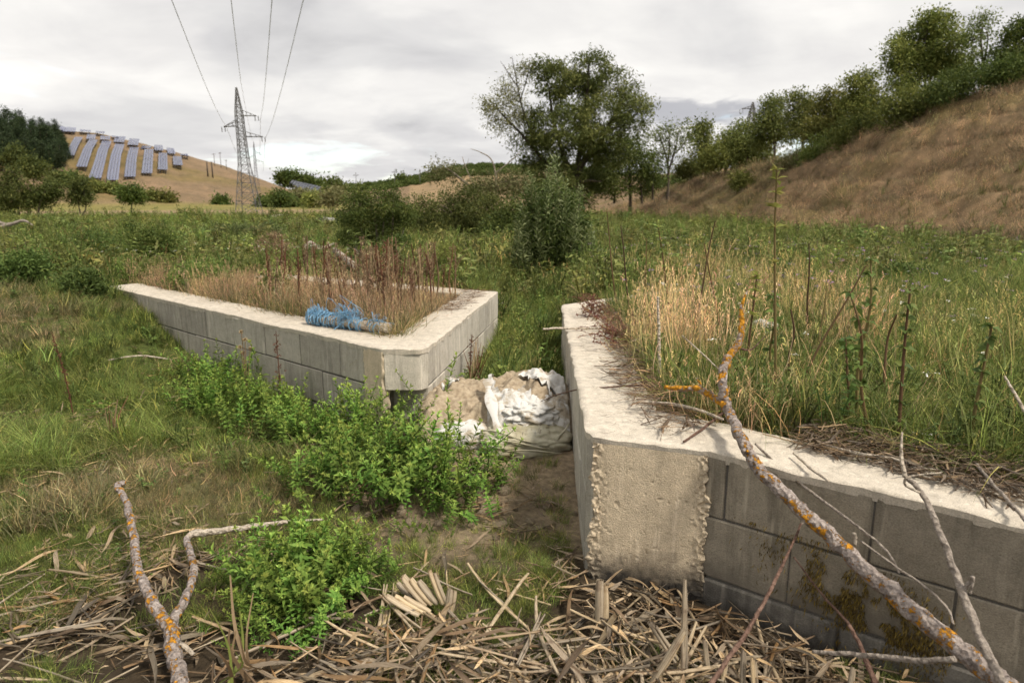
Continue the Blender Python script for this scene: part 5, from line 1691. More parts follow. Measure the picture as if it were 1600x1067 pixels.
    cover(x, y, 'tall', sc_ * 1.6, mixc(STRAW, OLIVE, n4), rg, .12, -.03, ok & (rg.random(len(x)) < .035) & (r < 30))
    flush('meadow_grass', 'green meadow grass and weeds across the valley floor')

    # --- dry grass on the right-hand hill
    x, y, rg = sample(52000, .12, 1.05, 15, 110, 131, .4)
    a = x / y; dfR = np.interp(a, RF[:, 0], RF[:, 1]); dcR = np.interp(a, RCR[:, 0], RCR[:, 1])
    n1 = fbm(x * .5, y * .9, 331); n2 = fbm(x * .13, y * .13, 341, 5); zz = Z(x, y)
    terr = .55 * fbm(x * .25, zz * 1.5, 77) + .45 * (.5 + .5 * np.sin(zz * 2 * math.pi / 1.35 + 7 * fbm(x * .09, y * .09, 39)))
    ok = (y > dfR - .8) & (y < dcR + 2.5)
    t = mixc(BROWN * .8, np.array([.32, .25, .16]), sst(.40, .66, terr) * .95 + (n1 - .5) * .8); t = t * (1 - .5 * sst(.56, .68, n2)[:, None]) + OLIVE * .5 * sst(.56, .68, n2)[:, None]
    r = np.hypot(x, y)
    cover(x, y, 'dry', np.interp(r, [15, 40, 100], [.20, .38, .8]) * (.35 + 1.4 * n1), t, rg, .3, -.03, ok)
    cover(x, y, 'tall', np.interp(r, [15, 40, 100], [.3, .5, .9]), TANC * 1.1, rg, .2, -.03, ok & (rg.random(len(x)) < .06) & (n1 > .5))
    cover(x, y, 'fl', np.interp(r, [15, 40, 100], [.22, .4, .8]), OLIVE * .8, rg, .2, -.03, ok & (rg.random(len(x)) < .03) & (n2 > .5))
    cover(x, y, 'dry', np.interp(r, [15, 40, 100], [.38, .6, 1.0]) * (.5 + n1), BROWN * .55, rg, .3, -.03, ok & (rg.random(len(x)) < .09) & (terr < .5))
    cover(x, y, 'tall', np.interp(r, [15, 40, 100], [.35, .6, 1.0]) * (.5 + n1), STRAW * .9, rg, .3, -.03, ok & (rg.random(len(x)) < .10) & (terr > .52))
    flush('dry_hill_grass', 'short brown dry grass over the right hand hillside')


build_cover()


# ------------------------------------------------------------------ reed litter
def reed_mesh(seed, L_, w, th, bend, split=False):
    rg = np.random.default_rng(seed); n = 9
    g = G()
    for q in range(2 if split else 1):
        t = np.linspace(-.5, .5, n)
        kink = rg.uniform(-.2, .3); amt = rg.normal() * .25 * bend
        P = np.stack([t * L_, bend * L_ * .35 * (t ** 2) * rg.choice([-1, 1]) + np.where(t > kink, (t - kink) * amt * L_, 0) + q * .006 * rg.normal(), bend * L_ * .12 * np.abs(t) + .004 * rg.normal(size=n) * bend + th], 1)
        W_ = w * (1 - .4 * np.abs(t * 2) ** 3) * rg.uniform(.75, 1)
        prof = np.array([[-.5, 0], [-.3, 1.0], [.3, .9], [.5, 0.1], [0, -.35]])
        V = np.stack([P + np.stack([np.zeros(n), W_ * a, np.full(n, th * b)], 1) for a, b in prof], 1).reshape(-1, 3)
        i = np.arange(n - 1)[:, None] * 5; j = np.arange(5)[None]; j2 = (j + 1) % 5
        g.add(V, np.stack([i + j, i + j2, i + 5 + j2, i + 5 + j], -1).reshape(-1, 4))
    return g


def reed_leaf(seed, L_, w):
    """curled dry leaf strip"""
    rg = np.random.default_rng(seed); n = 12; t = np.linspace(-.5, .5, n)
    P = np.stack([t * L_, L_ * .05 * np.sin(t * rg.uniform(2, 5)), L_ * .045 * np.sin(t * rg.uniform(3, 7) + rg.random() * 6) + .01], 1)
    W_ = w * (1 - np.abs(t * 2) ** 2.5 * .9); tw = t * rg.normal() * 1.6
    s = np.stack([np.zeros(n), np.cos(tw), np.sin(tw)], 1) * W_[:, None] / 2
    up = np.stack([np.zeros(n), -np.sin(tw), np.cos(tw)], 1) * W_[:, None] * .22
    V = np.stack([P - s + up, P, P + s + up], 1).reshape(-1, 3)
    i = np.arange(n - 1)[:, None] * 3; j = np.arange(2)[None]
    g = G(); g.add(V, np.stack([i + j, i + j + 1, i + 4 + j, i + 3 + j], -1).reshape(-1, 4)); return g


def build_reeds():
    rg = np.random.default_rng(77)
    src = [reed_mesh(k, rg.uniform(.12, .42), rg.uniform(.005, .017), rg.uniform(.002, .006), rg.uniform(.05, .5), k % 3 == 0).mesh('reed', M['reed_stuff'], True) for k in range(14)]
    src += [reed_leaf(40 + k, rg.uniform(.08, .34), rg.uniform(.006, .024)).mesh('reed_leaf', M['reed_stuff'], True) for k in range(10)]
    twig = [reed_mesh(70 + k, rg.uniform(.1, .38), rg.uniform(.002, .005), .002, rg.uniform(.1, .6)).mesh('twig', M['reed_stuff'], True) for k in range(8)]
    ALL = src + twig
    Ps, E, S, I, T = [], [], [], [], []

    def put(x, y, zl, idx, sc, tint, tilt=.13):
        n = len(x)
        Ps.append(np.stack([x, y, zl], 1)); E.append(np.stack([rg.normal(size=n) * .3, rg.normal(size=n) * tilt, rg.random(n) * 6.28], 1))
        S.append(np.full(n, 1.0) * sc); I.append(idx); T.append(np.clip(tint, .02, 1.6))

    # foreground mat
    x, y, _ = sample(27000, -1.0, 1.05, 1.25, 3.9, 401, 1.0)
    z_ = zone(x, y); n1 = fbm(x * 1.5, y * 1.5, 411); n2 = fbm(x * 4, y * 4, 421)
    pile = np.exp(-((x + .15) ** 2 / .5 + (y - 2.15) ** 2 / .09))
    pile2 = np.exp(-((x + 1.6) ** 2 / .35 + (y - 2.5) ** 2 / .5)); rightb = sst(-.2, .5, x) * sst(2.9, 2.0, y)
    dens = np.clip(-.04 + .75 * pile + .5 * pile2 + .45 * rightb + 2.0 * (n1 - .5) + 1.0 * (n2 - .5), 0, 1) * sst(3.6, 2.6, y)
    dens = np.maximum(dens, .75 * np.exp(-((z_['dr'] + .2) / .2) ** 2) * (x > .2))
    ok = (z_['dr'] < -.06) & (z_['s'] < .9) & ~((z_['drc'] > -.04) & (y > 2.7)) & (rg.random(len(x)) < dens)
    x, y, p_ = x[ok], y[ok], (pile + .4 * rightb)[ok]; n = len(x)
    base = np.array([1.15, 1.06, .95]); grey = np.array([.66, .65, .63]); brn = np.array([.60, .47, .34])
    k = rg.random((n, 1)); tint = np.where(k < .45, base, np.where(k < .75, grey, brn)) * rg.uniform(.3, 1.05, (n, 1))
    put(x, y, Z(x, y) + .008 + rg.random(n) ** 1.5 * (.03 + .09 * p_), np.where(rg.random(n) < .62, rg.integers(14, 24, n), rg.integers(0, 14, n)), np.where(rg.random(n) < .6, rg.uniform(.12, .5, n), rg.uniform(.5, 1.15, n)), tint)
    # scattered chaff on bank and by the sacks
    x, y, _ = sample(5200, -.95, .2, 2.6, 5.2, 403, 1.0); z_ = zone(x, y)
    ok = (z_['dl'] < -.05) & (z_['drc'] < -.06) & ~z_['sack'] & (fbm(x * 2.2, y * 2.2, 431) > .5) & (z_['s'] < 2.6)
    x, y = x[ok], y[ok]; n = len(x)
    put(x, y, Z(x, y) + .012 + rg.random(n) * .02, rg.integers(0, 32, n), rg.uniform(.3, .8, n), np.array([.85, .75, .62]) * rg.uniform(.5, 1.1, (n, 1)))
    x, y, _ = sample(5200, -1.0, -.12, 3.0, 9.0, 405, 1.0); z_ = zone(x, y)
    ok = (z_['dl'] < -.06) & (fbm(x * 1.4, y * 1.4, 433) > .45) & (z_['s'] > 0)
    x, y = x[ok], y[ok]; n = len(x)
    put(x, y, Z(x, y) + .02 + rg.random(n) * .07, np.where(rg.random(n) < .6, rg.integers(14, 24, n), rg.integers(24, 32, n)), rg.uniform(.2, .7, n), np.array([.95, .85, .62]) * rg.uniform(.45, 1.1, (n, 1)), .3)
    # thatch on the inner half of the right wall's top
    m = 2600; s = rg.uniform(.25, 2.9, m); e = .62 - .30 * sst(.2, 1.6, s) + .22 * (fbm(s * 4, s * 0, 441) - .5)
    tt = e + (1.45 - e) * rg.random(m) ** 1.25
    p = RP + dirR * s[:, None] + nR * (tt * TH)[:, None]
    put(p[:, 0], p[:, 1], ZT + .008 + rg.random(m) * .05 * np.clip(tt - .2, .15, 1), np.where(rg.random(m) < .6, rg.integers(24, 32, m), rg.integers(0, 24, m)), rg.uniform(.25, .8, m), np.where(rg.random((m, 1)) < .5, np.array([.5, .45, .40]), np.array([.3, .25, .21])) * rg.uniform(.6, 1.5, (m, 1)), .12)
    m = 1000; s = rg.beta(1.2, 1.6, m) * 3.6; tt = .75 + .6 * rg.random(m) - .45 * np.exp(-((s - .9) / .5) ** 2) * rg.random(m)
    p = RC + dirRc * s[:, None] + nRc * (tt * TH)[:, None]
    put(p[:, 0], p[:, 1], ZT + .008 + rg.random(m) * .05, np.where(rg.random(m) < .7, rg.integers(24, 32, m), rg.integers(0, 24, m)), rg.uniform(.25, .85, m), np.array([.45, .36, .29]) * rg.uniform(.5, 1.7, (m, 1)), .15)
    # thin crumbs on both caps
    m = 950; s = rg.random(m) * 3.6; tt = rg.uniform(.12, .95, m); p = RC + dirRc * s[:, None] + nRc * (tt * TH)[:, None]
    put(p[:, 0], p[:, 1], np.full(m, ZT + .008), rg.integers(24, 32, m), rg.uniform(.06, .25, m), np.array([.3, .24, .2]) * rg.uniform(.5, 1.6, (m, 1)), .05)
    m = 260; s = 1.4 + rg.random(m) * 1.6; tt = rg.uniform(.35, 1.1, m); p = LC + dirLc * s[:, None] + nLc * (tt * TH)[:, None]
    put(p[:, 0], p[:, 1], np.full(m, ZT + .01), rg.integers(24, 32, m), rg.uniform(.3, .95, m), np.array([.4, .3, .23]) * rg.uniform(.5, 1.5, (m, 1)), .08)
    scatter('reed_litter', np.concatenate(Ps), np.concatenate(E), np.concatenate(S), np.concatenate(I), np.concatenate(T), ALL, 'broken straw coloured reed litter covering the foreground mud')

    # the stalks that show largest, each by itself
    protos = [reed_mesh(200 + k, rg.uniform(.24, .60), rg.uniform(.008, .020), rg.uniform(.003, .008), rg.uniform(.05, .4), k % 4 == 0).mesh('reed_stalk', M['reed'], True) for k in range(16)]
    cnt = 0
    while cnt < 165:
        if rg.random() < .6:
            x, y = rg.normal() * .55 + .1, rg.normal() * .28 + 2.05
        else:
            a = rg.uniform(-.95, .95); y = rg.uniform(1.4, 2.9); x = a * y
        z_ = zone(np.array([x]), np.array([y]))
        if z_['dr'][0] > -.16 or y < 1.2 or z_['s'][0] > .7 or (z_['drc'][0] > -.1 and y > 2.65): continue
        pl = math.exp(-((x + .15) ** 2 / .5 + (y - 2.15) ** 2 / .09))
        o = link('reed_stalk', protos[cnt % 16], None, (x, y, GZ(x, y) + .015 + rg.random() * (.02 + .08 * pl)), (rg.normal() * .3, rg.normal() * .09, rg.random() * 6.28), rg.uniform(.7, 1.1))
        a_ = x / y
        where = ('on the dark mud left of the forked branch' if a_ < -.52 else 'between the forked branch and the near green herb patch' if a_ < -.32 else 'in the heap right of the near green herb patch' if a_ < -.02 else 'in the litter in front of the cast pillar' if a_ < .3 else 'below the moss and footing of the right wall')
        tag(o, 'broken straw coloured reed stalk lying ' + where, 'reed stalk', 'broken reed stalks ' + where)
        cnt += 1

    # cut stubs still standing
    def stub(label, u0, v0, u1, v1, wpx, h=0.02, mat='reed', n=2):
        p = Pz(u0, v0, h); q = Py(u1, v1, p[1] + .02); ln = np.linalg.norm(q - p)
        t = thing('reed_stub', label, 'reed stub', tuple(p))
        for k in range(n):
            w = wpx * p[1] / FPX; off = np.array([(k - (n - 1) / 2) * w * .55, .01 * k, 0])
            d = (q - p) * (1 - .12 * k)
            g = reed_mesh(300 + int(u0) + k, ln * (1 - .1 * k), w, w * .35, .06, k == 0)
            o = link('stalk', g.mesh('stalk', M[mat], True), t)
            dq = Vector(d).to_track_quat('X', 'Z'); o.rotation_mode = 'QUATERNION'; o.rotation_quaternion = dq
            o.location = tuple(d * .5 + off)
    stub('thick tan reed stub standing before the pillar', 940, 988, 941, 902, 18)
    stub('slim tall reed stub standing in front of the pillar edge', 1068, 1062, 1072, 902, 9)
    stub('leaning reed stub crossing the slim tall stub', 1022, 1075, 1078, 985, 16)
    stub('reed stub with split end left of the leaning stub', 1055, 1040, 1012, 975, 13)
    stub('upright reed stub right of the slim tall stub', 1105, 1055, 1098, 998, 8)
    stub('short brown reed stub at the bottom under the footing', 1160, 1072, 1163, 1012, 9)
    stub('pair of short reed stubs at the bottom edge right of centre', 1180, 1080, 1176, 1025, 8, n=3)
    stub('brown reed stub at the bottom edge near the horizontal stick', 1330, 1082, 1336, 1040, 9, n=3)
    stub('lone straight reed stub right of the reddish twig', 1130, 1075, 1140, 1015, 7)
    for k, (u0, v0, u1, v1, lb) in enumerate([(640, 935, 615, 905, 'bent pale reed stub, leftmost of the heap by the green herbs'), (668, 950, 640, 905, 'broad folded reed stub in the heap by the green herbs'), (690, 945, 665, 898, 'orange tan reed stub in the middle of the heap'), (660, 965, 622, 925, 'low orange reed stub at the front of the heap'), (705, 960, 700, 905, 'upright split reed stub at the right of the heap')]):
        stub(lb, u0, v0, u1 + [6, -9, 4, -14, 12][k], v1 + [8, 0, -6, 10, 14][k], [13, 17, 11, 15, 12][k], .04, n=2 + k % 2)
    # dark broken sedge clumps
    def sedge(label, u, v, utop, vtop, n, mats, sp=.02, h=.05):
        p = Pz(u, v, h); q = Py(utop, vtop, p[1])
        t = thing('dead_sedge', label, 'sedge', tuple(p))
        for k in range(n):
            d = (q - p) * rg.uniform(.5, 1.0) + rg.normal(size=3) * [.05, .05, .01]
            C = catmull([rg.normal(size=3) * [sp, sp, 0], d * .5 + rg.normal(size=3) * .012, d], 9)
            w = rg.uniform(.004, .009); sd_ = np.array([1, .3, 0]) * w
            V = np.stack([C - sd_ * np.linspace(1, .25, 9)[:, None], C + sd_ * np.linspace(1, .25, 9)[:, None]], 1).reshape(-1, 3)
            i = np.arange(8)[:, None] * 2
            g = G(); g.add(V, i + np.array([0, 1, 3, 2]), rg.random())
            link('blade', g.mesh('blade', M[mats[k % len(mats)]], True), t)
    sedge('bundle of dark broken sedge blades standing in the long grass of the bank', 176, 690, 187, 612, 8, ['dry', 'dock', 'weed'])
    sedge('tuft of brown and green sedge standing right of the forked branch', 378, 1062, 352, 905, 9, ['dry', 'dry', 'leaf_yellow'], .03)
    sedge('dark red brown bunch of dead stems against the channel side of the left wall', 742, 604, 749, 520, 12, ['dock', 'dry'], .03, .15)
    sedge('bent dead reed leaves at the right frame edge by the wall', 1575, 990, 1585, 850, 9, ['dry', 'dock'], .05, .1)


build_reeds()


# ------------------------------------------------------------------ leafy green herbs: every shoot a part of its clump
def shoot_mesh(seed, h=0.4):
    rg = np.random.default_rng(seed); g = G()
    az = rg.random() * 6.28; le = rg.uniform(.15, .6) * h
    C = catmull([(0, 0, 0), (math.cos(az) * le * .3, math.sin(az) * le * .3, h * .5), (math.cos(az) * le, math.sin(az) * le, h * rg.uniform(.92, 1.0))], 12)
    g.add(*tube(C, np.linspace(.0032, .0015, 12), 4, False), a=0.15)
    nodes = 14
    for k in range(nodes):
        t = .22 + .78 * k / (nodes - 1)
        b = np.array([np.interp(t, np.linspace(0, 1, 12), C[:, j]) for j in range(3)])
        a0 = k * 1.57 + rg.normal() * .25
        L_ = np.interp(t, [.2, .55, .85, 1], [.042, .060, .045, .026]) * rg.uniform(.85, 1.15)
        up = np.interp(t, [.2, .7, 1], [.05, .45, 1.3])
        for q in (0, math.pi):
            d = np.array([math.cos(a0 + q), math.sin(a0 + q), up + rg.normal() * .15])
            V, F, c = leaves(b[None], d[None], np.array([[0, 0, 1.0]]) + rg.normal(size=(1, 3)) * .2, L_, L_ * .35, .18, .22 - .1 * t)
            g.add(V, F, np.clip(np.interp(t, [.2, .7, .92, 1], [.15, .45, .72, .92]) + rg.normal() * .07, 0, 1))
        if k % 2 == 0 and t < .9:                      # small side rosettes in the leaf axils
            d = np.array([math.cos(a0), math.sin(a0), .7]); bb = b + norm(d) * L_ * .35
            n = 5; dd = rg.normal(size=(n, 3)) * .8 + norm(d) * 1.2
            V, F, c = leaves(np.repeat(bb[None], n, 0), dd, rg.normal(size=(n, 3)) * .3 + [0, 0, 1], L_ * .5, L_ * .22, .15, .1)
            g.add(V, F, np.clip(.55 + t * .25 + rg.normal() * .08, 0, 1))
    n = 7; dd = rg.normal(size=(n, 3)) * .7 + [0, 0, 1]
    V, F, c = leaves(np.repeat(C[-1][None], n, 0), dd, rg.normal(size=(n, 3)), .02, .008, .15, .1); g.add(V, F, .95)
    return g.mesh('shoot', M['herb'])


SHOOTS = [shoot_mesh(500 + k) for k in range(9)]


def herb_clump(label, spots, n, seed, hscale=1.0):
    """spots: (x, y, radius, height, weight)"""
    rg = np.random.default_rng(seed); sp = np.array(spots); c = sp[:, :2].mean(0); z0 = GZ(*c)
    t = thing('green_herb', label, 'plant', (c[0], c[1], z0))
    pick = rg.choice(len(sp), n, p=sp[:, 4] / sp[:, 4].sum())
    for k in pick:
        q = sp[k]; r = q[2] * math.sqrt(rg.random()); a = rg.random() * 6.28
        x, y = q[0] + r * math.cos(a), q[1] + r * math.sin(a)
        z_ = zone(np.array([x]), np.array([y]))
        if z_['wall'][0] or z_['inl'][0] > -.02 or (abs(x + .05) < .5 and y > 4.0): continue
        h = q[3] * (1 - .35 * (r / q[2]) ** 2) * rg.uniform(.7, 1.12) * hscale
        ln = .62 * r / q[2]
        link('shoot', SHOOTS[int(rg.integers(0, 9))], t, (x - c[0], y - c[1], GZ(x, y) - z0 - .01), (-ln * math.sin(a) + rg.normal() * .2, ln * math.cos(a) + rg.normal() * .2, rg.random() * 6.28), h / .4)
    return t


def hp(u, v, z): return Pz(u, v, z)[:2]


def build_herbs():
    S = lambda u, v, r, h, w: (*hp(u, v, 0.03), r, h, w)
    herb_clump('large bright green leafy herb patch below the corner of the left wall',
               [S(690, 770, .32, .46, 3), S(610, 760, .34, .50, 3), S(540, 745, .32, .48, 2.2), S(720, 800, .22, .34, 1.4), S(610, 700, .36, .50, 2.4), S(540, 690, .32, .46, 1.8), S(680, 705, .26, .52, 1.6), S(765, 775, .16, .30, .8), S(480, 770, .18, .32, .8)], 300, 1)
    herb_clump('second green leafy herb patch in the left foreground beside the forked branch',
               [S(500, 930, .20, .40, 2.2), S(440, 930, .19, .38, 2), S(560, 905, .16, .28, 1.6), S(400, 900, .15, .24, 1.3), S(480, 985, .15, .30, 1.4), S(590, 890, .12, .18, .7), S(420, 985, .12, .22, .8), S(520, 860, .15, .2, .8)], 280, 2)
    herb_clump('lighter green herb patch along the middle of the left wall',
               [S(420, 660, .34, .42, 2), S(350, 645, .32, .42, 1.8), S(470, 690, .25, .38, 1.2), S(330, 600, .34, .40, 1.4), S(390, 610, .25, .4, 1)], 300, 3)
    herb_clump('small green herb sprigs on the trodden earth before the sandbags',
               [S(610, 800, .12, .14, 1), S(680, 830, .12, .10, .6), S(780, 720, .12, .22, .7), S(740, 700, .12, .3, .6), S(620, 830, .12, .12, .6)], 36, 4)
    # a few shoots climbing in front of the corner
    for k, (u, v, y, h, lb) in enumerate([(662, 660, 4.55, .42, 'tall lone herb shoot rising against the corner block of the left wall'), (690, 660, 4.5, .5, 'tall slender herb shoot beside the channel face of the left wall'), (418, 600, 5.3, .52, 'tall herb shoot standing beside the dark dead dock at the left wall'), (365, 585, 5.6, .42, 'herb shoot in front of the upper left wall')]):
        p = Py(u, v, y); z = GZ(p[0], y)
        t = thing('herb_shoot', lb, 'plant', (p[0], y, z)); link('shoot', SHOOTS[k], t, (0, 0, 0), (0, 0, k), h / .4 * np.array([.8, .8, 1.1]))


build_herbs()


# ------------------------------------------------------------------ tall weeds, docks, thistles
def weed_mesh_parts(seed, h, kind):
    rg = np.random.default_rng(seed)
    lean = rg.normal() * .06 * h
    C = catmull([(0, 0, 0), (lean * .2 + rg.normal() * .01, rg.normal() * .02, h * .4), (lean * .7, rg.normal() * .02, h * .75), (lean, 0, h)], 14)
    st = G(); st.add(*tube(C, np.linspace(.0085, .004, 14), 5, False), a=rg.random())
    lf = G()
    if kind == 'whorl':                                # leaf clusters in stacked whorls
        for t in np.arange(.18, 1.0, .10):
            b = np.array([np.interp(t, np.linspace(0, 1, 14), C[:, j]) for j in range(3)]); n = int(rg.integers(5, 11))
            dd = rg.normal(size=(n, 3)) * [1, 1, .4] + [0, 0, .1]
            s = rg.uniform(.026, .052, n)
            V, F, c = leaves(np.repeat(b[None], n, 0), dd, np.array([0, 0, 1.]) + rg.normal(size=(n, 3)) * .5, s, s * .6, .2, .3)
            lf.add(V, F, np.repeat(np.clip(rg.normal(.4, .2, n), 0, .9), c))
    elif kind == 'top':
        for t in (.55, .70, .80, .88, .95, 1.0):
            b = np.array([np.interp(t, np.linspace(0, 1, 14), C[:, j]) for j in range(3)]); n = 8
            dd = rg.normal(size=(n, 3)) * [1, 1, .3] + [0, 0, .35]; s = rg.uniform(.03, .06, n)
            V, F, c = leaves(np.repeat(b[None], n, 0), dd, np.array([0, 0, 1.]) + rg.normal(size=(n, 3)) * .3, s, s * .55, .2, .1)
            lf.add(V, F, np.repeat(np.clip(rg.normal(.75, .2, n), .2, 1), c))
    return st, lf


def stand(name, label, cat, u0, v0, u1, v1, kind, mats, seed, group=None, base=None):
    p = hit(u0, v0) if base is None else np.asarray(base)
    q = Py(u1, v1, p[1]); h = max(q[2] - p[2], .1)
    t = thing(name, label, cat, tuple(p), 0, group)
    st, lf = weed_mesh_parts(seed, h, kind)
    sh = (q[0] - p[0]) / h
    for g_ in (st, lf):
        for i, V in enumerate(g_.V):
            V[:, 0] += V[:, 2] * sh
    link('stem', st.mesh('stem', M[mats[0]], True), t)
    if lf.V:
        tag(link('foliage', lf.mesh('foliage', M[mats[1]]), t), kind='stuff')
    return t


def build_weeds():
    L = [(1213, 650, 1214, 266, 'top', 'tallest weed with yellowish leaf tufts rising against the brown hillside'),
         (1340, 690, 1349, 402, 'whorl', 'tall dark weed stem with leaf whorls, left of a close pair'),
         (1366, 712, 1343, 455, 'whorl', 'tall dark weed stem with leaf whorls, right of a close pair leaning left'),
         (1402, 716, 1415, 452, 'whorl', 'straight dark weed stem with white tip in the middle of the right hand weeds'),
         (1376, 655, 1402, 492, 'none', 'bare dark weed stem leaning right beside the straight stem'),
         (1239, 632, 1339, 416, 'none', 'brown weed stem leaning strongly to the right'),
         (1511, 722, 1547, 508, 'whorl', 'weed stem with one yellow leaf at its top near the right edge'),
         (1249, 628, 1237, 483, 'none', 'thin brown stem behind the lichen branch tip'),
         (1308, 690, 1313, 528, 'whorl', 'short green weed with whorls left of the dark pair'),
         (1213, 622, 1211, 459, 'whorl', 'green weed stem right of the lichen branch'),
         (1270, 575, 1297, 446, 'none', 'thin leaning stem behind the strongly leaning stem'),
         (1263, 545, 1267, 380, 'none', 'far thin straight stem in the green meadow grass'),
         (1130, 560, 1120, 380, 'none', 'pale thin stem left of the lichen branch'),
         (1050, 520, 1046, 355, 'top', 'green topped weed in the dry grass above the channel'),
         (1080, 540, 1112, 345, 'none', 'brown stem leaning right in the dry grass'),
         (985, 500, 972, 352, 'none', 'brown stalk rising behind the right channel wall'),
         (1010, 520, 1003, 372, 'none', 'straight brown stalk in the dry grass above the channel'),
         (965, 490, 942, 330, 'none', 'thin stalk leaning left beside the willow shrub'),
         (1165, 600, 1172, 430, 'top', 'bushy topped weed close behind the lichen branch tip')]
    for k, (u0, v0, u1, v1, kd, lb) in enumerate(L):
        t = stand('tall_weed', lb, 'weed', u0, v0, u1, v1, kd, ['weed_stem', 'leaf_yellow' if kd == 'top' and k in (0, 18) else 'weed'], 700 + k, 'tall weeds behind the right wall')
    # a yellow leaf on the right-hand one
    # brown dead stalks inside the V of the left wall
    rg = np.random.default_rng(8)
    pro = []
    for k in range(6):
        st, lf = weed_mesh_parts(760 + k, .55, 'none')
        for q in range(16):
            tt = rg.uniform(.45, 1); b = np.array([0, 0, .55 * tt]) + rg.normal(size=3) * .008
            n = 5; V, F, c = leaves(np.repeat(b[None], n, 0), rg.normal(size=(n, 3)) + [0, 0, .5], rg.normal(size=(n, 3)), rg.uniform(.012, .03, n), .008, .2, .2, True)
            lf.add(V, F, np.repeat(rg.random(n), c))
        for q in range(4):
            tt = rg.uniform(.4, .8); b = np.array([0, 0, .55 * tt]); d = rg.normal(size=3) * [.08, .08, .02] + [0, 0, .14]
            st.add(*tube(np.array([b, b + d * .6, b + d]), [.0025, .002, .001], 3, False), a=rg.random())
        pro.append((st.mesh('stem', M['dock' if k % 2 else 'dry'], True), lf.mesh('seed_head', M['dry' if k % 3 else 'dock'])))
    cnt = 0
    for k in range(600):
        if cnt >= 96: break
        a = rg.uniform(-.36, -.02); y = rg.uniform(5.3, 8.6); x = a * y
        z_ = zone(np.array([x]), np.array([y]))
        if z_['inl'][0] < TH + .03 or z_['dre'][0] > -TH: continue
        if a < -.2 and rg.random() < .6: continue
        t = thing('dead_stalk', 'dry brown weed stalk inside the V of the left wall', 'weed', (x, y, GZ(x, y)), rg.random() * 6, 'dead brown stalks inside the left wall', rg.uniform(.7, 1.25))
        st, lf = pro[cnt % 6]; link('stem', st, t); tag(link('seed_head', lf, t), kind='stuff'); cnt += 1
    # dock by the wall, dock on the bank
    def dock(label, u0, v0, u1, v1, Y=None, mat='dock'):
        p = hit(u0, v0) if Y is None else np.array([Py(u0, v0, Y)[0], Y, 0])
        if Y is not None: p[2] = GZ(p[0], Y)
        q = Py(u1, v1, p[1]); h = q[2] - p[2]; t = thing('dead_dock', label, 'weed', tuple(p))
        C = catmull([(0, 0, 0), ((q[0] - p[0]) * .4, .01, h * .5), (q[0] - p[0], 0, h)], 14); g = G(); g.add(*tube(C, np.linspace(.006, .0025, 14), 5, False), a=.4); s_ = G()
        for k in range(46):
            tt = rg.uniform(.25, 1); b = np.array([np.interp(tt, np.linspace(0, 1, 14), C[:, j]) for j in range(3)]) + rg.normal(size=3) * [.012, .012, .008]
            n = 4; V, F, c = leaves(np.repeat(b[None], n, 0), rg.normal(size=(n, 3)), rg.normal(size=(n, 3)), rg.uniform(.008, .02, n), .01, .2, .2)
            s_.add(V, F, np.repeat(rg.random(n), c))
        link('stem', g.mesh('stem', M[mat], True), t); tag(link('seed_head', s_.mesh('seed_head', M[mat]), t), kind='stuff')
    dock('dead red brown dock leaning on the bank at the left', 116, 655, 81, 520)
    dock('dark red brown dock standing in front of the left wall', 437, 610, 431, 517, 5.15)
    dock('dead dark weed at the left edge of the channel between the walls', 733, 590, 737, 525, 5.6)
    # thistle with fluffy heads
    p = np.array([Py(385, 620, 5.45)[0], 5.45, 0]); p[2] = GZ(p[0], 5.45)
    t = thing('thistle', 'dried thistle with fluffy pinkish brown heads before the left wall', 'thistle', tuple(p)); g = G()
    hd = []
    for (u, v) in ((377, 519), (383, 531), (375, 543), (391, 545), (380, 552)):
        q = Py(u, v, 5.43) - p; hd.append(q); g.add(*tube(catmull([(0, 0, 0), q * [.3, .5, .5] + [.01, 0, 0], q], 10), np.linspace(.005, .003, 10), 4, False), a=.6)
    link('stem', g.mesh('stem', M['dry'], True), t)
    for q in hd:
        g = G(); n = 60; d = rg.normal(size=(n, 3)) + [0, 0, .7]
        V, F, c = leaves(np.repeat(q[None], n, 0), d, rg.normal(size=(n, 3)), rg.uniform(.015, .03, n), .006, .1, .1, True); g.add(V, F, np.repeat(rg.uniform(.5, 1, n), c))
        link('head', g.mesh('head', M['dry']), t)
    g = G(); n = 26; V, F, c = leaves(np.stack([rg.normal(size=n) * .02, rg.normal(size=n) * .02, rg.uniform(.02, .26, n)], 1), rg.normal(size=(n, 3)) * [1, 1, .4], [0, 0, 1.] + rg.normal(size=(n, 3)) * .3, rg.uniform(.04, .08, n), .022, .2, .3)
    g.add(V, F, np.repeat(rg.random(n), c)); tag(link('leaf', g.mesh('leaf', M['weed']), t), kind='stuff')
    # red stemmed weed hanging over the channel wall
    p = Pz(955, 560, ZT)
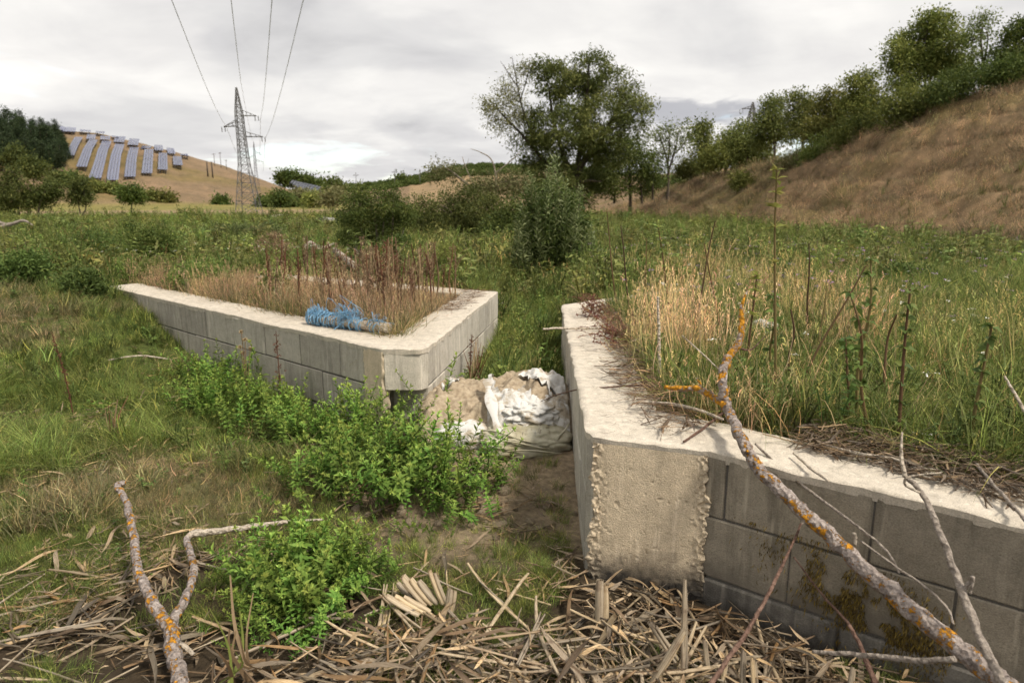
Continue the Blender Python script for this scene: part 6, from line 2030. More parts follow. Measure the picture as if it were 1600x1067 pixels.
    for j, (uu, vv, lb, gg) in enumerate([(958, 545, 'reddish sprawling weed hanging over the right channel wall', 1), (925, 500, 'smaller red tinged weed on the far end of the right channel wall', .7)]):
        p = Pz(uu, vv, ZT); t = thing('red_weed', lb, 'weed', tuple(p)); st = G(); lf = G()
        for k in range(26):
            az = rg.normal() * 1.2 + math.pi * .85; ln = rg.uniform(.18, .5) * gg; up = rg.uniform(.1, .75)
            d = np.array([math.cos(az) * .7, math.sin(az) * .9, up]) * ln
            C = catmull([(rg.uniform(-.05, .22), rg.uniform(-.1, .5) * gg, 0), d * .5 + rg.normal(size=3) * .03 + [.1, .15 * gg, .03], d + [.08, .15 * gg, 0]], 9)
            st.add(*tube(C, np.linspace(.003, .0015, 9), 3, False), a=rg.random() * .6)
            n = 34; tt = rg.uniform(.25, 1, n); b = np.stack([np.interp(tt, np.linspace(0, 1, 9), C[:, q]) for q in range(3)], 1)
            V, F, c = leaves(b, rg.normal(size=(n, 3)), rg.normal(size=(n, 3)) + [0, 0, .5], rg.uniform(.012, .03, n), .007, .2, .2)
            lf.add(V, F, np.repeat(np.clip(rg.normal(.45, .3, n), 0, 1), c))
        link('stem', st.mesh('stem', M['red_weed'], True), t); tag(link('foliage', lf.mesh('foliage', M['red_weed']), t), kind='stuff')
    # moss hanging on the dark blocks
    n = 5200; sm = float(np.dot(Pz(1385, 776, ZT)[:2] - RP, dirR))
    s = rg.normal(size=n) * .17; h = .20 - .36 * s + rg.normal(size=n) * .085
    keep = fbm(s * 14 + 9, h * 14 + 9, 91) > .47
    s, h = s[keep], h[keep]; n = len(s)
    sx = sm + s
    P = np.stack([RP[0] + dirR[0] * sx - nR[0] * .004, RP[1] + dirR[1] * sx - nR[1] * .004, np.clip(h, -.02, .42)], 1)
    D = rg.normal(size=(n, 3)) * .45 + np.array([-nR[0], -nR[1], -1.1])
    V, F, c = leaves(P, D, np.array([-nR[0], -nR[1], .3]) + rg.normal(size=(n, 3)) * .4, rg.uniform(.01, .03, n), rg.uniform(.002, .005, n), .2, .1, False)
    g = G(); g.add(V, F, np.repeat(np.clip(rg.normal(.45, .28, n), 0, 1), c))
    o = link('moss_patch', g.mesh('moss_patch', M['moss'])); tag(o, 'rusty brown moss clinging to the dark blocks behind the branch', 'moss', None, 'stuff')
    # wild flowers: white umbels and purple heads
    def flower(mat, n, a0, a1, r0, r1, seed, size, hgt, name, label):
        x, y, r_ = sample(n, a0, a1, r0, r1, seed, .3); z_ = zone(x, y)
        ok = (~z_['wall']) & ((z_['inr'] > .5) | (y > 9.5)); x, y = x[ok], y[ok]; g = G()
        for xx, yy in zip(x, y):
            z = GZ(xx, yy) + hgt * r_.uniform(.6, 1.2); m = 9; c = np.array([xx, yy, z])
            b = c + r_.normal(size=(m, 3)) * [size * .5, size * .5, size * .12]
            V, F, k = leaves(b, r_.normal(size=(m, 3)) * [1, 1, .2], np.array([0, 0, 1.]) + r_.normal(size=(m, 3)) * .2, size * .5, size * .42, .05, .05, False); g.add(V, F)
        o = link(name, g.mesh(name, M[mat])); tag(o, label, None, None, 'stuff')
    flower('flower_w', 70, .15, .95, 2.6, 14, 901, .022, .42, 'white_flowers', 'white umbel flowers dotted through the right hand meadow')
    flower('flower_p', 230, .1, .95, 5, 15, 902, .03, .42, 'purple_flowers', 'purple thistle flowers dotted through the right hand meadow')
    flower('flower_w', 60, -.6, -.2, 9, 15, 903, .026, .35, 'white_flowers', 'white flowers in the meadow beyond the left wall')
    flower('flower_y', 36, -.75, .9, 8, 14, 904, .03, .4, 'yellow_flowers', 'yellow flowers in the meadow')
    # four white umbels one can point at
    for u, v, lb in ((1456, 680, 'white flat flower head low in the green grass behind the right wall'), (1519, 492, 'white flower head in the meadow near the right edge'), (1205, 520, 'white flower head beside the pale lump'), (1490, 494, 'purple thistle head in the meadow near the right edge')):
        p = Pz(u, v + 25, .64); q = Py(u, v, p[1]); t = thing('wild_flower', lb, 'flower', tuple(p)); d = q - p
        g = G(); g.add(*tube(np.array([[0, 0, 0], d * .5, d]), .002, 4, False), a=.3); link('stem', g.mesh('stem', M['weed'], True), t)
        g = G(); m = 26; b = d + rg.normal(size=(m, 3)) * [.022, .018, .004]; V, F, k = leaves(b, rg.normal(size=(m, 3)) * [1, 1, .2], np.tile([0, 0, 1.], (m, 1)), .014, .012, .05, .05, False); g.add(V, F)
        link('flower_head', g.mesh('flower_head', M['flower_p' if 'purple' in lb else 'flower_w']), t)


build_weeds()


# ------------------------------------------------------------------ trees and bushes
def crown(g, lobes, ncl, per, L_, W_, sig, droop, rg, two=False, shell=.45, vmean=.45):
    lobes = np.asarray(lobes, float); w = (lobes[:, 3] * lobes[:, 5]) ** 1.0; w /= w.sum()
    pick = rg.choice(len(lobes), ncl, p=w)
    dirs = norm(rg.normal(size=(ncl, 3))); rad = shell + (1.02 - shell) * rg.random(ncl) ** .7
    C = lobes[pick, :3] + dirs * lobes[pick, 3:6] * rad[:, None]
    cl = np.repeat(np.arange(ncl), per); n = len(cl)
    off = rg.normal(size=(n, 3)) * sig; off[:, 2] *= .75
    P = C[cl] + off
    D = rg.normal(size=(n, 3)) + dirs[cl] * .6 + np.array([0, 0, -droop])
    V, F, c = leaves(P, D, rg.normal(size=(n, 3)) + [0, 0, .8], L_ * rg.uniform(.6, 1.25, n), W_ * rg.uniform(.7, 1.2, n), .15, .1, two)
    cv = rg.normal(size=ncl) * .16
    g.add(V, F, np.repeat(np.clip(vmean + cv[cl] + rg.normal(size=n) * .13, 0, 1), c))
    return C, pick


def limbs(g, trunks, lobes, C, pick, rg, r0, twigs=0.5, n=5):
    """boughs from the trunk to every lobe, twigs from there to the leaf clusters"""
    pts = []; rad = []
    for pth, ra, rb in trunks:
        P = catmull(pth, 16); R = np.linspace(ra, rb, 16)
        g.add(*tube(P, R, 8, False, .12, 3), a=.5); pts.append(P); rad.append(R)
    T = np.concatenate(pts); TR = np.concatenate(rad)
    ends = []
    for l in np.asarray(lobes, float):
        d = np.linalg.norm(T - l[:3], axis=1) + np.where(T[:, 2] > l[2], 2.0 * (T[:, 2] - l[2]), 0)
        i = int(np.argmin(d)); a = T[i]; b = l[:3]
        m = (a + b) / 2 + [0, 0, .10 * np.linalg.norm(b - a)] + rg.normal(size=3) * .06 * np.linalg.norm(b - a)
        P = catmull([a, m, b], 9); ra = min(TR[i] * .7, r0 * .55)
        g.add(*tube(P, np.linspace(ra, ra * .3, 9), n, False), a=.5); ends.append((P, ra * .3))
    for c, k in zip(C, pick):
        if rg.random() > twigs: continue
        P, ra = ends[k]; i = rg.integers(4, 9); a = P[i]
        q = catmull([a, (a + c) / 2 + [0, 0, .08 * np.linalg.norm(c - a)] + rg.normal(size=3) * .05 * np.linalg.norm(c - a), c], 5)
        g.add(*tube(q, np.linspace(ra * .8, ra * .18, 5), 3, False), a=.5)


def px_tree(name, label, cat, lobes_px, Y, base, trunks_px, leaf, ncl, per, L_, W_, sig, droop, seed, bark='trunk', r0=None, twigs=.5, group=None, dscale=1.0, shell=.45, extra=None, vmean=.45, two=False):
    """a tree drawn from what the photograph shows of it: lobes (u, v, radius[, vertical radius]) become ellipsoids at distance Y"""
    rg = np.random.default_rng(seed); s = Y / FPX
    b = np.array(base) if base is not None else None
    lob = []
    for q in lobes_px:
        dy = rg.normal() * q[2] * s * .55 * dscale
        p = Py(q[0], q[1], Y + dy); rz = q[3] if len(q) > 3 else q[2] * .9
        lob.append([*(p - b), q[2] * s, q[2] * s * dscale, rz * s])
    t = thing(name, label, cat, tuple(b), 0, group)
    g = G(); C, pick = crown(g, lob, ncl, per, L_, W_, sig, droop, rg, two, shell, vmean)
    if extra:                                            # sparse, paler outer lobes
        lob2 = [[*(Py(q[0], q[1], Y) - b), q[2] * s, q[2] * s, q[2] * s * .9] for q in extra['lobes']]
        g2 = G(); C2, pick2 = crown(g2, lob2, extra['ncl'], extra['per'], L_ * .8, W_ * .8, sig * .9, droop, rg, two, .2)
    tr = []
    for path, ra, rb in trunks_px:
        tr.append(([Py(u, v, Y) - b + rg.normal(size=3) * [0, .02 * Y * 0.1, 0] for u, v in path], ra * s, rb * s))
    if tr:
        tr[0][0][0] = np.array([tr[0][0][0][0], tr[0][0][0][1], -.15])
        gt = G(); limbs(gt, tr, lob, C, pick, rg, r0 * s if r0 else tr[0][1], twigs)
        if extra:
            limbs(gt, tr, lob2, C2, pick2, rg, r0 * s if r0 else tr[0][1], 1.0)
        link('trunk', gt.mesh('trunk', M[bark], True), t)
    tag(link('crown', g.mesh('crown', M[leaf]), t), kind='stuff')
    if extra:
        tag(link('sparse_bough', g2.mesh('sparse_bough', M[extra['leaf']]), t), kind='stuff')
    return t


def gbase(u, Y):
    p = Py(u, 312, Y); return np.array([p[0], Y, GZ(p[0], Y)])


def crestY(u, v, plus=2.0):
    a = ray(u, v)[0] / ray(u, v)[1]
    return float(np.interp(a, RCR[:, 0], RCR[:, 1])) + plus


def build_trees():
    # the big willow in the middle
    px_tree('willow_tree', 'big dark green willow with a bare sparse left side standing in the middle', 'tree',
            [(925, 112, 32), (958, 142, 36), (985, 165, 26), (905, 152, 36), (872, 128, 30), (852, 112, 18), (940, 195, 42), (890, 205, 42), (852, 195, 30), (838, 232, 30), (900, 250, 36), (945, 238, 32), (985, 200, 22), (865, 275, 30), (1000, 165, 14), (820, 215, 20), (918, 100, 14), (838, 270, 22), (870, 305, 22), (910, 300, 22), (940, 285, 20), (835, 300, 18), (800, 300, 16)],
            60, gbase(893, 60), [([(893, 335), (893, 300), (905, 262), (935, 225), (960, 180), (970, 150)], 8.5, 2.0), ([(896, 290), (880, 240), (865, 190), (858, 140)], 5, 1.2), ([(893, 285), (850, 250), (815, 210), (785, 180)], 4, 1.0), ([(900, 270), (912, 200), (918, 130), (920, 95)], 4.5, 1.0), ([(955, 190), (985, 185), (1010, 165)], 2, .7), ([(835, 225), (815, 165), (806, 120), (800, 88)], 1.6, .3), ([(812, 160), (824, 120), (828, 90)], 1.0, .25), ([(808, 135), (790, 108), (782, 96)], .8, .2)],
            'leaf_olive', 520, 72, .36, .10, .40, .5, 21, r0=7, twigs=.35, shell=.6,
            extra=dict(lobes=[(800, 155, 22), (775, 168, 22), (792, 195, 22), (812, 180, 18), (758, 165, 12), (805, 120, 16), (820, 108, 14), (785, 140, 15), (770, 190, 12)], ncl=240, per=15, leaf='leaf_pale'))
    # trees to its right
    px_tree('dark_tree', 'dense dark green tree right behind the big willow', 'tree', [(950, 255, 26), (982, 240, 26), (1008, 258, 24), (930, 282, 20), (1000, 285, 22), (962, 290, 20), (1025, 275, 14), (975, 222, 14)], 78, gbase(985, 78), [([(985, 320), (985, 280), (980, 240)], 3, 1), ([(1003, 318), (1003, 285), (1008, 255)], 2, .8), ([(1020, 312), (1020, 280), (1020, 265)], 1.8, .6), ([(960, 318), (960, 290), (950, 255)], 2, .8)], 'leaf_dark', 260, 40, .40, .14, .55, .2, 22)
    Yt = 82
    px_tree('thin_tree', 'slender open tree with visible forking branches at the end of the slope', 'tree', [(1028, 214, 17), (1060, 205, 17), (1045, 235, 15), (1070, 226, 13), (1024, 240, 11), (1045, 202, 13), (1080, 215, 9)], Yt, gbase(1045, Yt), [([(1043, 292), (1044, 268), (1038, 235), (1030, 210)], 2.4, .6), ([(1044, 268), (1052, 240), (1062, 205)], 1.9, .5), ([(1044, 262), (1046, 230), (1045, 205)], 1.6, .5), ([(1050, 245), (1066, 228), (1074, 215)], 1.2, .4)], 'leaf_mid', 150, 16, .32, .13, .45, .1, 23, r0=1.6, twigs=.9, shell=.3)
    rows = [('slope_tree', 'slim pale green tree next to the slender open tree', [(1095, 208, 13), (1101, 230, 14), (1090, 245, 10), (1100, 195, 8)], 'leaf_mid', 110, 26),
            ('slope_bush', 'rounded bright green bush at the low end of the slope', [(1120, 246, 20), (1145, 242, 20), (1105, 258, 12), (1135, 228, 12), (1160, 252, 10)], 'leaf_hill', 200, 34),
            ('slope_bush', 'low dusky bush between the slender open tree and the rounded bright bush', [(1078, 262, 13), (1092, 266, 12), (1066, 270, 9), (1100, 258, 9)], 'leaf_olive', 110, 30),
            ('slope_bush', 'dark low bush at the foot of the slender open tree', [(1030, 285, 10), (1018, 290, 9), (1056, 282, 8)], 'leaf_dark', 80, 28),
            ('slope_tree', 'grey green tree beneath the pylon top on the slope', [(1160, 205, 15), (1152, 226, 14), (1178, 226, 18), (1192, 244, 18), (1165, 245, 14), (1142, 212, 9)], 'leaf_mid', 220, 30),
            ('slope_tree', 'taller grey green tree with a rounded top right of the pylon top', [(1205, 168, 15), (1202, 192, 22), (1222, 206, 18), (1190, 218, 16), (1215, 160, 9)], 'leaf_mid', 220, 30),
            ('slope_tree', 'feathery tree with twin tips in the row on the slope', [(1245, 156, 12), (1263, 162, 12), (1250, 184, 18), (1265, 200, 17), (1240, 205, 14)], 'leaf_mid', 200, 26),
            ('slope_tree', 'yellow green tree left of the tall ridge trees', [(1295, 150, 10), (1290, 178, 20), (1312, 165, 16), (1280, 205, 20), (1305, 195, 18)], 'leaf_hill', 240, 34),
            ('slope_tree', 'bright green tree with leafy upright tips on the slope', [(1335, 130, 11), (1355, 121, 11), (1350, 150, 18), (1330, 162, 17), (1370, 170, 20), (1345, 175, 17)], 'leaf_hill', 240, 34),
            ('slope_tree', 'large broad green tree high on the right slope', [(1405, 98, 22), (1430, 64, 26), (1464, 45, 24), (1486, 72, 22), (1440, 100, 26), (1480, 110, 24), (1412, 130, 20), (1500, 112, 16), (1450, 30, 12), (1398, 75, 10)], 'leaf_hill', 520, 44),
            ('slope_tree', 'sparse airy tree between the large tree and the right edge', [(1530, 36, 15), (1516, 62, 11), (1545, 55, 9), (1525, 85, 14), (1545, 30, 8)], 'leaf_mid', 100, 16),
            ('slope_tree', 'dark tree cut off by the right edge on the hill crest', [(1595, 48, 17), (1572, 86, 19), (1602, 92, 22), (1556, 108, 14), (1620, 70, 22), (1580, 60, 10)], 'leaf_dark', 260, 40)]
    for k, (nm, lb, lo, lf, ncl, per) in enumerate(rows):
        uc = sum(q[0] for q in lo) / len(lo); vb = max(q[1] for q in lo); Y = crestY(uc, vb, 2.2)
        b = gbase(uc, Y); vg = Py(0, 0, 1) is None
        tv = min(q[1] for q in lo)
        d = b - [0, 0, CH]; cz = d[1] * math.sin(PITCH) * -1
        # image row of the foot
        yc = d[1] * math.cos(PITCH) - d[2] * math.sin(PITCH); zc_ = d[1] * math.sin(PITCH) + d[2] * math.cos(PITCH)
        vfoot = 533.5 - FPX * zc_ / yc
        tp = [([(uc, vfoot), (uc + 2, (vfoot + vb) / 2), (uc - 2, (vb + tv) / 2), (uc + 1, tv + 12)], 2.6, .6), ([(uc + 1, (vfoot + vb) / 2), (uc + 10, (vb * 2 + tv) / 3), (uc + 12, (vb + 2 * tv) / 3)], 1.6, .5)]
        px_tree(nm, lb, 'bush' if 'bush' in nm else 'tree', lo, Y, b, tp, lf, int(ncl * .85), int(per * 1.15), Y * .0046, Y * .0019, Y * .0066, .1, 40 + k, twigs=.8, vmean=.55 if lf == 'leaf_hill' else .5, shell=.35)
    # scrub along the slope's upper edge, brownish green
    scr = [('brown green scrub below the feathery twin tipped tree', [(1285, 238, 20), (1310, 230, 20), (1268, 250, 12)], 'leaf_hill'), ('brown green scrub below the bright tree with upright tips', [(1340, 205, 24), (1365, 198, 22), (1320, 215, 18)], 'leaf_hill'),
           ('brown green scrub below the large broad tree', [(1400, 178, 22), (1428, 162, 24), (1450, 155, 20)], 'leaf_hill'), ('low scrub at the right foot of the large broad tree', [(1490, 135, 20), (1520, 120, 18), (1470, 145, 14)], 'leaf_dark'),
           ('small scrub bush at the top of the slope by the right edge', [(1560, 118, 14), (1580, 110, 14)], 'leaf_dark')]
    for k, (lb, lo, lf) in enumerate(scr):
        uc = sum(q[0] for q in lo) / len(lo); vb = max(q[1] for q in lo); Y = crestY(uc, vb, -1.0)
        px_tree('scrub', lb, 'bush', lo, Y, gbase(uc, Y), [([(uc, vb + 15), (uc, vb)], 1.2, .5)], lf, 240, 28, Y * .0050, Y * .0018, Y * .008, 0, 60 + k, vmean=.42, twigs=.3)
    h = hit(1160, 297)
    px_tree('slope_shrub', 'small lone green shrub halfway down the left end of the brown slope', 'bush', [(1155, 281, 11), (1166, 284, 9), (1158, 291, 9)], h[1], h, [([(1160, 297), (1160, 285)], .8, .3)], 'leaf_hill', 70, 30, .24, .09, .3, 0, 70)
    h = hit(1240, 262)
    px_tree('scrub', 'dry brownish scrub in the gully of the slope', 'bush', [(1240, 250, 16), (1225, 258, 12), (1262, 246, 12)], h[1], h, [([(1240, 262), (1240, 250)], .8, .3)], 'leaf_pale', 90, 24, .2, .06, .35, 0, 71)
    # leaning tree left of the willow, with dead twigs
    b = gbase(790, 42)
    px_tree('leaning_tree', 'leaning half bare tree pointing left of the big willow', 'tree', [(692, 264, 11), (680, 270, 8), (708, 274, 9), (745, 292, 12), (772, 292, 15), (800, 285, 18), (760, 305, 15), (720, 290, 8)], 42, b, [([(790, 335), (765, 312), (735, 292), (705, 268), (690, 262)], 3.2, .8), ([(770, 315), (775, 280), (768, 250), (750, 238), (735, 233)], 1.6, .3), ([(745, 300), (728, 262), (722, 245)], 1.0, .3), ([(722, 262), (730, 255), (732, 248)], .6, .2), ([(775, 270), (800, 250), (815, 235)], 1.0, .3)], 'leaf_pale', 210, 22, .22, .07, .34, .2, 25, 'trunk_pale', 2, .7, vmean=.3)
    # middle shrubs behind the channel
    px_tree('shrub', 'broad olive green shrub between the hawthorn and the willow shrub', 'bush', [(668, 325, 16), (650, 318, 10), (700, 318, 18), (735, 312, 18), (708, 335, 22), (745, 335, 22), (765, 318, 14), (690, 358, 22), (740, 358, 24), (655, 352, 14), (768, 345, 16), (720, 345, 20)], 21, hit(712, 392), [([(712, 392), (712, 340)], 2, 1), ([(735, 390), (745, 325)], 1.6, .6)], 'leaf_olive', 460, 42, .085, .034, .14, 0, 26, vmean=.35, dscale=1.4)
    px_tree('shrub', 'dark low shrub under the leaning tree', 'bush', [(800, 330, 20), (785, 350, 20), (815, 345, 16), (770, 365, 18)], 19, hit(790, 385), [([(790, 385), (795, 345)], 1.6, .6)], 'leaf_dark', 200, 34, .09, .035, .14, 0, 27)
    # hawthorn bush
    px_tree('hawthorn_bush', 'dense dark green bush with brown stems in front of the far fields', 'bush', [(560, 322, 22), (588, 314, 22), (615, 322, 20), (543, 345, 18), (572, 350, 22), (608, 352, 20), (600, 385, 18), (545, 372, 14), (632, 345, 14), (565, 298, 9), (610, 300, 9), (640, 330, 8), (570, 378, 14)], 13.5, hit(590, 402), [([(590, 402), (588, 360), (580, 320)], 3.2, 1), ([(605, 400), (612, 365), (615, 325)], 2.6, .8), ([(597, 400), (598, 370), (600, 340)], 3.0, .8), ([(575, 400), (565, 360), (555, 330)], 2.2, .7), ([(620, 398), (630, 362), (636, 335)], 1.8, .6)], 'leaf_dark', 520, 44, .042, .022, .075, 0, 28, 'trunk_pale', 2.6, .6, dscale=1.5, vmean=.5)
    px_tree('dark_bush', 'dark green bramble at the right foot of the hawthorn', 'bush', [(612, 390, 14), (628, 382, 12), (605, 402, 10)], 12.4, hit(612, 412), [([(612, 412), (615, 392)], 1, .5)], 'leaf_dark', 130, 34, .045, .024, .07, 0, 29)
    # willow shrub
    px_tree('willow_shrub', 'leafy green willow shrub with upright shoots standing behind the channel', 'bush', [(842, 312, 16, 20), (886, 314, 15, 20), (822, 345, 13), (914, 350, 10), (846, 335, 22, 26), (880, 338, 22, 26), (868, 360, 30), (898, 352, 15, 22), (848, 385, 34), (886, 388, 26), (836, 416, 26), (872, 418, 32), (903, 405, 16), (826, 378, 15), (856, 305, 14, 22), (820, 430, 12), (895, 425, 16)], 10.6, hit(860, 446), [([(860, 446), (858, 390), (850, 320), (846, 290)], 2.6, .5), ([(866, 446), (872, 380), (875, 310), (866, 260)], 2.6, .4), ([(850, 446), (838, 390), (832, 330), (829, 290)], 2.2, .4), ([(875, 446), (893, 380), (903, 330), (908, 300)], 2.2, .4)], 'leaf_dark', 330, 30, .085, .026, .085, -.1, 30, 'trunk', 1.6, .7, dscale=1.1, two=True, vmean=.4)
    ws = [o for o in COL.objects if o.get('label', '').startswith('leafy green willow shrub')][0]
    rg = np.random.default_rng(12); wb = np.array(ws.location)
    for k in range(120):                                 # long upright shoots standing out of the shrub
        gu, gv = [(812, 322), (829, 264), (848, 288), (864, 237), (880, 280), (904, 288), (919, 345), (836, 305), (894, 312), (804, 366), (928, 372), (815, 400)][int(rg.integers(0, 12))]
        u = gu + rg.normal() * 5; v = gv + abs(rg.normal()) * 26
        tip = Py(u, v, 10.6 + rg.normal() * .3) - wb; ft = np.array([tip[0] * .85 + rg.normal() * .08, tip[1] * .6, max(tip[2] - rg.uniform(.6, 1.1), .25)])
        C = catmull([ft, (ft + tip) / 2 + rg.normal(size=3) * .04, tip], 12); g = G()
        g.add(*tube(C, np.linspace(.007, .002, 12), 4, False), a=.2)
        n = 34; tt = np.linspace(.12, 1, n); bb = np.stack([np.interp(tt, np.linspace(0, 1, 12), C[:, q]) for q in range(3)], 1)
        aa = np.arange(n) * 2.4; D = np.stack([np.cos(aa), np.sin(aa), np.full(n, .75)], 1) + rg.normal(size=(n, 3)) * .2
        V, F, c = leaves(bb, D, rg.normal(size=(n, 3)) * .4 + [0, 0, 1], np.interp(tt, [0, .6, 1], [.11, .125, .07]), .021, .2, .15)
        g.add(V, F, np.repeat(np.clip(rg.normal(.62, .2, n), 0, 1), c)); link('shoot', g.mesh('shoot', M['leaf_willow']), ws)
    # yellow-green and other meadow clumps
    def meadow(name, label, lobes, base, leaf, ncl, per, L_, W_, sig, seed, stems=3, vm=.5, droop=-.3):
        b = hit(*base); rr = np.random.default_rng(seed)
        tr = [([(base[0] + rr.normal() * 4, base[1]), (q[0], q[1])], .8, .3) for q in lobes]
        px_tree(name, label, 'plant', lobes, b[1], b, tr, leaf, ncl, per, L_, W_, sig, droop, seed, 'weed_stem', .8, .6, vmean=vm)
    meadow('yellow_green_weed', 'pale yellow green bushy weed behind the channel corner', [(700, 395, 16), (715, 405, 14), (690, 412, 14), (705, 425, 16), (722, 422, 12)], (705, 440), 'leaf_yellow', 130, 30, .035, .013, .05, 31, vm=.35)
    meadow('yellow_green_weed', 'smaller yellow green weed near the willow shrub foot', [(760, 408, 14), (780, 415, 14), (745, 418, 12)], (765, 432), 'leaf_yellow', 90, 30, .035, .013, .05, 32, vm=.2)
    meadow('dark_dock', 'tall dark green dock cluster in the left meadow', [(208, 372, 10, 26), (228, 380, 14, 24), (248, 372, 10, 28), (262, 382, 12, 24), (275, 392, 12), (235, 395, 18), (290, 395, 10)], (245, 415), 'leaf_dark', 170, 26, .065, .022, .075, 33, vm=.6)
    meadow('meadow_weed', 'green weed bush with yellow flowers beyond the left wall', [(298, 428, 18), (320, 432, 20), (340, 440, 16), (285, 440, 14)], (315, 460), 'weed', 150, 30, .06, .012, .07, 34, vm=.6)
    meadow('meadow_weed', 'dark green weed clump left of the wall end', [(128, 440, 18), (145, 446, 14), (112, 446, 12)], (128, 465), 'weed', 110, 30, .05, .018, .06, 35, vm=.25)
    meadow('meadow_weed', 'green weed bush with dry stalks at the far left edge', [(25, 420, 18), (50, 412, 16), (8, 430, 18), (35, 437, 16), (62, 425, 10)], (30, 455), 'weed', 170, 30, .06, .018, .07, 36, vm=.4)
    meadow('meadow_weed', 'dusky weed clump left of the dock cluster', [(150, 378, 20), (125, 385, 14), (175, 388, 16)], (150, 408), 'weed', 130, 26, .06, .02, .08, 37, vm=.35)
    meadow('meadow_weed', 'grey green weed patch right of the dock cluster', [(380, 362, 22, 12), (420, 360, 22, 12), (345, 365, 18, 11)], (385, 380), 'leaf_willow', 150, 24, .08, .03, .10, 38, vm=.4)
    meadow('meadow_weed', 'leafy green weed among dry stalks inside the V of the left wall', [(430, 442, 14, 20), (445, 455, 12), (420, 460, 12)], (432, 480), 'weed', 90, 30, .04, .02, .045, 39, vm=.75)
    meadow('meadow_weed', 'dark green weed in the meadow below the brown slope', [(1222, 428, 10, 14), (1230, 440, 9), (1212, 442, 8)], (1222, 455), 'weed', 70, 26, .05, .02, .05, 72, vm=.25)
    meadow('meadow_weed', 'dark green weed clump with purple thistles in the right meadow', [(1410, 430, 20, 12), (1440, 432, 18, 12), (1385, 436, 14, 10)], (1412, 448), 'weed', 120, 26, .05, .02, .06, 73, vm=.3)
    meadow('burdock', 'dry beige thistle like plants beyond the left wall', [(405, 385, 10, 14), (430, 378, 10, 14), (395, 400, 10), (445, 385, 8)], (415, 412), 'dry', 60, 22, .035, .02, .05, 74, vm=.75)
    meadow('meadow_weed', 'small dark bush in the green field below the first roadside tree', [(105, 358, 10, 6), (95, 360, 8, 5)], (102, 366), 'weed', 60, 22, .10, .04, .12, 75, vm=.3)

    # trees along the far edge of the field at the left
    px_tree('roadside_tree', 'multi stemmed olive tree at the left edge of the field', 'tree', [(2, 300, 16), (14, 282, 14), (30, 298, 17), (8, 318, 16), (38, 312, 12), (-15, 305, 18), (20, 272, 8)], 66, gbase(25, 66), [([(32, 345), (30, 325), (20, 290)], 2.6, .8), ([(20, 343), (16, 325), (5, 300)], 1.6, .6), ([(43, 344), (44, 328), (38, 305)], 1.5, .5), ([(5, 343), (0, 325), (-10, 305)], 1.6, .5)], 'leaf_olive', 230, 30, .30, .11, .36, .1, 80, vmean=.3)
    px_tree('roadside_tree', 'round leaning olive tree second from the left edge', 'tree', [(60, 305, 13), (76, 298, 13), (55, 318, 11), (86, 290, 9), (70, 312, 11), (88, 300, 7)], 66, gbase(58, 66), [([(58, 342), (63, 325), (72, 300)], 1.8, .6), ([(60, 332), (58, 318), (57, 308)], 1.2, .5)], 'leaf_olive', 130, 28, .30, .11, .34, .1, 81, vmean=.3)
    px_tree('roadside_tree', 'small forked tree with a V shaped trunk in the left field', 'tree', [(120, 294, 11), (129, 306, 11), (115, 311, 9), (128, 284, 8), (137, 312, 6)], 68, gbase(127, 68), [([(127, 342), (124, 328), (118, 300)], 1.3, .5), ([(127, 340), (133, 325), (130, 295)], 1.2, .5)], 'leaf_olive', 110, 28, .30, .11, .3, .1, 82, vmean=.3)
    px_tree('round_tree', 'round dark tree below the solar rows', 'tree', [(197, 302, 10), (210, 300, 10), (216, 308, 8), (204, 308, 10), (192, 308, 6)], 105, gbase(206, 105), [([(206, 324), (206, 308)], 1.3, .6)], 'leaf_dark', 130, 30, .42, .18, .45, .1, 83)
    rg = np.random.default_rng(9)
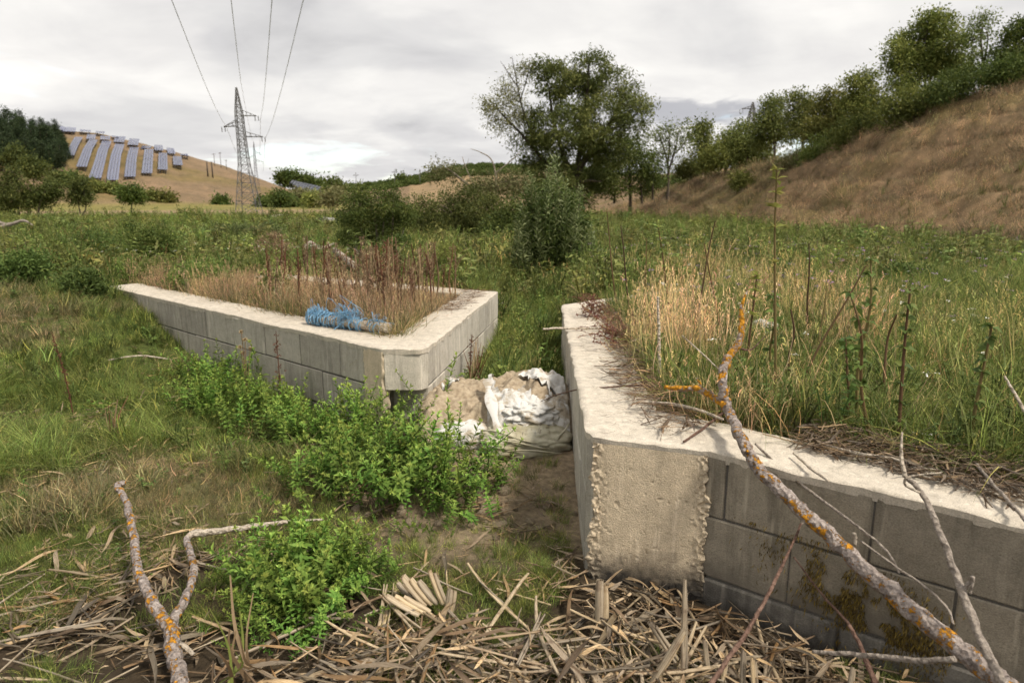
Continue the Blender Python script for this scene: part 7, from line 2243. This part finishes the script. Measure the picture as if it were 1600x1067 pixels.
    # hedge and copses of the far edge, each bush by itself
    far = [('hedge_bush', 'green bush at the foot of the dark wood', (88, 280), 9, 150, 'leaf_olive'), ('hedge_bush', 'dark bush right of the dark wood foot', (108, 280), 9, 160, 'leaf_dark'), ('hedge_bush', 'dark round bush below the second solar row', (127, 288), 7, 170, 'leaf_dark'), ('hedge_bush', 'olive hedge bush below the third solar row', (148, 293), 5, 190, 'leaf_hill'), ('hedge_bush', 'olive hedge bush below the fourth solar row', (165, 296), 5, 190, 'leaf_hill'), ('hedge_bush', 'olive hedge bush left of the round tree', (182, 299), 5, 190, 'leaf_hill'), ('hedge_bush', 'faint hedge bush right of the round tree', (240, 309), 5, 200, 'leaf_hill'), ('hedge_bush', 'faint hedge bush at the end of the hedge', (262, 311), 5, 205, 'leaf_hill'),
           ('field_tree', 'dark bushy tree right of the pylon', (438, 310), 10, 150, 'leaf_dark'), ('hedge_bush', 'dark low hedge just right of the pylon legs', (412, 317), 6, 155, 'leaf_dark'), ('hedge_bush', 'low dark hedge left of the bushy tree', (426, 318), 6, 155, 'leaf_dark'), ('hedge_bush', 'low hedge right of the dark bushy tree', (452, 318), 6, 155, 'leaf_dark'), ('field_tree', 'reddish brown bush beneath the dark solar rows', (469, 308), 10, 150, 'leaf_pale'), ('field_tree', 'small yellow green tree near the dark solar rows', (490, 312), 9, 120, 'leaf_yellow'), ('field_tree', 'brownish large bush left of the hawthorn', (520, 308), 15, 160, 'leaf_pale'), ('field_tree', 'dark tree above the brownish bush', (508, 293), 10, 260, 'leaf_dark'), ('field_tree', 'green tree on the low skyline left of the hawthorn', (524, 292), 10, 260, 'leaf_mid'),
           ('skyline_tree', 'dark tree on the skyline, left above the dark solar rows', (444, 278), 7, 440, 'leaf_dark'), ('skyline_tree', 'dark tree on the skyline above the middle of the dark solar rows', (457, 280), 6, 440, 'leaf_dark'), ('skyline_tree', 'low wood on the skyline above the dark solar rows', (474, 284), 8, 440, 'leaf_dark'), ('skyline_tree', 'end of the low skyline wood', (488, 288), 7, 440, 'leaf_dark'), ('skyline_tree', 'dark tree on the far skyline right of the hawthorn', (628, 284), 5, 600, 'leaf_dark'), ('field_bush', 'tiny bush in the tan field below the pylon', (345, 316), 3, 170, 'leaf_dark')]
    for k, (nm, lb, (u, v), r, Y, lf) in enumerate(far):
        lo = [(u, v, r * .8, r * .7), (u - r * .6, v + r * .25, r * .6), (u + r * .6, v + r * .2, r * .6), (u + rg.normal() * r * .3, v - r * .45, r * .5)]
        if 'skyline' not in nm:                            # stand it on the land where the picture shows its foot
            Y = float(hit(u, v + r * (1.0 if 'bush' in nm else 1.5))[1])
        b = gbase(u, Y)
        px_tree(nm, lb, 'bush' if 'bush' in nm else 'tree', lo, Y, b, [([(u, v + r * 2), (u, v)], .9, .4)], lf, 70, 22, Y * .0048, Y * .002, Y * .0055, 0, 100 + k, twigs=.2)
    # the dark wood on the left hillside: three grown trees, copied
    protos = []
    for q in range(3):
        g = G(); H = 15.0; rq = np.random.default_rng(300 + q)
        lob = []
        for z in np.linspace(.30, .97, 9):
            w = np.interp(z, [.3, .45, .75, 1.0], [1.9, 2.6, 1.9, .5]) * rq.uniform(.85, 1.15)
            lob.append([rq.normal() * .5, rq.normal() * .5, z * H, w, w, 1.25])
        C, pick = crown(g, lob, 150, 22, .75, .24, .55, .2, rq, False, .4)
        gt = G(); gt.add(*tube(np.array([[0, 0, -.5], [rq.normal() * .2, 0, H * .5], [0, 0, H * .95]]), [.26, .18, .05], 6, False))
        protos.append((gt.mesh('trunk', M['trunk'], True), g.mesh('crown', M['leaf_conifer'])))
    k = 0
    for row, (v0, v1, us) in enumerate([((270), 272, np.linspace(-60, 99, 17)), (262, 262, np.linspace(-66, 101, 16)), (252, 254, np.linspace(-60, 100, 15)), (242, 246, np.linspace(-64, 96, 15)), (232, 238, np.linspace(-60, 90, 14)), (222, 234, np.linspace(-60, 80, 12))]):
        for u in us:
            uu = u + rg.normal() * 2.5; vv = v0 + (v1 - v0) * (u + 60) / 160 + rg.normal() * 2; p = hit(uu, vv)
            edge = u > 78
            t = thing('conifer', 'dark conifer in the wood on the left hillside', 'tree', tuple(p), rg.random() * 6, 'dark conifers of the hillside wood', rg.uniform(.8, 1.1) * (.85 if edge else 1) * (p[1] / 330.0))
            a, b = protos[k % 3]; k += 1
            link('trunk', a, t); tag(link('crown', b, t), kind='stuff')
    for lb, lo, Y in (('lighter broadleaf tree before the dark wood, left of two', [(20, 238, 9), (30, 245, 8), (12, 247, 8), (24, 254, 9)], 255), ('lighter broadleaf tree before the dark wood, right of two', [(50, 258, 10), (62, 262, 8), (42, 264, 8), (54, 270, 8)], 225)):
        b = gbase(lo[0][0], Y); px_tree('wood_edge_tree', lb, 'tree', lo, Y, b, [([(lo[0][0], 285), (lo[0][0], 245)], 1, .4)], 'leaf_mid', 80, 26, 1.1, .45, 1.2, 0, 140 + int(Y), twigs=.2, vmean=.3)
    # dark scrub along the far middle ridge
    x, y, rr = sample(1500, -.27, .3, 560, 720, 150, 1.0)
    keep = (fbm(x * .02, y * .02, 151) > .5); x, y = x[keep], y[keep]; n = len(x)
    src = [m.copy() for m in T_COARSE]
    g = G(); lob = [[0, 0, .5, .5, .5, .4], [.5, 0, .3, .4, .4, .3], [-.5, .1, .35, .4, .4, .3]]
    C, pick = crown(g, lob, 40, 12, .25, .12, .15, 0, rr, False, .3)
    me = g.mesh('scrub_lump', M['leaf_dark'])
    scatter('far_scrub', np.stack([x, y, Z(x, y) - .3], 1), np.stack([x * 0, x * 0, rr.random(n) * 6], 1), rr.uniform(2.5, 5.5, n), np.zeros(n, int), np.ones((n, 3)), [me], 'dark scrub growing along the far middle ridge')


build_trees()
